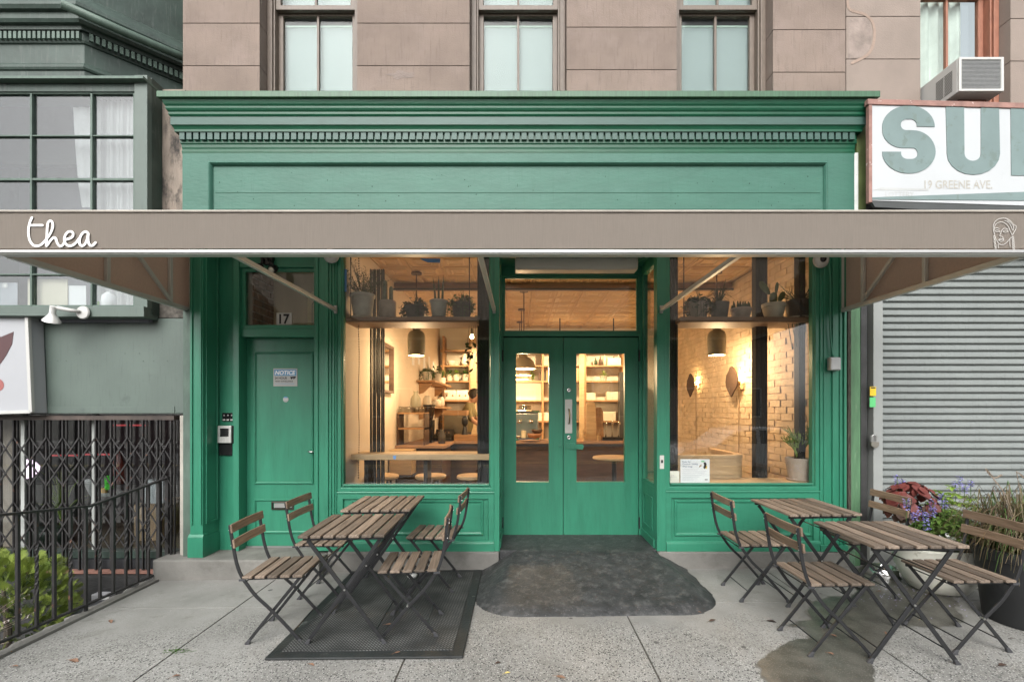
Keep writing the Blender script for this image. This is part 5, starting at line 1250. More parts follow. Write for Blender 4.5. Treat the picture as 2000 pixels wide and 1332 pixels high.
def sconce(y, z, label, sc=1):
    o = thing('wall_sconce', label, 'lamp', (2.8,y,z), 'leaf shaped wall sconces'); pts = [(0,.20),(.05,.19),(.08,.15),(.15,.09),(.175,.0),(.15,-.07),(.09,-.13),(.05,-.17),(.02,-.20),(-.03,-.16),(-.07,-.12),(-.13,-.08),(-.165,.0),(-.14,.08),(-.09,.14),(-.05,.17)]
    MB().prism([(y+a*sc, z+b*sc) for a, b in pts], 2.73, 2.75, 'x').build('shade', M('dark_clay_disc',(.06,.034,.022),rough=.8), o, bev=.006)
    MB().tube([(2.75,y,z),(2.838,y,z)], .02, 8).build('stem', oak_l, o)
    MB().tube([(2.825,y,z-.05),(2.825,y,FZ+.5)], .006, 6).build('cable', M('clear_cable',(.4,.3,.2),rough=.4), o)
    MB().lathe([(0,-.03),(.03,-.02),(.03,.02),(0,.03)], (2.775,y,z+.03), n=12).build('bulb', bulb_s, o, smooth=True)
    point('sconce_light', (2.785,y-.03,z+.055), 5.5, (1,.62,.25), r=.02, parent=o)
sconce(1.68,1.81,'brown clay sconce glowing on the brick wall behind the middle of the right window')
sconce(3.1,1.84,'farther brown clay sconce glowing on the brick wall beside the black column', .95)

# counters and furniture
ct = thing('cafe_counter', 'long dark walnut cafe counter with a pale top', 'counter', (0,3.1,FZ))
MB().box(-1.60, 1.72, 2.84, 3.42, FZ, .925).build('front', oak_d, ct)
MB().box(-1.64, 1.76, 2.78, 3.45, .9255, .965).build('top', oak, ct, bev=.004)
wb = thing('window_bar', 'pale wooden bar top along the inside of the left window', 'bar table', (-1,.45,.95))
MB().box(-1.66, -.30, .28, .62, .955, 1.012).build('top', oak_l, wb, bev=.004)
for x in (-1.55,-.95): MB().box(x-.02, x+.02, .40, .60, .62, .9545).build('bracket', black_metal, wb)
for k, (x, y) in enumerate(((-1.50,.80),(-.98,.82),(-.52,.80))):
    o = thing('bar_stool', ('round wooden stool nearest the left end of the window bar','middle round wooden stool at the window bar','round wooden stool by the black column at the window bar')[k], 'stool', (x,y,FZ), 'stools along the window bar')
    MB().lathe([(0,.54),(.15,.54),(.17,.555),(.17,.575),(.16,.585),(0,.585)], (x,y,FZ), n=28).build('seat', oak_l, o, auto=40)
    for a in range(4): MB().tube([(x+.09*math.cos(a*PI/2+.8), y+.09*math.sin(a*PI/2+.8), FZ+.54),(x+.17*math.cos(a*PI/2+.8), y+.17*math.sin(a*PI/2+.8), FZ)], .012, 8).build('leg', black_metal, o)
o = thing('cafe_table', 'small round pale cafe table seen through the right hand door', 'table', (1.14,1.3,FZ))
MB().lathe([(0,0),(.25,0),(.26,.012),(.25,.028),(0,.028)], (1.14,1.3,.855), n=32).build('top', oak_l, o, auto=40); MB().tube([(1.14,1.3,FZ+.02),(1.14,1.3,.855)], .03, 10).build('pedestal', black_metal, o); MB().lathe([(0,0),(.2,0),(.2,.015),(0,.02)], (1.14,1.3,FZ), n=24).build('base', black_metal, o)
# curved banquette
bq = thing('curved_banquette', 'curved pale plywood banquette behind the right display window', 'bench', (2.0,.6,FZ))
path_b = smooth_path([(1.40,.47),(1.75,.465),(2.1,.465),(2.26,.50),(2.34,.60),(2.36,.80),(2.36,1.3)], 6)
def wall_path(p, t, z0, z1):
    mb = MB(); n = len(p)
    for i, (x, y) in enumerate(p):
        a = p[max(i-1,0)]; b = p[min(i+1,n-1)]; dx, dy = b[0]-a[0], b[1]-a[1]; l = math.hypot(dx,dy); nx, ny = -dy/l*t, dx/l*t
        mb.v += [(x,y,z0),(x,y,z1),(x+nx,y+ny,z1),(x+nx,y+ny,z0)]
        if i:
            q = 4*i
            for k in range(4): k2 = (k+1)%4; mb.f.append((q-4+k,q-4+k2,q+k2,q+k))
    mb.f += [(3,2,1,0), tuple(4*(n-1)+k for k in range(4))]; return mb
wall_path(path_b, .05, FZ, .955).build('back_panel', oak_l, bq, auto=40)
wall_path([(x, y-.012) for x, y in path_b], .085, .9555, .985).build('top_rail', oak_l, bq, auto=40)
MB().box(1.42, 2.28, .56, 1.0, .5, .56).build('seat', oak_l, bq)
tag(MB().box(1.36, 2.80, .07, .40, .735, .764).build('display_ledge', oak_l), 'pale wooden display ledge at the foot of the right window', 'ledge')

# shelving on the back wall
SH = thing('back_shelving', 'warm oak shelving covering the back wall of the cafe', 'shelving', (0,5.2,FZ))
for z in (2.67,2.356,2.04,1.644,1.22): MB().box(-1.62, 2.3, 5.10, 5.39, z-.03, z).build('shelf', oak, SH)
for px in (866,918,1060,1105,1143,1218): x = X(px,5.1); MB().box(x-.02, x+.02, 5.09, 5.395, FZ, 2.95).build('upright', oak, SH)
MB().box(X(919,5.1), X(931,5.1), 5.07, 5.089, FZ, 2.95).build('facing_board', oak_l, SH)
MB().box(X(1131,5.1), X(1141,5.1), 5.07, 5.089, FZ, 2.95).build('facing_board', oak_l, SH)
bagm = M('white_coffee_bag',(.80,.76,.66),rough=.6,var=.05,scale=20)
def bag(px, z, lab, grp):
    x = X(px,5.05); o = thing('coffee_bag', lab, 'bag', (x,5.14,z), grp); w = .067; t = random.uniform(-.1,.1)
    mb = MB(); prof_ = [(0,.045,1),(.03,.05,1),(.10,.045,1),(.15,.03,.98),(.19,.006,.95),(.205,.004,.95)]
    for zz, dp, ww in prof_: mb.v += [(x-w*ww+t*zz,5.14-dp,z+zz),(x+w*ww+t*zz,5.14-dp,z+zz),(x+w*ww+t*zz,5.14+dp,z+zz),(x-w*ww+t*zz,5.14+dp,z+zz)]
    for i in range(5):
        for k in range(4): k2=(k+1)%4; mb.f.append((i*4+k,i*4+k2,i*4+4+k2,i*4+4+k))
    mb.f += [(3,2,1,0),(20,21,22,23)]; mb.build('pouch', bagm, o, bev=.004)
    mb = MB(); mb.add([(x+.02*math.cos(a)+t*.09, 5.0915, z+.09+.02*math.sin(a)) for a in [k*PI/6 for k in range(12)]], [tuple(range(12))]); mb.build('round_label', oak, o)
for px in (871,884,897,909): bag(px, 1.645, 'white coffee bag on the higher of the two bag shelves', 'coffee bags on the higher shelf')
for px in (869,882,896,908): bag(px, 1.221, 'white coffee bag on the lower of the two bag shelves', 'coffee bags on the lower shelf')
bag(955, 1.645, 'white coffee bag glimpsed right of the black column', None); 
def leafm(mb, base, d, l, w, up=(0,0,1), fold=.15):
    base = Vector(base); d = Vector(d).normalized(); s = d.cross(Vector(up))
    if s.length < .01: s = d.orthogonal()
    s = s.normalized(); n = s.cross(d)
    m = base+d*l*.45-n*l*fold*.4; t = base+d*l-n*l*fold
    mb.add([base, base+d*l*.22+s*w*.38, base+d*l*.55+s*w*.5, base+d*l*.82+s*w*.28-n*l*fold*.6, t, base+d*l*.82-s*w*.28-n*l*fold*.6, base+d*l*.55-s*w*.5, base+d*l*.22-s*w*.38, m], [(0,1,2,8),(8,2,3,4),(8,4,5,6),(0,8,6,7)])
def rv(rng, zmin=-1, zmax=1):
    a = rng.uniform(0,2*PI); z = rng.uniform(zmin,zmax); r = math.sqrt(max(0,1-z*z)); return Vector((r*math.cos(a), r*math.sin(a), z))
POTS = {'flare':[(.72,0),(.80,.3),(.92,.75),(.94,.86),(1.03,.87),(1.04,.99),(.98,1),(.90,.97),(.86,.88),(0,.88)], 'cyl':[(.95,0),(1,.04),(1,.93),(.94,1),(.88,.97),(.86,.88),(0,.88)], 'bowl':[(.72,0),(.88,.25),(1,.6),(1.0,.72),(1.08,.75),(1.1,.97),(1.02,1),(.95,.95),(.92,.88),(0,.88)], 'plain':[(.76,0),(.88,.4),(1,.95),(1,1),(.94,1),(.9,.9),(0,.9)]}
def potted(x, y, z, r, h, style, mat, plant, label, saucer=None, seed=0, name='potted_plant', grp=None, pm=None):
    rng = random.Random(seed); o = thing(name, label, 'plant', (x,y,z), grp); z0 = z
    if saucer: MB().lathe([(0,0),(r*.85,0),(r*.98,.018),(r*.95,.022),(r*.8,.012),(0,.012)], (x,y,z), n=24).build('saucer', saucer, o, smooth=True); z0 = z+.013
    MB().lathe([(a*r, b*h) for a, b in POTS[style]], (x,y,z0), n=26).build('pot', mat, o, auto=45)
    MB().lathe([(0,0),(r*.9,0),(r*.9,.006),(0,.012)], (x,y,z0+h*.88), n=16).build('soil', soil, o)
    t = z0+h*.9; mb = MB(); c = Vector((x,y,t)); m2 = pm or leaf_dk; pn = 'foliage'
    if plant == 'bush':      # fine twiggy bush
        for k in range(70):
            d = rv(rng,.05,1); l = rng.uniform(.10,.26)*(r/.11); p1 = c+d*l*.5+Vector((0,0,l*.25)); p2 = c+d*l+Vector((0,0,l*.35)); mb.tube([c,p1,p2],[.003,.002,.001],3)
            for q in range(9):
                b = p1.lerp(p2, q/8); leafm(mb, b, rv(rng,-.3,1), .032, .007)
    elif plant == 'cactus':
        pn = 'stems'; m2 = pm or M('grey_green_cactus',(.16,.18,.12),rough=.8,var=.2,scale=30,bump=.5,bscale=120)
        for dx, hh, rr in ((-.025,.23,.024),(.035,.17,.020)):
            n = 14; mb.lathe([(rr*.8,0),(rr,.04),(rr,hh-.03),(rr*.8,hh-.01),(rr*.4,hh),(0,hh+.003)], (x+dx,y,t-.01), n=n)
    elif plant == 'trail':
        for k in range(46):
            a = rng.uniform(0,2*PI); rr = r*rng.uniform(.9,1.55); dr = rng.uniform(.02,h*1.05); up = rng.uniform(.02,.10)
            e = c+Vector((math.cos(a)*rr, math.sin(a)*rr*.8, -dr)); pth = [c, c+Vector((math.cos(a)*rr*.55, math.sin(a)*rr*.5, up)), c+Vector((math.cos(a)*rr*.95, math.sin(a)*rr*.75, up*.2)), e]; mb.tube(pth, .002, 3)
            for q in range(6):
                i = rng.randrange(1,3); b = Vector(pth[i]).lerp(Vector(pth[i+1]), rng.random()); leafm(mb, b, rv(rng,-.6,.6), .04*r/.1, .032*r/.1)
        for k in range(3): mb.tube([c, c+Vector((.01*k,0,.1)), c+Vector((.02*k-.03,0,.19))], [.004,.003,.001], 4)
    elif plant == 'snake':
        pn = 'spears'
        for dx, hh, ln in ((-.028,.25,-.03),(-.002,.26,.0),(.034,.27,.012)): mb.tube([(x+dx,y,t-.02),(x+dx+ln*.5,y,t+hh*.5),(x+dx+ln,y,t+hh)], [.012,.010,.001], 8)
    elif plant == 'grass':
        pn = 'blades'
        for k in range(60):
            a = rng.uniform(0,2*PI); s_ = rng.uniform(.03,.15); hh = rng.uniform(.06,.17); mb.tube([c, c+Vector((math.cos(a)*s_*.5, math.sin(a)*s_*.5, hh)), c+Vector((math.cos(a)*s_*1.2, math.sin(a)*s_, hh*rng.uniform(.3,.9)))], [.003,.0025,.0008], 3)
        mb.tube([c, c+Vector((.04,0,.15)), c+Vector((.065,0,.26))], [.008,.006,.001], 5)
    elif plant == 'fingers':
        pn = 'stems'
        for k in range(22):
            a = rng.uniform(0,2*PI); s_ = r*.75*math.sqrt(rng.random()); hh = rng.uniform(.05,.11); b = c+Vector((math.cos(a)*s_, math.sin(a)*s_, -.02)); mb.tube([b, b+Vector((math.cos(a)*.012,math.sin(a)*.012,hh*.6)), b+Vector((math.cos(a)*.015,math.sin(a)*.015,hh))], [.012,.012,.004], 6)
    elif plant == 'pear':
        pn = 'pads'; m2 = M('prickly_pear_pad',(.085,.11,.035),rough=.6,var=.2,scale=20)
        for (dx, dz, l, w, an) in ((-.01,-.02,.15,.085,5),(-.035,.10,.17,.07,-38),(.02,.10,.13,.035,8),(.045,.03,.12,.06,32)):
            q = MB(); q.lathe([(0,0),(w*.28,l*.12),(w*.46,l*.4),(w*.5,l*.65),(w*.38,l*.88),(0,l)], n=14, sy=.28); q.xf(Matrix.Translation((x+dx,y,t+dz)) @ Matrix.Rotation(R(an),4,'Y')); mb.add(q.v, q.f)
    elif plant == 'twigs':
        pn = 'twigs'
        for k in range(26):
            d = rv(rng,.35,1); l = rng.uniform(.10,.27); j = Vector((rng.uniform(-.02,.02), rng.uniform(-.02,.02), 0)); p1 = c+d*l*.55+j; p2 = p1+(d+rv(rng)*.35).normalized()*l*.5; mb.tube([c,p1,p2],[.0045,.004,.001],4); mb.tube([p1,p1+(d+rv(rng)*.8).normalized()*l*.35],[.0035,.001],4)
    elif plant == 'leafy':
        for k in range(60):
            d = rv(rng,-.2,1); l = rng.uniform(.3,1)*r*1.3; b = c+Vector((d.x*l, d.y*l, abs(d.z)*l)); leafm(mb, b, d+Vector((0,0,-.3)), r*.6, r*.38)
        for k in range(14): d = rv(rng,.3,1); mb.tube([c, c+d*r*1.2], .002, 3)
    elif plant == 'pencil':    # branching pencil cactus
        pn = 'branches'
        def br(p, d, l, w, n):
            q = p+d*l; mb.tube([p,p.lerp(q,.5)+rv(rng)*.008,q],[w,w*.9,w*.75],5)
            if n:
                for _ in range(3 if n > 1 else 2): br(q, (d+rv(rng)*.62+Vector((0,0,.25))).normalized(), l*rng.uniform(.55,.9), w*.75, n-1)
        for k in range(8): br(c, (Vector((rng.uniform(-.45,.45), rng.uniform(-.4,.4), 1))).normalized(), rng.uniform(.08,.13), .0075, 3)
    mb.build(pn, m2, o)
    return o
ysf = .30
for nm, x0, x1, lab in (('window_shelf',X(671,.15),X(932,.15),'thick brown plank shelf hung across the left window with five pots'),('window_shelf',X(1329,.15),X(1592,.15),'thick brown plank shelf hung across the right window with five pots')):
    o = thing(nm, lab, 'shelf', ((x0+x1)/2,.3,2.30), 'plant shelves hung in the windows')
    MB().box(x0, x1, .16, .50, 2.288, 2.338).build('plank', shelf_wood, o, bev=.004)
    for x in (x0+.05, x1-.08):
        MB().tube([(x,.2,2.338),(x,.2,2.98)], .005, 6).build('hanger_rod', black_metal, o)
zs_ = 2.3385
def PX(px): return X(px, .30)
potted(PX(708),.30,zs_,.118,.235,'flare',grey_pot,'bush','large grey pot with a fine twiggy bush, first on the left window shelf',pale_pot,1)
potted(PX(757),.30,zs_,.082,.17,'cyl',terra,'cactus','clay cylinder pot with two columnar cacti on the left window shelf',pale_pot,2)
potted(PX(811),.30,zs_,.095,.13,'bowl',dark_pot,'trail','dark bowl with trailing leaves in the middle of the left window shelf',None,3)
potted(PX(857),.30,zs_,.088,.175,'flare',grey_pot,'snake','pale grey flared pot with three snake plant spears on the left window shelf',dark_pot,4)
potted(PX(902),.30,zs_,.10,.16,'plain',dark_pot,'trail','charcoal pot with trailing vine, last on the left window shelf',None,5,pm=leaf_md)
potted(PX(1362),.30,zs_,.11,.16,'plain',terra,'trail','clay pot with trailing plant behind the diagonal bar in the right window',None,6)
potted(PX(1405),.30,zs_,.092,.165,'plain',dark_pot,'grass','dark tapering pot with grassy tuft on the right window shelf',None,7)
potted(PX(1447),.30,zs_,.092,.11,'bowl',terra,'fingers','low clay bowl with stubby succulents on the right window shelf',None,8)
potted(PX(1511),.30,zs_,.10,.145,'bowl',pale_pot,'pear','pale pot with prickly pear pads on the right window shelf',pale_pot,9)
potted(PX(1559),.30,zs_,.115,.17,'plain',dark_pot,'twigs','charcoal pot with bare thorny stems, last on the right window shelf',pale_pot,10)
potted(X(1560,.24),.24,.7645,.118,.205,'plain',terra,'pencil','terracotta pot with branching pencil cactus at the foot of the right window',terra,11,pm=M('pencil_cactus',(.16,.23,.06),rough=.6,var=.3,scale=12))
mb = MB(); vx = X(918,.4)
for k in range(5):
    p = [Vector((vx+.02*k,.33,2.29)), Vector((vx-.02+.03*k,.35,2.12)), Vector((vx+.03*math.sin(k*2),.36,2.0-.035*k))]; mb.tube(p, .002, 3)
    for q in range(5): leafm(mb, p[1].lerp(p[2], q/4), rv(random,-.8,.2), .06, .045)
tag(mb.build('hanging_vine', leaf_dk), 'vine strands hanging below the left window shelf by the black column', 'vine')
mb = MB()
for k in range(4):
    x = X(1530+8*k,.3); mb.tube([(x,.22,2.285),(x+.01,.2,2.15),(x+.03,.2,2.03+.03*k)], .004, 5)
tag(mb.build('drooping_vine', leaf_dk), 'bare green stems drooping under the right window shelf', 'vine')
# things on the back shelves
def jug(px, z, s, mat, lab):
    x = X(px,5.1); o = thing('stoneware_jug', lab, 'jug', (x,5.15,z)); MB().lathe([(0,0),(.05*s,0),(.07*s,.05*s),(.068*s,.11*s),(.04*s,.17*s),(.038*s,.21*s),(.045*s,.23*s),(.03*s,.22*s),(0,.2*s)], (x,5.15,z), n=20).build('body', mat, o, smooth=True)
    MB().tube(smooth_path([(x+.04*s,5.15,z+.2*s),(x+.085*s,5.15,z+.17*s),(x+.065*s,5.15,z+.09*s)],3), .008*s, 6).build('handle', mat, o, smooth=True)
def bowl(px, z, r, h, mat, lab, y=5.15, name='bowl'):
    x = X(px,y); return tag(MB().lathe([(0,0),(r*.5,0),(r*.55,h*.1),(r*.9,h*.6),(r,h),(r*.94,h),(r*.8,h*.55),(0,h*.2)], (x,y,z), n=22).build(name, mat, smooth=True), lab, name.replace('_',' '))
jug(907, 2.357, 1.0, pale_pot, 'cream stoneware jug on a back shelf left of the column')
bowl(881, 2.357, .09, .09, pale_pot, 'cream footed bowl beside the jug on a back shelf')
jug(1012, 2.357, 1.0, pale_pot, 'cream jug on the back shelf behind the dome pendants')
for px, zz, lab, sd in ((877,2.041,'round cream pot with bright leaves on the back shelf by the left upright',21),(890,2.041,'cream pot with yellowish leaves second along the back shelf',22),(908,2.041,'clay pot with small green plant next to the pale facing board',23)):
    potted(X(px,5.1),5.17,zz,.075,.13,'plain',pale_pot,'leafy',lab,None,sd,pm=leaf_md if sd != 22 else leaf_lm)
potted(X(1035,5.05),5.15,2.041,.07,.12,'plain',terra,'trail','terracotta pot with trailing lime plant seen through the left hand door',None,31,pm=leaf_lm)
potted(X(1181,5.05),5.15,2.041,.07,.10,'plain',pale_pot,'leafy','lime green fern on the back shelf seen through the right hand door',None,32,pm=leaf_lm)
for k in range(4):
    px = 1052+5*k; tag(MB().box(X(px,5.1), X(px+3.6,5.1), 5.13, 5.30, 2.0405, 2.04+.18+.03*(k%2)).build('book', [oak_d,pale_pot,dark_pot,oak][k]), ('dark brown book standing on the back shelf','cream book standing on the back shelf','charcoal book standing on the back shelf','tan book at the end of the back shelf row')[k], 'book', 'books on the back shelf')
for k, px in enumerate((1128,1134)):
    tag(MB().prism([(X(px,5.0)-.08,2.041),(X(px,5.0)+.08,2.041),(X(px,5.0)+.08,2.24),(X(px,5.0)+.04,2.30),(X(px,5.0)-.04,2.30),(X(px,5.0)-.08,2.24)], 5.11+.035*k, 5.13+.035*k).build('chopping_board', oak_l, bev=.006), ('pale rounded chopping board leaning on a back shelf','second rounded chopping board behind the first on a back shelf')[k], 'board')
for k, (px, zz) in enumerate(((1150,1.645),(1200,1.645),(1190,1.221),(1160,1.221),(1060,1.221),(1105,2.357),(1200,2.357))):
    tag(MB().box(X(px,5.1)-.14, X(px,5.1)+.14, 5.12, 5.32, zz, zz+.15+.02*(k%3)).build('storage_box', M('cream_box',(.72,.66,.52),rough=.8), bev=.005), ['cream storage box left on the middle back shelf','cream storage box right on the middle back shelf','cream storage box low right on the back shelving','cream storage box low left on the back shelving','cream storage box low behind the left hand door','cream box high behind the left hand door','cream box high behind the right hand door'][k], 'box', 'boxes on the back shelving')
# left wall shelves with crockery, mirror, coffee gear
for z, lab in ((1.93,'upper oak wall shelf on the left cafe wall'),(1.50,'lower oak wall shelf on the left cafe wall')):
    o = thing('wall_shelf', lab, 'shelf', (-1.55,4,z)); MB().box(-1.679, -1.38, 3.2, 5.0, z-.03, z).build('plank', oak, o)
    for y in (3.4,4.8): MB().prism([(-1.679,z-.0305),(-1.45,z-.0305),(-1.5,z-.10),(-1.6,z-.2),(-1.679,z-.22)], y-.012, y+.012).build('bracket', oak, o)
potted(-1.55,3.45,1.9305,.085,.15,'plain',pale_pot,'trail','white pot with trailing vine on the upper left wall shelf',None,41,pm=leaf_md)
potted(-1.52,4.1,1.9305,.10,.2,'plain',pale_pot,'leafy','tall cream pot with big variegated leaves on the upper left wall shelf',None,42,pm=leaf_md)
potted(-1.52,4.7,1.9305,.08,.14,'plain',pale_pot,'grass','pot with spiky palm leaves at the far end of the left wall shelf',None,43,pm=leaf_md)
for k, (y, r_, h_) in enumerate(((3.35,.07,.18),(3.75,.07,.10),(4.2,.085,.14),(4.6,.08,.2))):
    tag(MB().lathe([(0,0),(r_*.8,0),(r_,h_*.3),(r_*.95,h_*.75),(r_*.6,h_),(r_*.5,h_),(0,h_*.9)], (-1.53,y,1.5005), n=20).build('ceramic_jar', pale_pot, smooth=True), ('tall stack-like cream jar first on the lower wall shelf','small cream cup on the lower wall shelf','wide cream jar in the middle of the lower wall shelf','tall cream jar at the far end of the lower wall shelf')[k], 'jar', 'jars on the left wall shelf')
mr_ = thing('wall_mirror', 'tall dark framed mirror on the left cafe wall', 'mirror', (-1.67,1.45,1.7))
mb = MB(); mb.box(-1.679,-1.63,1.15,1.18,1.66,2.26); mb.box(-1.679,-1.63,1.69,1.72,1.66,2.26); mb.box(-1.679,-1.63,1.1805,1.6895,2.23,2.26); mb.box(-1.679,-1.63,1.1805,1.6895,1.66,1.69); mb.build('frame', oak_d, mr_)
MB().box(-1.678,-1.66,1.18,1.69,1.69,2.23).build('mirror_glass', M('mirror',(.85,.85,.85),rough=.03,metal=1,var=0), mr_)
cs = thing('coffee_station', 'dark coffee station cabinet along the left cafe wall', 'cabinet', (-1.4,2.3,FZ))
MB().box(-1.675,-1.05,1.95,2.75,FZ,.93).build('cabinet', oak_d, cs); MB().box(-1.675,-1.0,1.92,2.777,.9305,.965).build('top', oak, cs)
hu = thing('hutch', 'small wooden hutch with cups and glasses on the coffee station', 'hutch', (-1.5,2.1,.966))
for x in (-1.66,-1.30): MB().box(x-.01, x+.01, 2.0, 2.3, .9655, 1.40).build('side', oak_d, hu)
for z in (1.20,1.41): MB().box(-1.67, -1.29, 2.0, 2.3, z-.02, z).build('shelf', oak, hu)
gl_m = glass_mat('tumbler_glass', (.9,.9,.88), .12)
for k in range(12):
    x, y = -1.64+.055*(k%6), 2.05+.09*(k//6); tag(MB().lathe([(.018,0),(.024,.08),(.022,.08),(.016,.004)], (x,y,1.4105), n=10).build('tumbler', gl_m, smooth=True), 'small clear tumbler in the cluster on the wooden hutch', 'glass', 'tumblers on the hutch')
gr = thing('coffee_grinder', 'black coffee grinder with a bean hopper at the left of the counter', 'grinder', (-1.33,2.5,.966))
MB().box(-1.40,-1.27,2.42,2.62,.966,1.30).build('body', black_plastic, gr, bev=.01); MB().lathe([(.05,0),(.06,.03),(.085,.18),(.085,.2),(0,.2)], (-1.335,2.52,1.3005), n=20).build('hopper', M('bean_hopper',(.035,.022,.014),rough=.15), gr, smooth=True); MB().lathe([(.09,0),(.09,.02),(0,.02)], (-1.335,2.52,1.501), n=20).build('lid', black_plastic, gr)
tag(MB().lathe([(0,0),(.06,0),(.075,.1),(.07,.2),(.03,.26),(.035,.3),(0,.3)], (-1.46,2.2,1.4105), n=18).build('stone_bottle', lamp_clay, smooth=True), 'grey stoneware bottle on top of the wooden hutch', 'bottle')
wm = thing('water_boiler', 'square brushed metal tank under the wall shelves behind the counter', 'machine', (-1.15,3.25,.966))
MB().box(-1.22,-.86,3.12,3.42,.966,1.36).build('tank', M('dull_metal_tank',(.20,.165,.11),rough=.35,metal=.7), wm, bev=.01); MB().box(-1.23,-.85,3.11,3.43,1.3605,1.44).build('lid', oak, wm)
for k, x in enumerate((-.86,-.55)):
    o = thing('beer_tap' if False else 'pour_over_stand', ('black conical pour stand left of the barista','black conical pour stand in front of the barista')[k], 'stand', (x,2.95,.966)); MB().lathe([(.075,0),(.07,.02),(.03,.2),(.025,.22),(0,.22)], (x,2.95,.966), n=14).build('cone', black_metal, o); MB().lathe([(.02,.22),(.05,.27),(.05,.34),(.03,.38),(0,.38)], (x,2.95,.966), n=14).build('head', black_metal, o, smooth=True)
em_ = thing('espresso_machine', 'steel espresso machine on the counter seen through the left hand door', 'coffee machine', (.1,3.2,.966))
MB().box(-.12,.30,3.0,3.40,1.02,1.40).build('body', steel, em_, bev=.015); MB().box(-.14,.32,2.98,3.42,1.401,1.44).build('cup_tray', chrome, em_, bev=.006); MB().box(-.12,.30,2.86,3.40,.966,1.01).build('drip_tray', chrome, em_)
for x in (0,.18): MB().lathe([(.035,0),(.035,.05),(0,.05)], (x,2.95,1.24), n=14).build('group_head', chrome, em_, smooth=True)
for k in range(5):
    MB().lathe([(0,0),(.11,0),(.12,.012),(0,.014)], (.0,3.15,1.4405+.014*k), n=20).build('plate', pale_pot, em_) if False else None
for k in range(4): tag(MB().lathe([(0,0),(.10,0),(.12,.018),(.11,.02),(0,.01)], (.08,3.18,1.4405+.02*k), n=22).build('steel_tray', chrome, smooth=True), 'round steel tray stacked on the espresso machine', 'tray', 'trays on the espresso machine')
tag(MB().lathe([(0,0),(.17,0),(.19,.012),(.18,.018),(0,.012)], (X(1035,2.84),2.93,.966), n=28).build('serving_tray', oak, smooth=True), 'round wooden serving tray at the counter edge by the left hand door', 'tray')
bowl(1044, .979, .115, .10, M('red_clay_bowl',(.40,.19,.10),rough=.6), 'large red clay bowl on the serving tray', 2.93, 'clay_bowl')
bowl(1049, 1.07, .09, .07, oak_d, 'small dark wooden bowl stacked in the clay bowl', 2.93, 'wooden_bowl')
tag(MB().lathe([(0,0),(.042,0),(.042,.14),(0,.14)], (X(1023,2.9),2.93,.979), n=18).build('pillar_candle', M('cream_wax',(.75,.66,.48),rough=.5), auto=40), 'cream pillar candle on the serving tray', 'candle')
tag(MB().lathe([(0,0),(.05,0),(.052,.02),(.04,.05),(.045,.18),(.03,.2),(.04,.24),(.035,.28),(0,.3)], (X(1013,3.0),3.05,.966), n=18).build('pepper_mill', oak, smooth=True), 'big turned wooden pepper mill beside the candle', 'pepper mill')
for k, (px, zt3, w_, m_) in enumerate(((1155,1.60,.085,oak_l),(1172,1.50,.075,oak))):
    x = X(px,2.9); mb = MB(); mb.prism([(x-w_,.0),(x+w_,.0),(x+w_*.9,zt3-1.05),(x+w_*.5,zt3-.98),(x-w_*.5,zt3-.98),(x-w_*.9,zt3-1.05)], -.012,.012); mb.xf(Matrix.Translation((0,2.92+.06*k,.967)) @ Matrix.Rotation(R(-4),4,'X') @ Matrix.Rotation(0,4,'Y')); tag(mb.build('serving_board', m_, bev=.008), ('tall pale serving board standing on the counter','darker serving board leaning beside the pale one on the counter')[k], 'board')
for k, px in enumerate((1141,1170)):
    x = X(px,2.82); o = thing('straw_jar', ('small jar of wooden stirrers left of the dark board','small jar of wooden stirrers in front of the dark board')[k], 'jar', (x,2.86,.966)); MB().lathe([(0,0),(.03,0),(.032,.08),(0,.08)], (x,2.86,.966), n=14).build('jar', oak_l, o)
    mb = MB(); 
    for q in range(9): mb.tube([(x+random.uniform(-.015,.015),2.86+random.uniform(-.015,.015),1.04),(x+random.uniform(-.035,.035),2.86+random.uniform(-.03,.03),1.15)], .003, 4)
    mb.build('stirrers', oak_l, o)
fr_ = thing('tap_tower', 'polished water tap tower at the right end of the counter', 'tap', (1.45,3.0,.966))
MB().box(1.30,1.62,2.95,3.05,.966,1.02).build('base', black_metal, fr_)
for x in (1.36,1.46,1.56): MB().tube(smooth_path([(x,3.0,1.02),(x,3.0,1.22),(x,2.95,1.27),(x,2.9,1.22)],4), .012, 8).build('spout', chrome, fr_, smooth=True)
tag(MB().box(2.0,2.4,4.9,5.08,FZ,2.2).build('tall_fridge', M('fridge_dark',(.05,.05,.05),rough=.3)), 'tall dark cabinet at the right end of the back wall', 'cabinet')

# more counter and shelf clutter
for k in range(7):
    x = -.30+.075*(k%4)+.035*(k//4); tag(MB().lathe([(0,0),(.026,0),(.034,.07),(.030,.07),(.024,.008),(0,.008)], (x,3.30,.966+.001+(.07 if k > 3 else 0)), n=14).build('paper_cup', pale_pot, smooth=True), 'pale cup in the small pyramid on the counter behind the left window', 'cup', 'pyramid of cups on the counter')
for k in range(6):
    x = X(1165+9*k,5.1); h_ = .16+.03*(k%3); tag(MB().lathe([(0,0),(.03,0),(.032,h_*.6),(.012,h_*.75),(.012,h_),(0,h_)], (x,5.2,1.645 if False else 2.357), n=12).build('bottle', [leaf_dk,oak_d,pale_pot][k%3], smooth=True), ('first dark green bottle on the high shelf behind the right hand door','first brown bottle on the high shelf','first cream bottle on the high shelf','second dark green bottle on the high shelf','second brown bottle on the high shelf','cream bottle at the end of the high shelf')[k], 'bottle', 'bottles on the high back shelf')
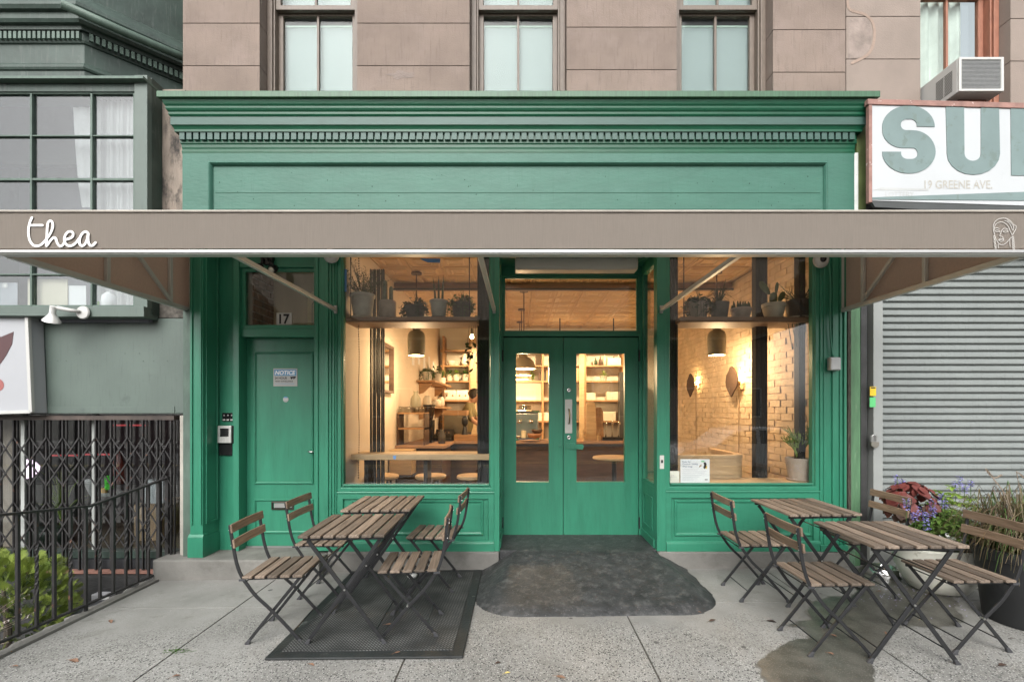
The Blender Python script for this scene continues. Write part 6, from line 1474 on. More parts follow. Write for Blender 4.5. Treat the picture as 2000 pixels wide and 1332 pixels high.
for k in range(5):
    y = 2.9+.42*k; tag(MB().box(-1.6795,-1.676,y,y+.16,2.15+.05*(k%2),2.38+.05*(k%2)).build('menu_sheet', paper), ('first','second','third','fourth','fifth')[k]+' pinned paper along the left cafe wall counting from the window', 'paper', 'papers pinned on the left wall')
tag(MB().box(-1.02,-.60,2.86,3.06,.9665,1.06).build('pastry_tray', oak), 'low wooden pastry crate on the counter left of the barista', 'crate')
tag(MB().box(-1.66,-1.38,1.60,1.88,.62,.93).build('side_crate', oak_l), 'pale wooden crate below the mirror on the left', 'crate')
tag(MB().lathe([(0,0),(.05,0),(.055,.12),(.03,.17),(.03,.20),(0,.2)], (-1.12,2.35,.966), n=16).build('syrup_bottle', dark_pot, smooth=True), 'dark squat bottle on the coffee station', 'bottle')
kn = thing('knock_box', 'black slanted coffee tool rack at the front of the counter', 'rack', (-1.2,2.86,.966)); MB().prism([(2.80,.9665),(3.02,.9665),(3.02,1.14),(2.80,1.02)], -1.32, -1.04, 'x').build('body', black_metal, kn)
for k in range(5): MB().tube([(-1.29+.05*k,2.86,1.05),(-1.29+.05*k,2.80,1.10)], .01, 8).build('handle', chrome, kn)

# barista: one continuous body grown from a skeleton
def person():
    o = thing('person', 'person in an olive t-shirt bending over the counter behind the cafe window', 'person', (-.93,3.75,FZ))
    B = Vector((-.95,3.78,0))
    J = {'pel':(0,0,.95),'sp':(.02,-.03,1.12),'ch':(.07,-.08,1.30),'nk':(.13,-.12,1.43),'hd':(.19,-.15,1.50),'ht':(.22,-.16,1.61),
         'ls':(.08,-.26,1.36),'le':(.13,-.38,1.14),'lw':(.30,-.42,1.04),'lh':(.38,-.42,1.02),'rs':(.08,.10,1.36),'re':(.20,.08,1.14),'rw':(.34,-.06,1.05),'rh':(.41,-.10,1.03),
         'lp':(0,-.10,.92),'lk':(.03,-.11,.52),'la':(-.02,-.11,.08),'lt':(.10,-.11,.03),'rp':(0,.10,.92),'rk':(.04,.11,.52),'ra':(0,.11,.08),'rt':(.12,.11,.03)}
    rad = {'pel':.15,'sp':.135,'ch':.15,'nk':.055,'hd':.085,'ht':.07,'ls':.065,'le':.045,'lw':.032,'lh':.03,'rs':.065,'re':.045,'rw':.032,'rh':.03,'lp':.10,'lk':.065,'la':.045,'lt':.04,'rp':.10,'rk':.065,'ra':.045,'rt':.04}
    E = [('pel','sp'),('sp','ch'),('ch','nk'),('nk','hd'),('hd','ht'),('ch','ls'),('ls','le'),('le','lw'),('lw','lh'),('ch','rs'),('rs','re'),('re','rw'),('rw','rh'),('pel','lp'),('lp','lk'),('lk','la'),('la','lt'),('pel','rp'),('rp','rk'),('rk','ra'),('ra','rt')]
    ks = list(J); vs = [Vector(J[k])+B+Vector((0,0,FZ)) for k in ks]; es = [(ks.index(a), ks.index(b)) for a, b in E]
    for hnd, el in (('lh','lw'),('rh','rw')):        # five fingers per hand
        h = vs[ks.index(hnd)]; d = (h-vs[ks.index(el)]).normalized(); s = d.cross(Vector((0,0,1))).normalized()
        for q in range(5):
            off = s*(.024-.013*q) if q < 4 else s*-.032-d*.02
            a = len(vs); vs.append(h+off+d*.03); vs.append(h+off*1.1+d*(.06+(.012 if q in (1,2) else 0))-Vector((0,0,.018))); es += [(ks.index(hnd),a),(a,a+1)]
    me = bpy.data.meshes.new('body'); me.from_pydata([v-WL[o.name] for v in vs], es, []); b = bpy.data.objects.new('body', me); col.objects.link(b); b.parent = o; WL[b.name] = WL[o.name].copy()
    md = b.modifiers.new('skin','SKIN'); sk = me.skin_vertices[0].data
    for i in range(len(vs)): r = rad[ks[i]] if i < len(ks) else .0085; sk[i].radius = (r, r)
    sk[0].use_root = True; b.modifiers.new('sub','SUBSURF').levels = 2; b.modifiers['sub'].render_levels = 2; md.use_smooth_shade = True
    m = bpy.data.materials.new('barista'); m.use_nodes = True; nt = m.node_tree; N = nt.nodes; L = nt.links; bs = N['Principled BSDF']; bs.inputs['Roughness'].default_value = .8
    g = N.new('ShaderNodeNewGeometry'); sx = N.new('ShaderNodeSeparateXYZ'); L.new(g.outputs['Position'], sx.inputs[0])
    r1 = N.new('ShaderNodeValToRGB'); r1.color_ramp.interpolation = 'CONSTANT'; mp = N.new('ShaderNodeMapRange'); mp.inputs[1].default_value = 0; mp.inputs[2].default_value = 2; L.new(sx.outputs['Z'], mp.inputs[0]); L.new(mp.outputs[0], r1.inputs[0])
    el = r1.color_ramp.elements; el[0].color = (.05,.05,.07,1); el[1].position = .53; el[1].color = (.20,.165,.075,1); e = el.new(.785); e.color = (.52,.30,.20,1)
    dx = N.new('ShaderNodeMath'); dx.operation = 'GREATER_THAN'; dx.inputs[1].default_value = -.80; L.new(sx.outputs['X'], dx.inputs[0])
    lz = N.new('ShaderNodeMath'); lz.operation = 'LESS_THAN'; lz.inputs[1].default_value = 1.33; L.new(sx.outputs['Z'], lz.inputs[0]); mu = N.new('ShaderNodeMath'); mu.operation = 'MULTIPLY'; L.new(dx.outputs[0], mu.inputs[0]); L.new(lz.outputs[0], mu.inputs[1])
    mx = N.new('ShaderNodeMix'); mx.data_type = 'RGBA'; L.new(mu.outputs[0], mx.inputs['Factor']); L.new(r1.outputs[0], mx.inputs[6]); mx.inputs[7].default_value = (.52,.30,.20,1); L.new(mx.outputs[2], bs.inputs['Base Color'])
    me.materials.append(m)
    hc = B+Vector((.20,-.155,1.555+FZ)); mb = MB(); mb.lathe([(0,-.10),(.05,-.085),(.085,-.03),(.092,.03),(.07,.085),(0,.105)], hc+Vector((-.03,0,.01)), n=18); mb.build('hair', hair, o, smooth=True)
    mb = MB(); mb.lathe([(0,-.05),(.035,-.035),(.045,0),(.035,.035),(0,.05)], hc+Vector((-.10,0,.03)), n=12); mb.build('hair_bun', blond, o, smooth=True)
    mb = MB(); mb.lathe([(0,-.095),(.05,-.08),(.072,-.02),(.07,.03),(.05,.07),(0,.08)], hc+Vector((.03,0,-.015)), n=18); mb.lathe([(0,-.02),(.012,-.012),(.008,.02),(0,.03)], hc+Vector((.108,0,-.02)), n=8); f = mb.build('face', skin, o, smooth=True)
    for dy in (-.028,.028): MB().lathe([(0,-.008),(.009,0),(0,.008)], hc+Vector((.088,dy,.005)), n=8).build('eye', ink, f)
    MB().box(hc.x+.090,hc.x+.098,hc.y-.02,hc.y+.02,hc.z-.058,hc.z-.05).build('mouth', M('lip',(.40,.16,.13),rough=.6), f)
person()

# papers in the right window, tape on the glass
yp_ = .0755
pp = thing('rules_poster', 'white rules for outdoor dining sheet standing in the right window', 'notice', (X(1357,yp_),yp_,.765))
MB().box(X(1329,yp_), X(1386,yp_), yp_, yp_+.003, .7655, Z(896.5,yp_)).build('sheet', paper, pp)
for k, t in enumerate(('Rules for','Outdoor Dining','With Dogs')): text('heading', t, blue_ink, pp, X(1332.5+(16,29,19)[k]/2*1.05,yp_), Z(901.5+4.9*k,yp_), yp_-.001, .018, (16,30,19.5)[k]*(yp_+D)/F, bold=.01)
for k, (w_, py) in enumerate(((32,915.5),(30,917.2),(47,920),(45,922.8),(42,924.6),(38,927.5),(34,930.5),(33,932.3),(30,934.6),(22,937))): MB().box(X(1332.5,yp_), X(1332.5+w_,yp_), yp_-.0012, yp_-.0004, Z(py+.35,yp_), Z(py-.35,yp_)).build('text_line', rule_ink, pp)
for poly, m_ in (([(1374,903),(1378,902.5),(1380,906),(1379,911),(1376,916),(1373.5,913),(1375,908)], ink), ([(1377,908),(1381,910),(1380,916),(1377.5,914)], yellow_st), ([(1365,911),(1370,906),(1370,910),(1366,912.5)], oak), ([(1369,900),(1376,900),(1375,902),(1370,902.2)], green_st)): MB().prism([(X(a,yp_),Z(b,yp_)) for a, b in poly], yp_-.0013, yp_-.0004).build('dog_drawing', m_, pp)
MB().box(X(1376.5,yp_), X(1382,yp_), yp_-.0013, yp_-.0004, Z(937.2,yp_), Z(935.6,yp_)).build('stamp', ink, pp)
p2 = thing('small_card', 'small cream card standing at the corner of the right window', 'card', (X(1313,yp_),yp_,.765))
MB().box(X(1303,yp_), X(1327,yp_), yp_, yp_+.003, .7655, Z(919.5,yp_)).build('sheet', M('cream_stock',(.80,.78,.70),rough=.9), p2)
text('printed_line', 'OUR', grey_ink, p2, X(1314,yp_), Z(928,yp_), yp_-.001, .007, .03); text('printed_line', 'PARKING', grey_ink, p2, X(1314,yp_), Z(931,yp_), yp_-.001, .007, .07)
yt = .054
for poly, lab in (([(668.5,523),(677.5,527),(677,570),(669,570)],'strip of blue tape at the upper left corner of the left window'),([(820,505),(860,505.5),(859.5,513.5),(836,513),(826,509)],'torn piece of blue tape at the top of the left window'),([(767,889.5),(774,889.5),(773,897),(769,897)],'small blue tape tab low on the left window')): tag(MB().prism([(X(a,yt),Z(b,yt)) for a, b in poly], yt-.0008, yt+.0002).build('blue_tape', tape_b), lab, 'tape', 'blue tape on the left window')

# ------------------------------------------------------------------ fittings on the shopfront
vl = thing('strip_light', 'unlit frosted strip light under the entrance soffit', 'light', (X(1122,.25),.25,2.87))
x0, x1 = X(1006,.25), X(1242,.25)
MB().box(x0+.03, x1-.03, .20, .30, Z(508,.25)+.002, 2.9295).build('housing', off_white_pl, vl, bev=.006)
mb = MB(); zz0_, zz1_ = Z(531,.25), Z(508,.25)
mb.prism([(.16,zz1_),(.165,zz0_+.02),(.185,zz0_),(.315,zz0_),(.335,zz0_+.02),(.34,zz1_)], x0, x1, 'x'); mb.build('diffuser', M('frosted_cover',(.50,.50,.46),rough=.35,var=.04,trans=.15), vl, bev=.008)
for px in (1022,1122,1225): MB().box(X(px,.16)-.008, X(px,.16)+.008, .150, .1595, zz1_-.02, zz1_+.02).build('clip', steel, vl)
cd = thing('painted_conduit', 'green painted conduit running across the entrance soffit', 'conduit', (1.2,.2,2.8)); MB().tube(smooth_path([(x1-.02,.25,2.90),(1.16,.22,2.90),(1.215,.15,2.91),(1.235,.06,2.925)],4), .011, 8).build('pipe', paint, cd, smooth=True)
def dome(px, py, y, label, led=False):
    o = thing('dome_camera', label, 'camera', (X(px,y),y,Z(py,y)), 'white dome cameras under the awning'); c = Vector((X(px,y),y,Z(py,y))); Mx = Matrix.Translation(c) @ Matrix.Rotation(R(90),4,'X')
    q = MB().lathe([(.0,-.002),(.068,-.002),(.070,.012),(.062,.03),(.045,.042),(.034,.046),(.030,.040),(0,.040)], n=28); q.xf(Mx); q.build('housing', white_plastic, o, auto=50)
    q = MB().lathe([(.028,.040),(.024,.052),(.012,.060),(0,.062)], n=20); q.xf(Mx); q.build('lens', black_plastic, o, smooth=True)
dome(648,500,-.045,'white dome camera on the post above the side door')
dome(1602,509,-.05,'white dome camera on the right pilaster under the awning')
cq = thing('pilaster_conduit', 'thin green conduit down the right pilaster to the outlet box', 'conduit', (2.9,-.05,2)); MB().tube(smooth_path([(X(1612,-.04),-.042,Z(505,-.04)),(X(1619,-.04),-.042,Z(520,-.04)),(X(1622,-.04),-.042,Z(560,-.04)),(X(1621,-.04),-.042,Z(640,-.04)),(X(1626,-.04),-.042,Z(698,-.04))],4), .008, 8).build('pipe', paint_v, cq, smooth=True)
jb = thing('outlet_box', 'grey weatherproof outlet box on the right pilaster', 'outlet', (X(1628,-.06),-.06,Z(710,-.06)))
MB().box(X(1617,-.05), X(1638,-.05), -.075, -.034, Z(724,-.05), Z(698,-.05)).build('box', grey_metal, jb, bev=.008); MB().box(X(1620,-.08), X(1639.5,-.08), -.105, -.0755, Z(723,-.08), Z(699,-.08)).build('cover', M('clear_grey_cover',(.42,.43,.43),rough=.25), jb, bev=.010)
tf = thing('twin_floodlight', 'black twin head floodlight over the side door', 'floodlight', (X(520,.05),.03,2.8))
c = Vector((X(520,.03),.03,Z(504,.03))); q = MB().lathe([(0,0),(.062,0),(.066,.012),(.055,.035),(0,.04)], n=24); q.xf(Matrix.Translation(c+Vector((0,.035,0))) @ Matrix.Rotation(R(90),4,'X')); q.build('base', black_plastic, tf, auto=50)
for px, py, an, dx in ((505,522,-20,-.02),(532,525,18,.02)):
    h = Vector((X(px,-.03),-.02,Z(py,-.03))); MB().tube([c+Vector((dx,-.01,-.01)), h+Vector((0,.03,.03))], .012, 8).build('arm', black_plastic, tf, smooth=True)
    q = MB().lathe([(.0,.055),(.025,.05),(.036,.02),(.038,-.02),(.034,-.03),(.028,-.026)], n=20); q.f = [f for f in q.f if len(f)==4]; q.xf(Matrix.Translation(h) @ Euler((R(-55),R(an),0)).to_matrix().to_4x4()); hd = q.build('head', black_plastic, tf, smooth=True)
    q = MB().lathe([(.028,-.024),(.02,-.03),(0,-.032)], n=20); q.xf(Matrix.Translation(h) @ Euler((R(-55),R(an),0)).to_matrix().to_4x4()); q.build('lens', M('frosted_lens',(.72,.70,.60),rough=.3), tf, smooth=True)
ic = thing('intercom', 'silver and black intercom panel with keypad beside the side door', 'intercom', (X(440,.08),.08,Z(875,.08)))
MB().box(X(429.5,.09), X(455,.09), .078, .0995, Z(889,.09), Z(862,.09)).build('card_reader', black_plastic, ic, bev=.003)
MB().box(X(427,.06), X(456.5,.06), .055, .0775, Z(866,.06), Z(831,.06)).build('back_box', black_plastic, ic, bev=.003)
fp = MB().box(X(426,.05), X(452.5,.05), .040, .0545, Z(865,.05), Z(831.5,.05)).build('face_plate', M('satin_steel_plate',(.58,.58,.56),rough=.35,metal=.5), ic, bev=.004)
MB().box(X(430,.04), X(446.5,.04), .0375, .0398, Z(852.5,.04), Z(836.5,.04)).build('screen', black_plastic, fp)
for r_ in range(3):
    for k in range(3): MB().box(X(429.5+6*k,.04), X(434+6*k,.04), .037, .0398, Z(857.3+3.1*r_,.04), Z(855+3.1*r_,.04)).build('key', white_plastic, fp)
bz = thing('doorbell_panel', 'row of three black doorbell buttons above the intercom', 'doorbell', (X(444,.09),.09,Z(815,.09)))
for k in range(3):
    px = 434.5+7.4*k; b = MB().box(X(px,.09), X(px+6.6,.09), .085, .0998, Z(822.5,.09), Z(806,.09)).build('bell', black_plastic, bz, bev=.002)
    MB().box(X(px+.8,.085), X(px+5.6,.085), .0835, .0848, Z(821.5,.085), Z(818.5,.085)).build('name_tag', white_plastic, bz); MB().lathe([(.008,0),(.006,.003),(0,.004)], (0,0,0), n=12).xf(Matrix.Translation((X(px+3.3,.085),.085,Z(811,.085))) @ Matrix.Rotation(R(90),4,'X')).build('button', grey_metal, bz)
ns = thing('notice_sign', 'small white and blue video surveillance notice on the side door', 'sign', (X(557,.17),.17,Z(737,.17)))
yn = .1775
def nx_(zx): return X(525+zx/13.32, yn)
def nz_(zy): return Z(700+zy/13.32, yn)
MB().box(nx_(120), nx_(745), yn-.002, yn, nz_(725), nz_(262)).build('plate', white_plastic, ns, bev=.003)
MB().box(nx_(145), nx_(720), yn-.003, yn-.0022, nz_(452), nz_(290)).build('header', blue_print, ns)
text('heading', 'NOTICE', white_print, ns, nx_(432), nz_(373), yn-.0036, nz_(320)-nz_(428), nx_(695)-nx_(165), bold=.03, shear=.2)
text('line', '24 HOUR', ink, ns, nx_(320), nz_(512), yn-.003, nz_(480)-nz_(545), nx_(485)-nx_(160), bold=.02)
text('line', 'VIDEO SURVEILLANCE', ink, ns, nx_(395), nz_(595), yn-.003, nz_(575)-nz_(615), nx_(630)-nx_(160), bold=.02)
text('line', 'ALL ACTIVITIES ARE MONITORED', blue_print, ns, nx_(415), nz_(660), yn-.003, nz_(645)-nz_(675), nx_(665)-nx_(165))
MB().prism([(nx_(a),nz_(b)) for a, b in ((560,480),(705,466),(705,500),(680,520),(655,540),(640,535),(640,500),(600,545),(575,530))], yn-.003, yn-.0022).build('camera_pictogram', ink, ns)
for a, b in ((140,285),(725,285),(140,700),(715,700)): MB().tube([(nx_(a),yn-.002,nz_(b)),(nx_(a),yn-.0035,nz_(b))], .003, 8).build('screw', grey_metal, ns)
os_ = thing('alarm_sticker', 'small octagonal white and blue sticker on the side door', 'sticker', (nx_(440),yn,nz_(1065)))
MB().prism([(nx_(440)+.0275*math.cos(R(22.5+45*k)), nz_(1065)+.0275*math.sin(R(22.5+45*k))) for k in range(8)], yn, yn+.002).build('octagon', white_plastic, os_)
MB().prism([(nx_(a),nz_(b)) for a, b in ((405,995),(475,995),(492,1025),(385,1025))], yn-.001, yn-.0002).build('band', blue_print, os_); MB().prism([(nx_(a),nz_(b)) for a, b in ((385,1095),(495,1095),(470,1120),(410,1120))], yn-.001, yn-.0002).build('band', grey_metal, os_)
lp = thing('strike_plate', 'worn steel strike plate on the entrance post', 'plate', (X(1292,-.012),-.012,Z(905,-.012)))
MB().box(X(1288.5,-.014), X(1297,-.014), -.0165, -.0125, Z(915.5,-.014), Z(889,-.014)).build('plate', off_white_pl, lp, bev=.002); MB().box(X(1291,-.0165), X(1295,-.0165), -.0185, -.0167, Z(904,-.0165), Z(898,-.0165)).build('slot', ink, lp)
# ------------------------------------------------------------------ folding bistro chairs and tables
def flat_path(mb, pts, w, t, side=(0,1,0)):
    """flat steel bar along pts (in a plane normal to side): w across the bend plane, t along side"""
    pts = [Vector(p) for p in pts]; s = Vector(side); n = len(pts); b0 = len(mb.v)
    for i, p in enumerate(pts):
        d = (pts[min(i+1,n-1)]-pts[max(i-1,0)]).normalized(); u = d.cross(s).normalized()
        mb.v += [tuple(p+u*w/2+s*t/2), tuple(p+u*w/2-s*t/2), tuple(p-u*w/2-s*t/2), tuple(p-u*w/2+s*t/2)]
        if i:
            q = b0+4*i
            for k in range(4): k2 = (k+1)%4; mb.f.append((q-4+k,q-4+k2,q+k2,q+k))
    mb.f += [(b0+3,b0+2,b0+1,b0), tuple(b0+4*(n-1)+k for k in range(4))]
def foot(x, y, d): 
    mb = MB(); mb.prism([(x-.009-d*.008,.032),(x+.009-d*.008,.032),(x+.010+max(d,0)*.012,.008),(x+.010+max(d,0)*.012,0),(x-.010+min(d,0)*.012,0),(x-.010+min(d,0)*.012,.008)], y-.009, y+.009); return mb
def make_chair():
    o = thing('folding_chair', 'x', 'chair', (0,0,0), 'folding chairs set out on the pavement')
    for sy in (-1, 1):
        mb = MB(); y = .178*sy
        flat_path(mb, smooth_path([(-.259,y,.774),(-.250,y,.70),(-.238,y,.62),(-.222,y,.53),(-.195,y,.45),(-.155,y,.385),(-.10,y,.31),(.0,y,.21),(.165,y,.022)],3), .020, .009); mb.build('back_leg', black_metal, o, bev=.002)
        mb = MB(); y2 = .158*sy; flat_path(mb, [(.165,y2,.425),(.0,y2,.225),(-.165,y2,.022)], .020, .010); mb.build('front_leg', black_metal, o, bev=.002)
        mb = MB(); y3 = .150*sy; mb.box(-.165, .185, y3-.006, y3+.006, .413, .430); mb.build('seat_rail', black_metal, o)
        foot(.168, y, 1).build('foot', foot_grey, o, bev=.003); foot(-.168, y2, -1).build('foot', foot_grey, o, bev=.003)
        MB().tube([(.004,y-.008*sy-.012,.217),(.004,y+.008*sy+.004,.217)], .006, 8).build('pivot', steel, o)
        MB().box(-.205,-.165,y-.006,y+.012*sy,.418,.43).build('stop', foot_grey, o)
    for (x, z, a) in ((.118,.078,.175),(-.118,.078,.155),(-.172,.408,.175),(.135,.395,.155)): MB().tube([(x,-a,z),(x,a,z)], .0042, 8).build('cross_rod', black_metal, o)
    s0 = None
    for k in range(5):
        x = -.155+.078*k
        if s0 is None: s0 = MB().box(x-.030, x+.030, -.19, .19, .4305, .447).build('seat_slat', wood_s, o, bev=.0035); l0 = s0.location.copy()
        else: copy_obj(s0, o, l0+Vector((.078*k,0,0)))
    for z, x in ((.752,-.2465),(.655,-.2335)):
        mb = MB(); n = 8
        for i in range(n+1):
            y = -.195+.39*i/n; bow = -.010*(1-(2*i/n-1)**2); sl = .10*.055
            mb.v += [(x+bow-.0005,y,z-.027),(x+.013+bow,y,z-.027),(x+.013+bow-sl,y,z+.027),(x+bow-sl-.0005,y,z+.027)]
            if i:
                q = 4*i
                for k in range(4): k2=(k+1)%4; mb.f.append((q-4+k,q-4+k2,q+k2,q+k))
        mb.f += [(3,2,1,0), tuple(4*n+k for k in range(4))]; bsl = mb.build('back_slat', wood_e, o, bev=.003)
        for sy in (-1,1):
            for dz in (-.012,.012): MB().tube([(x-.022,.178*sy,z+dz),(x-.010,.178*sy,z+dz)], .0035, 6).build('screw', steel, bsl)
    return o
def make_table():
    o = thing('folding_table', 'x', 'table', (0,0,0), 'folding tables set out on the pavement'); s0 = None
    for k in range(7):
        x = -.234+.078*k
        if s0 is None: s0 = MB().box(x-.031, x+.031, -.275, .275, .684, .702).build('table_slat', wood_s, o, bev=.004); l0 = s0.location.copy()
        else: copy_obj(s0, o, l0+Vector((.078*k, random.uniform(-.002,.002), 0)))
    for y in (-.232,.232): MB().box(-.25,.25,y-.007,y+.007,.662,.6838).build('top_rail', black_metal, o, bev=.002)
    for y, dy in ((-.215,1),(.215,-1)):
        for sx in (-1,1):
            mb = MB(); yy = y+dy*.0065*sx; flat_path(mb, [(-.235*sx,yy,.022),(0,yy,.345),(.225*sx,yy,.660)], .024, .011); mb.build('leg', black_metal, o, bev=.002)
            foot(-.238*sx, yy, -sx).build('foot', foot_grey, o, bev=.003)
        MB().tube([(0,y-.016,.345),(0,y+.016,.345)], .006, 8).build('pivot', steel, o)
    for x, z in ((-.19,.084),(.19,.084),(-.13,.53),(.13,.53)): MB().tube([(x,-.215,z),(x,.215,z)], .0045, 8).build('cross_rod', black_metal, o)
    return o
nrm = Vector((-.010,-.012,1)).normalized()
tiltM = Vector((0,0,1)).rotation_difference(nrm).to_matrix().to_4x4()
def place(o, x, y, yaw, dz=0):
    o.matrix_world = Matrix.Translation((x,y,gz(x,y)+dz)) @ tiltM @ Matrix.Rotation(R(yaw),4,'Z')
    o.location = (x,y,gz(x,y)+dz); o.rotation_euler = (tiltM @ Matrix.Rotation(R(yaw),4,'Z')).to_euler()
mat_h = .0225
tb = make_table(); TB = [(-1.10,-1.11,1,mat_h,'front wooden slat table of the pair on the black rubber mat'),(-1.10,-.435,0,mat_h,'rear wooden slat table of the pair by the mail slot door'),(2.225,-.615,1,0,'rear wooden slat table below the right display window'),(2.275,-1.355,-1,.0,'front wooden slat table on the wet pavement near the planters')]
for i, (x, y, a, h, lab) in enumerate(TB):
    o = tb if i == 0 else copy_tree(tb); o['label'] = lab; place(o, x, y, a, h)
ch = make_chair(); CH = [(-1.58,-1.11,3,0,'leftmost folding chair, facing right at the front table on the mat'),(-1.56,-.455,-2,0,'folding chair in front of the mail slot of the side door'),(-.725,-1.10,184,mat_h,'folding chair seen from its seat side on the mat, nearest the ramp'),(-.705,-.38,176,mat_h,'rear folding chair on the mat, against the left bulkhead panel'),
  (1.86,-.575,0,0,'folding chair beside the ramp, at the rear right table'),(1.90,-1.335,0,.004,'nearest folding chair of the right group, its legs on the wet edge'),(2.71,-.56,180,.004,'folding chair half hidden behind the front right table, by the red coleus'),(2.77,-1.30,180,.0,'rightmost folding chair in front of the white planter')]
for i, (x, y, a, h, lab) in enumerate(CH):
    o = ch if i == 0 else copy_tree(ch); o['label'] = lab; place(o, x, y, a, h)

# ------------------------------------------------------------------ planters
rng = random.Random(11)
px_, py_ = 3.38, -.52; pz = gz(px_,py_)
BP = thing('bowl_planter', 'chipped white bowl planter overflowing with red coleus and blue salvia', 'planter', (px_,py_,pz))
mb = MB(); n = 44; prof_b = [(.0,.0),(.17,.0),(.20,.015),(.255,.09),(.295,.18),(.315,.28),(.325,.345),(.335,.36),(.318,.365),(.305,.345),(.29,.30),(0,.29)]
for r_, z in prof_b:
    for k in range(n):
        a = 2*PI*k/n; w = 1+.025*math.sin(2*a+.4)+(.02*math.sin(5*a) if z > .3 else 0); dz_ = (.012*math.sin(3*a+1) if z > .3 else 0) - (.05*math.exp(-((a-5.2)/.12)**2) if z > .33 and r_ > .3 else 0); mb.v.append((px_+r_*math.cos(a)*w, py_+r_*math.sin(a)*w*.92, pz+z+dz_))
for i in range(len(prof_b)-1):
    for k in range(n): k2=(k+1)%n; mb.f.append((i*n+k,i*n+k2,(i+1)*n+k2,(i+1)*n+k))
mb.build('bowl', bowl_w, BP, smooth=True)
MB().lathe([(0,0),(.29,0),(0,.02)], (px_,py_,pz+.31), n=20).build('soil', soil, BP)
mb = MB(); mb2 = MB(); cc = Vector((px_-.20,py_+.02,pz+.70))
for k in range(170):
    d = rv(rng,-.7,1); p = cc+Vector((d.x*.155, d.y*.13, d.z*.16)); dirv = Vector((d.x*.55+rng.uniform(-.5,.5), d.y*.55+rng.uniform(-.4,.4), -.55+d.z*.35+rng.uniform(-.25,.25))); L_ = rng.uniform(.055,.10)
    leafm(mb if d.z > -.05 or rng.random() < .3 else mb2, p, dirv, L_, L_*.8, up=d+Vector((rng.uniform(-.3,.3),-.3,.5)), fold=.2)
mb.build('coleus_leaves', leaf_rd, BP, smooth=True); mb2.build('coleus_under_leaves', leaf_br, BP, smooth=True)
mb = MB()
for k in range(9): a = rng.uniform(0,6.3); mb.tube([(px_-.14,py_,pz+.3),(px_-.17+.06*math.cos(a),py_+.05*math.sin(a),pz+.5),(px_-.19+.13*math.cos(a),py_+.1*math.sin(a),pz+.66)], [.007,.005,.003], 5)
mb.build('coleus_stems', leaf_br, BP)
def whorls(mb, n, cx, cy, rx, ry, z0, z1, L0, L1, sd):
    r2 = random.Random(sd)
    for k in range(n):
        a = r2.uniform(0,2*PI); q = math.sqrt(r2.random()); x = cx+math.cos(a)*rx*q; y = cy+math.sin(a)*ry*q; z = z0+(z1-z0)*(1-q*q*.6)*r2.uniform(.45,1)
        t = r2.uniform(0,6)
        for j in range(7):
            b = t+j*2*PI/7+r2.uniform(-.2,.2); leafm(mb, (x,y,z), (math.cos(b), math.sin(b), r2.uniform(-.25,.5)), r2.uniform(L0,L1), r2.uniform(L0,L1)*.48, fold=.3)
mb = MB(); whorls(mb, 120, px_-.10, py_-.17, .24, .13, pz+.38, pz+.68, .05,.085, 1); mb.build('salvia_leaves', M('fresh_green_leaf',(.165,.29,.060),rough=.45,var=.3,scale=16,trans=.2), BP, smooth=True)
mb = MB(); whorls(mb, 80, px_+.14, py_+.04, .20, .18, pz+.42, pz+.82, .035,.06, 2); whorls(mb, 34, px_+.25, py_-.1, .14, .12, pz+.32, pz+.5, .03,.05, 3); mb.build('lime_foliage', leaf_lm, BP, smooth=True)
mb = MB(); mbs = MB()
for (fx_, fz_) in ((1797,1000),(1822,987),(1822,1003),(1788,1011),(1845,985),(1808,1010),(1770,985),(1752,938),(1762,945),(1884,955),(1896,945),(1875,938),(1866,950),(1840,975),(1810,1025)):
    yy_ = py_-.30 if fz_ > 970 else py_+.05; b = Vector((X(fx_,yy_), yy_, Z(fz_,yy_))); mbs.tube([b-Vector((0,0,.12)), b, b+Vector((.005,0,.035))], .0022, 4)
    for k in range(34):
        d = rv(rng,-.4,.7); h = rng.uniform(-.035,.04); leafm(mb, b+Vector((d.x*.008,d.y*.008,h)), d, rng.uniform(.014,.024), .014)
mb.build('salvia_florets', flower_b, BP)['kind'] = 'stuff'; mbs.build('flower_stems', leaf_md, BP)['kind'] = 'stuff'
gp = thing('grass_planter', 'black plastic pot of purple fountain grass at the right picture edge', 'planter', (3.44,-1.10,gz(3.44,-1.1)))
gx, gy = 3.46, -1.08; g0 = gz(gx,gy)
MB().lathe([(0,0),(.205,0),(.21,.01),(.255,.43),(.27,.435),(.275,.50),(.262,.505),(.25,.48),(0,.47)], (gx,gy,g0), n=32).build('pot', plastic_blk, gp, auto=40)
mb = MB(); mb2 = MB(); c = Vector((gx,gy,g0+.46))
def blade(mb, p, pts, w):
    for i in range(len(pts)-1):
        a, b = pts[i], pts[i+1]; s_ = Vector((-(b-a).y, (b-a).x, 0)); s_ = s_.normalized()*w if s_.length > 1e-4 else Vector((w,0,0)); f0, f1 = 1-i/len(pts), 1-(i+1)/len(pts); mb.add([a-s_*f0, a+s_*f0, b+s_*f1, b-s_*f1], [(0,1,2,3)])
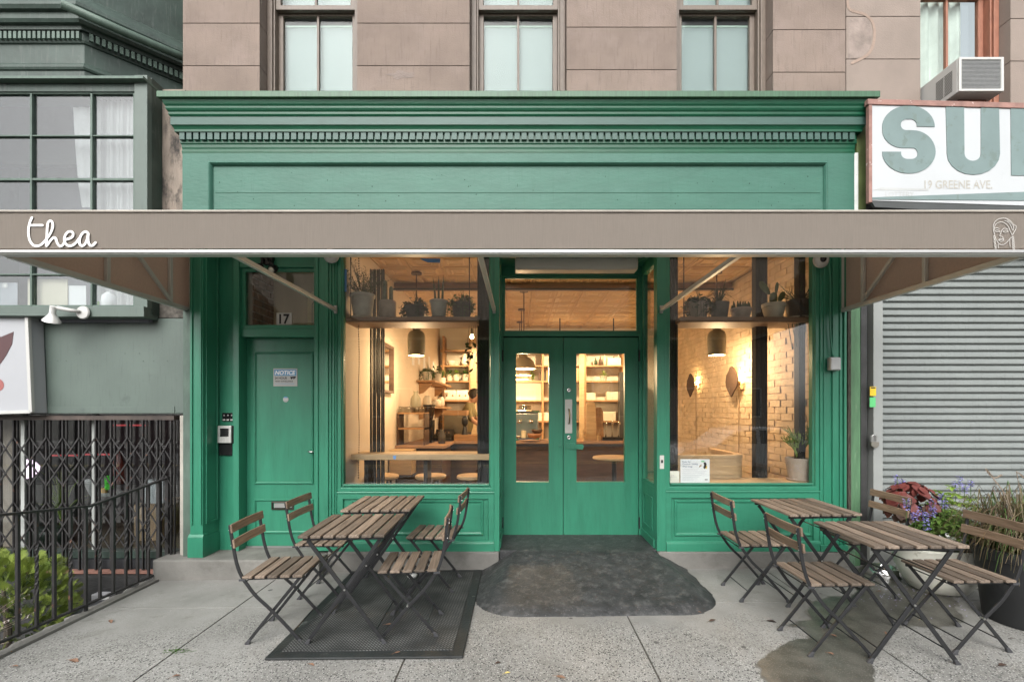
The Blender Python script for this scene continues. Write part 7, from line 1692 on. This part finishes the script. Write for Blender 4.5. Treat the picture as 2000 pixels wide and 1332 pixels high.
for k in range(900):
    a = rng.uniform(0,2*PI); s_ = rng.uniform(.12,.68); h = rng.uniform(.12,.50)*(1.15-s_*.6); b = c+Vector((rng.uniform(-.16,.16), rng.uniform(-.16,.16), 0)); dx, dy = math.cos(a), math.sin(a)*.8
    if b.x+dx*s_ < 2.92: s_ *= .6
    dr = rng.uniform(.0,.55) if rng.random() < .55 else 0
    blade(mb if rng.random() < .72 else mb2, b, [b, b+Vector((dx*s_*.3,dy*s_*.3,h*.65)), b+Vector((dx*s_*.62,dy*s_*.62,h*.95)), b+Vector((dx*s_*.88,dy*s_*.88,h*(.85-dr))), b+Vector((dx*s_,dy*s_,h*(.6-dr*1.6)))], rng.uniform(.0025,.0048))
mb.build('blades', grass_pu, gp); mb2.build('green_blades', leaf_md, gp)
mb = MB(); mst = MB()
for (fx_, fz_, tx, tz) in ((1940,935,1955,928),(1925,915,1938,930),(1985,920,2010,940)):
    yy_ = -1.25; a = Vector((X(fx_,yy_),yy_,Z(fz_,yy_))); b = Vector((X(tx,yy_),yy_,Z(tz,yy_))); mst.tube([c, c.lerp(a,.6)+Vector((0,0,.1)), a, b], [.003,.002,.002,.001], 4)
    for k in range(70): p = a.lerp(b, rng.random()); leafm(mb, p, (b-a).normalized()*.8+rv(rng)*.5, .016, .003)
mb.build('plumes', grass_tan, gp)['kind'] = 'stuff'; mst.build('stalks', grass_tan, gp)['kind'] = 'stuff'
db = thing('dog_bowl', 'shiny stainless steel dog bowl under the front right table', 'bowl', (3.20,-.22,gz(3.2,-.22)))
MB().lathe([(0,.018),(.085,.02),(.10,.05),(.105,.072),(.112,.076),(.118,.070),(.122,.04),(.14,.004),(.135,0),(.12,.01)], (3.17,-.22,gz(3.17,-.22)+.001), n=36).build('bowl', chrome, db, smooth=True)
mb = MB(); mb.lathe([(0,0),(.04,0),(.055,.012),(.05,.028),(.02,.034),(0,.03)], (3.50,-.98,gz(3.5,-.98)), n=14, sx=1.5); 
tag(mb.build('white_stone', M('white_rock',(.6,.6,.58),rough=.8,bump=.3), smooth=True), 'small flat white stone beside the black pot', 'stone')

# ------------------------------------------------------------------ arborvitae and dry stems in the sunken area
AV = thing('arborvitae_shrub', 'bright yellow-green arborvitae behind the black railing', 'shrub', (-3.85,-.78,-.55))
MB().tube([(-3.85,-.78,-.55),(-3.84,-.78,-.2),(-3.86,-.8,.15)], [.03,.022,.008], 8).build('trunk', M('bark',(.09,.075,.06),rough=.95,var=.3,scale=10), AV)
mb = MB(); mb2 = MB(); r3 = random.Random(5)
def spray(mb, p, d, L_):
    d = d.normalized(); s_ = d.cross(Vector((0,0,1))); s_ = (s_ if s_.length > .05 else Vector((1,0,0))).normalized(); u = s_.cross(d); s_ = (s_*math.cos(r3.uniform(0,3))+u*math.sin(r3.uniform(0,3))).normalized()
    def tw(q, dd, l, w): e = q+dd*l; n_ = dd.cross(s_.cross(dd)).normalized()*w; mb.add([q-n_, q+n_, e+n_*.5, e-n_*.5], [(0,1,2,3)])
    tw(p, d, L_, .0024)
    for k in range(7):
        q = p+d*L_*(.12+.12*k); l = L_*(.55-.05*k)
        for sg_ in (-1,1):
            dd = (d*.75+s_*sg_*.75+rv(r3)*.12).normalized(); tw(q, dd, l, .0022)
            for j in (.4,.75): tw(q+dd*l*j, (dd*.6+d*.6+s_*sg_*.5).normalized(), l*.4, .002)
            tw(q+dd*l*.5, (d*.9-s_*sg_*.25).normalized(), l*.38, .002)
for k in range(1150):
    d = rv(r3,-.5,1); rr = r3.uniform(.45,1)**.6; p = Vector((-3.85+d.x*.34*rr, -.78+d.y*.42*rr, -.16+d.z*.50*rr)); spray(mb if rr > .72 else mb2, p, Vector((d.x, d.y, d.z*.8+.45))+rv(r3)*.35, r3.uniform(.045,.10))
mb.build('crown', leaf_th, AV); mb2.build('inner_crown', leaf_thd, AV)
DS = thing('dry_shrub', 'tuft of pale dry stems at the left picture edge by the arborvitae', 'shrub', (-3.95,-1.25,-.55))
mb = MB(); mb2 = MB()
for k in range(90):
    b = Vector((-3.95+r3.uniform(-.05,.05), -1.25+r3.uniform(-.08,.08), -.5)); e = Vector((-3.95+r3.uniform(-.30,.52), -1.22+r3.uniform(-.2,.35), r3.uniform(-.15,.22))); m_ = b.lerp(e,.55)+Vector((0,0,.12)); mb.tube([b,m_,e],[.003,.002,.001],3)
    for j in range(7): q = m_.lerp(e, .4+.6*j/6); leafm(mb2, q, rv(r3), .014, .006)
mb.build('stems', grass_tan, DS); mb2.build('seed_heads', M('pale_seed',(.42,.38,.36),rough=.9), DS)

# ------------------------------------------------------------------ leaves, weeds and litter on the pavement
LV = [(1385,1215,.05,0,'brown leaf beside the rounded ramp corner'),(1495,1214,.075,1,'long dark leaf left of the wet patch'),(1361,1197,.03,2,'small brown leaf touching the ramp edge'),(967,1298,.035,0,'brown leaf near the corner of the mat'),(985,1317,.03,3,'yellow leaf on the worn concrete in front of the mat'),(1085,1322,.05,2,'reddish brown curled leaf at the bottom middle of the picture'),(1616,1276,.035,2,'tan leaf under the nearest right chair'),(1730,1240,.045,2,'tan leaf between the front right table legs'),(1622,1241,.035,2,'small tan leaf on the wet patch edge'),(1797,1211,.03,3,'yellow leaf behind the front right table leg'),(1682,1265,.02,3,'yellow-green leaf beside the front table foot'),(1951,1302,.05,0,'brown leaf at the lower right of the pavement'),(1972,1248,.02,0,'dark little leaf near the black pot'),(136,1290,.06,2,'long reddish leaf on the left pavement'),(215,1212,.045,2,'reddish leaf next to the stone coping'),(335,1324,.035,2,'reddish leaf at the lower left joint'),(22,1303,.03,2,'orange leaf by the lower left picture edge'),(603,1298,.035,2,'tan leaf just below the mat'),(770,1283,.03,2,'pale leaf on the mat border'),(752,1226,.04,2,'pink-brown leaf on the mat under the table'),(1713,1156,.03,2,'pale leaf behind the front right table')]
for k, (a, b, s_, kind, lab) in enumerate(LV):
    x, y = gpt(a, b); m_ = [M('dark_brown_leaf',(.06,.035,.025),rough=.8,var=.3,scale=40), M('blackened_leaf',(.035,.022,.018),rough=.7), dead_leaf, yellow_leaf][kind] if kind != 2 else M('tan_leaf',(.20,.115,.075),rough=.8,var=.3,scale=40)
    mb = MB(); an = random.uniform(-.8,.8) if k != 1 else -.1; z = gz(x,y)+(.026 if -1.53 < x < -.34 and y > -1.48 else .009)
    leafm(mb, (x,y,z), (math.cos(an), math.sin(an), .12), s_*1.2, s_*(.55 if kind != 1 else .25), fold=random.uniform(.05,.35))
    mb.tube([(x,y,z),(x-.4*s_*math.cos(an),y-.4*s_*math.sin(an),z-.004)], .001, 3)
    tag(mb.build('fallen_leaf', m_, smooth=True), lab, 'leaf', 'fallen leaves on the pavement')
mb = MB(); wx, wy = gpt(345,1272)
for k in range(70):
    q = Vector((wx+rng.gauss(0,.05), wy+rng.gauss(0,.018), gz(wx,wy)+.002)); leafm(mb, q, rv(rng,.1,.8), .014, .006)
tag(mb.build('weeds', leaf_md), 'little weed tuft growing in the pavement joint', 'weed', kind='stuff')
pt = MB()
for k in range(110):
    x = 2.75+rng.gauss(.15,.22); y = -.62+rng.gauss(0,.18); z = gz(x,y)+.008; r_ = rng.uniform(.003,.006); pt.add([(x-r_,y,z),(x,y-r_,z),(x+r_,y,z+.002),(x,y+r_,z)], [(0,1,2,3)])
tag(pt.build('fallen_petals', M('lilac_petal',(.45,.42,.62),rough=.7)), 'scattered lilac petals on the wet pavement by the planter', 'petals', kind='stuff')
tag(MB().lathe([(0,0),(.035,.004),(.045,.025),(.03,.045),(0,.05)], (*gpt(805,1133), gz(-.9,-.3)+.022), n=12).build('crumpled_paper', M('crumpled_white',(.6,.6,.58),rough=.8), smooth=True), 'crumpled white paper on the mat under the rear table', 'litter')
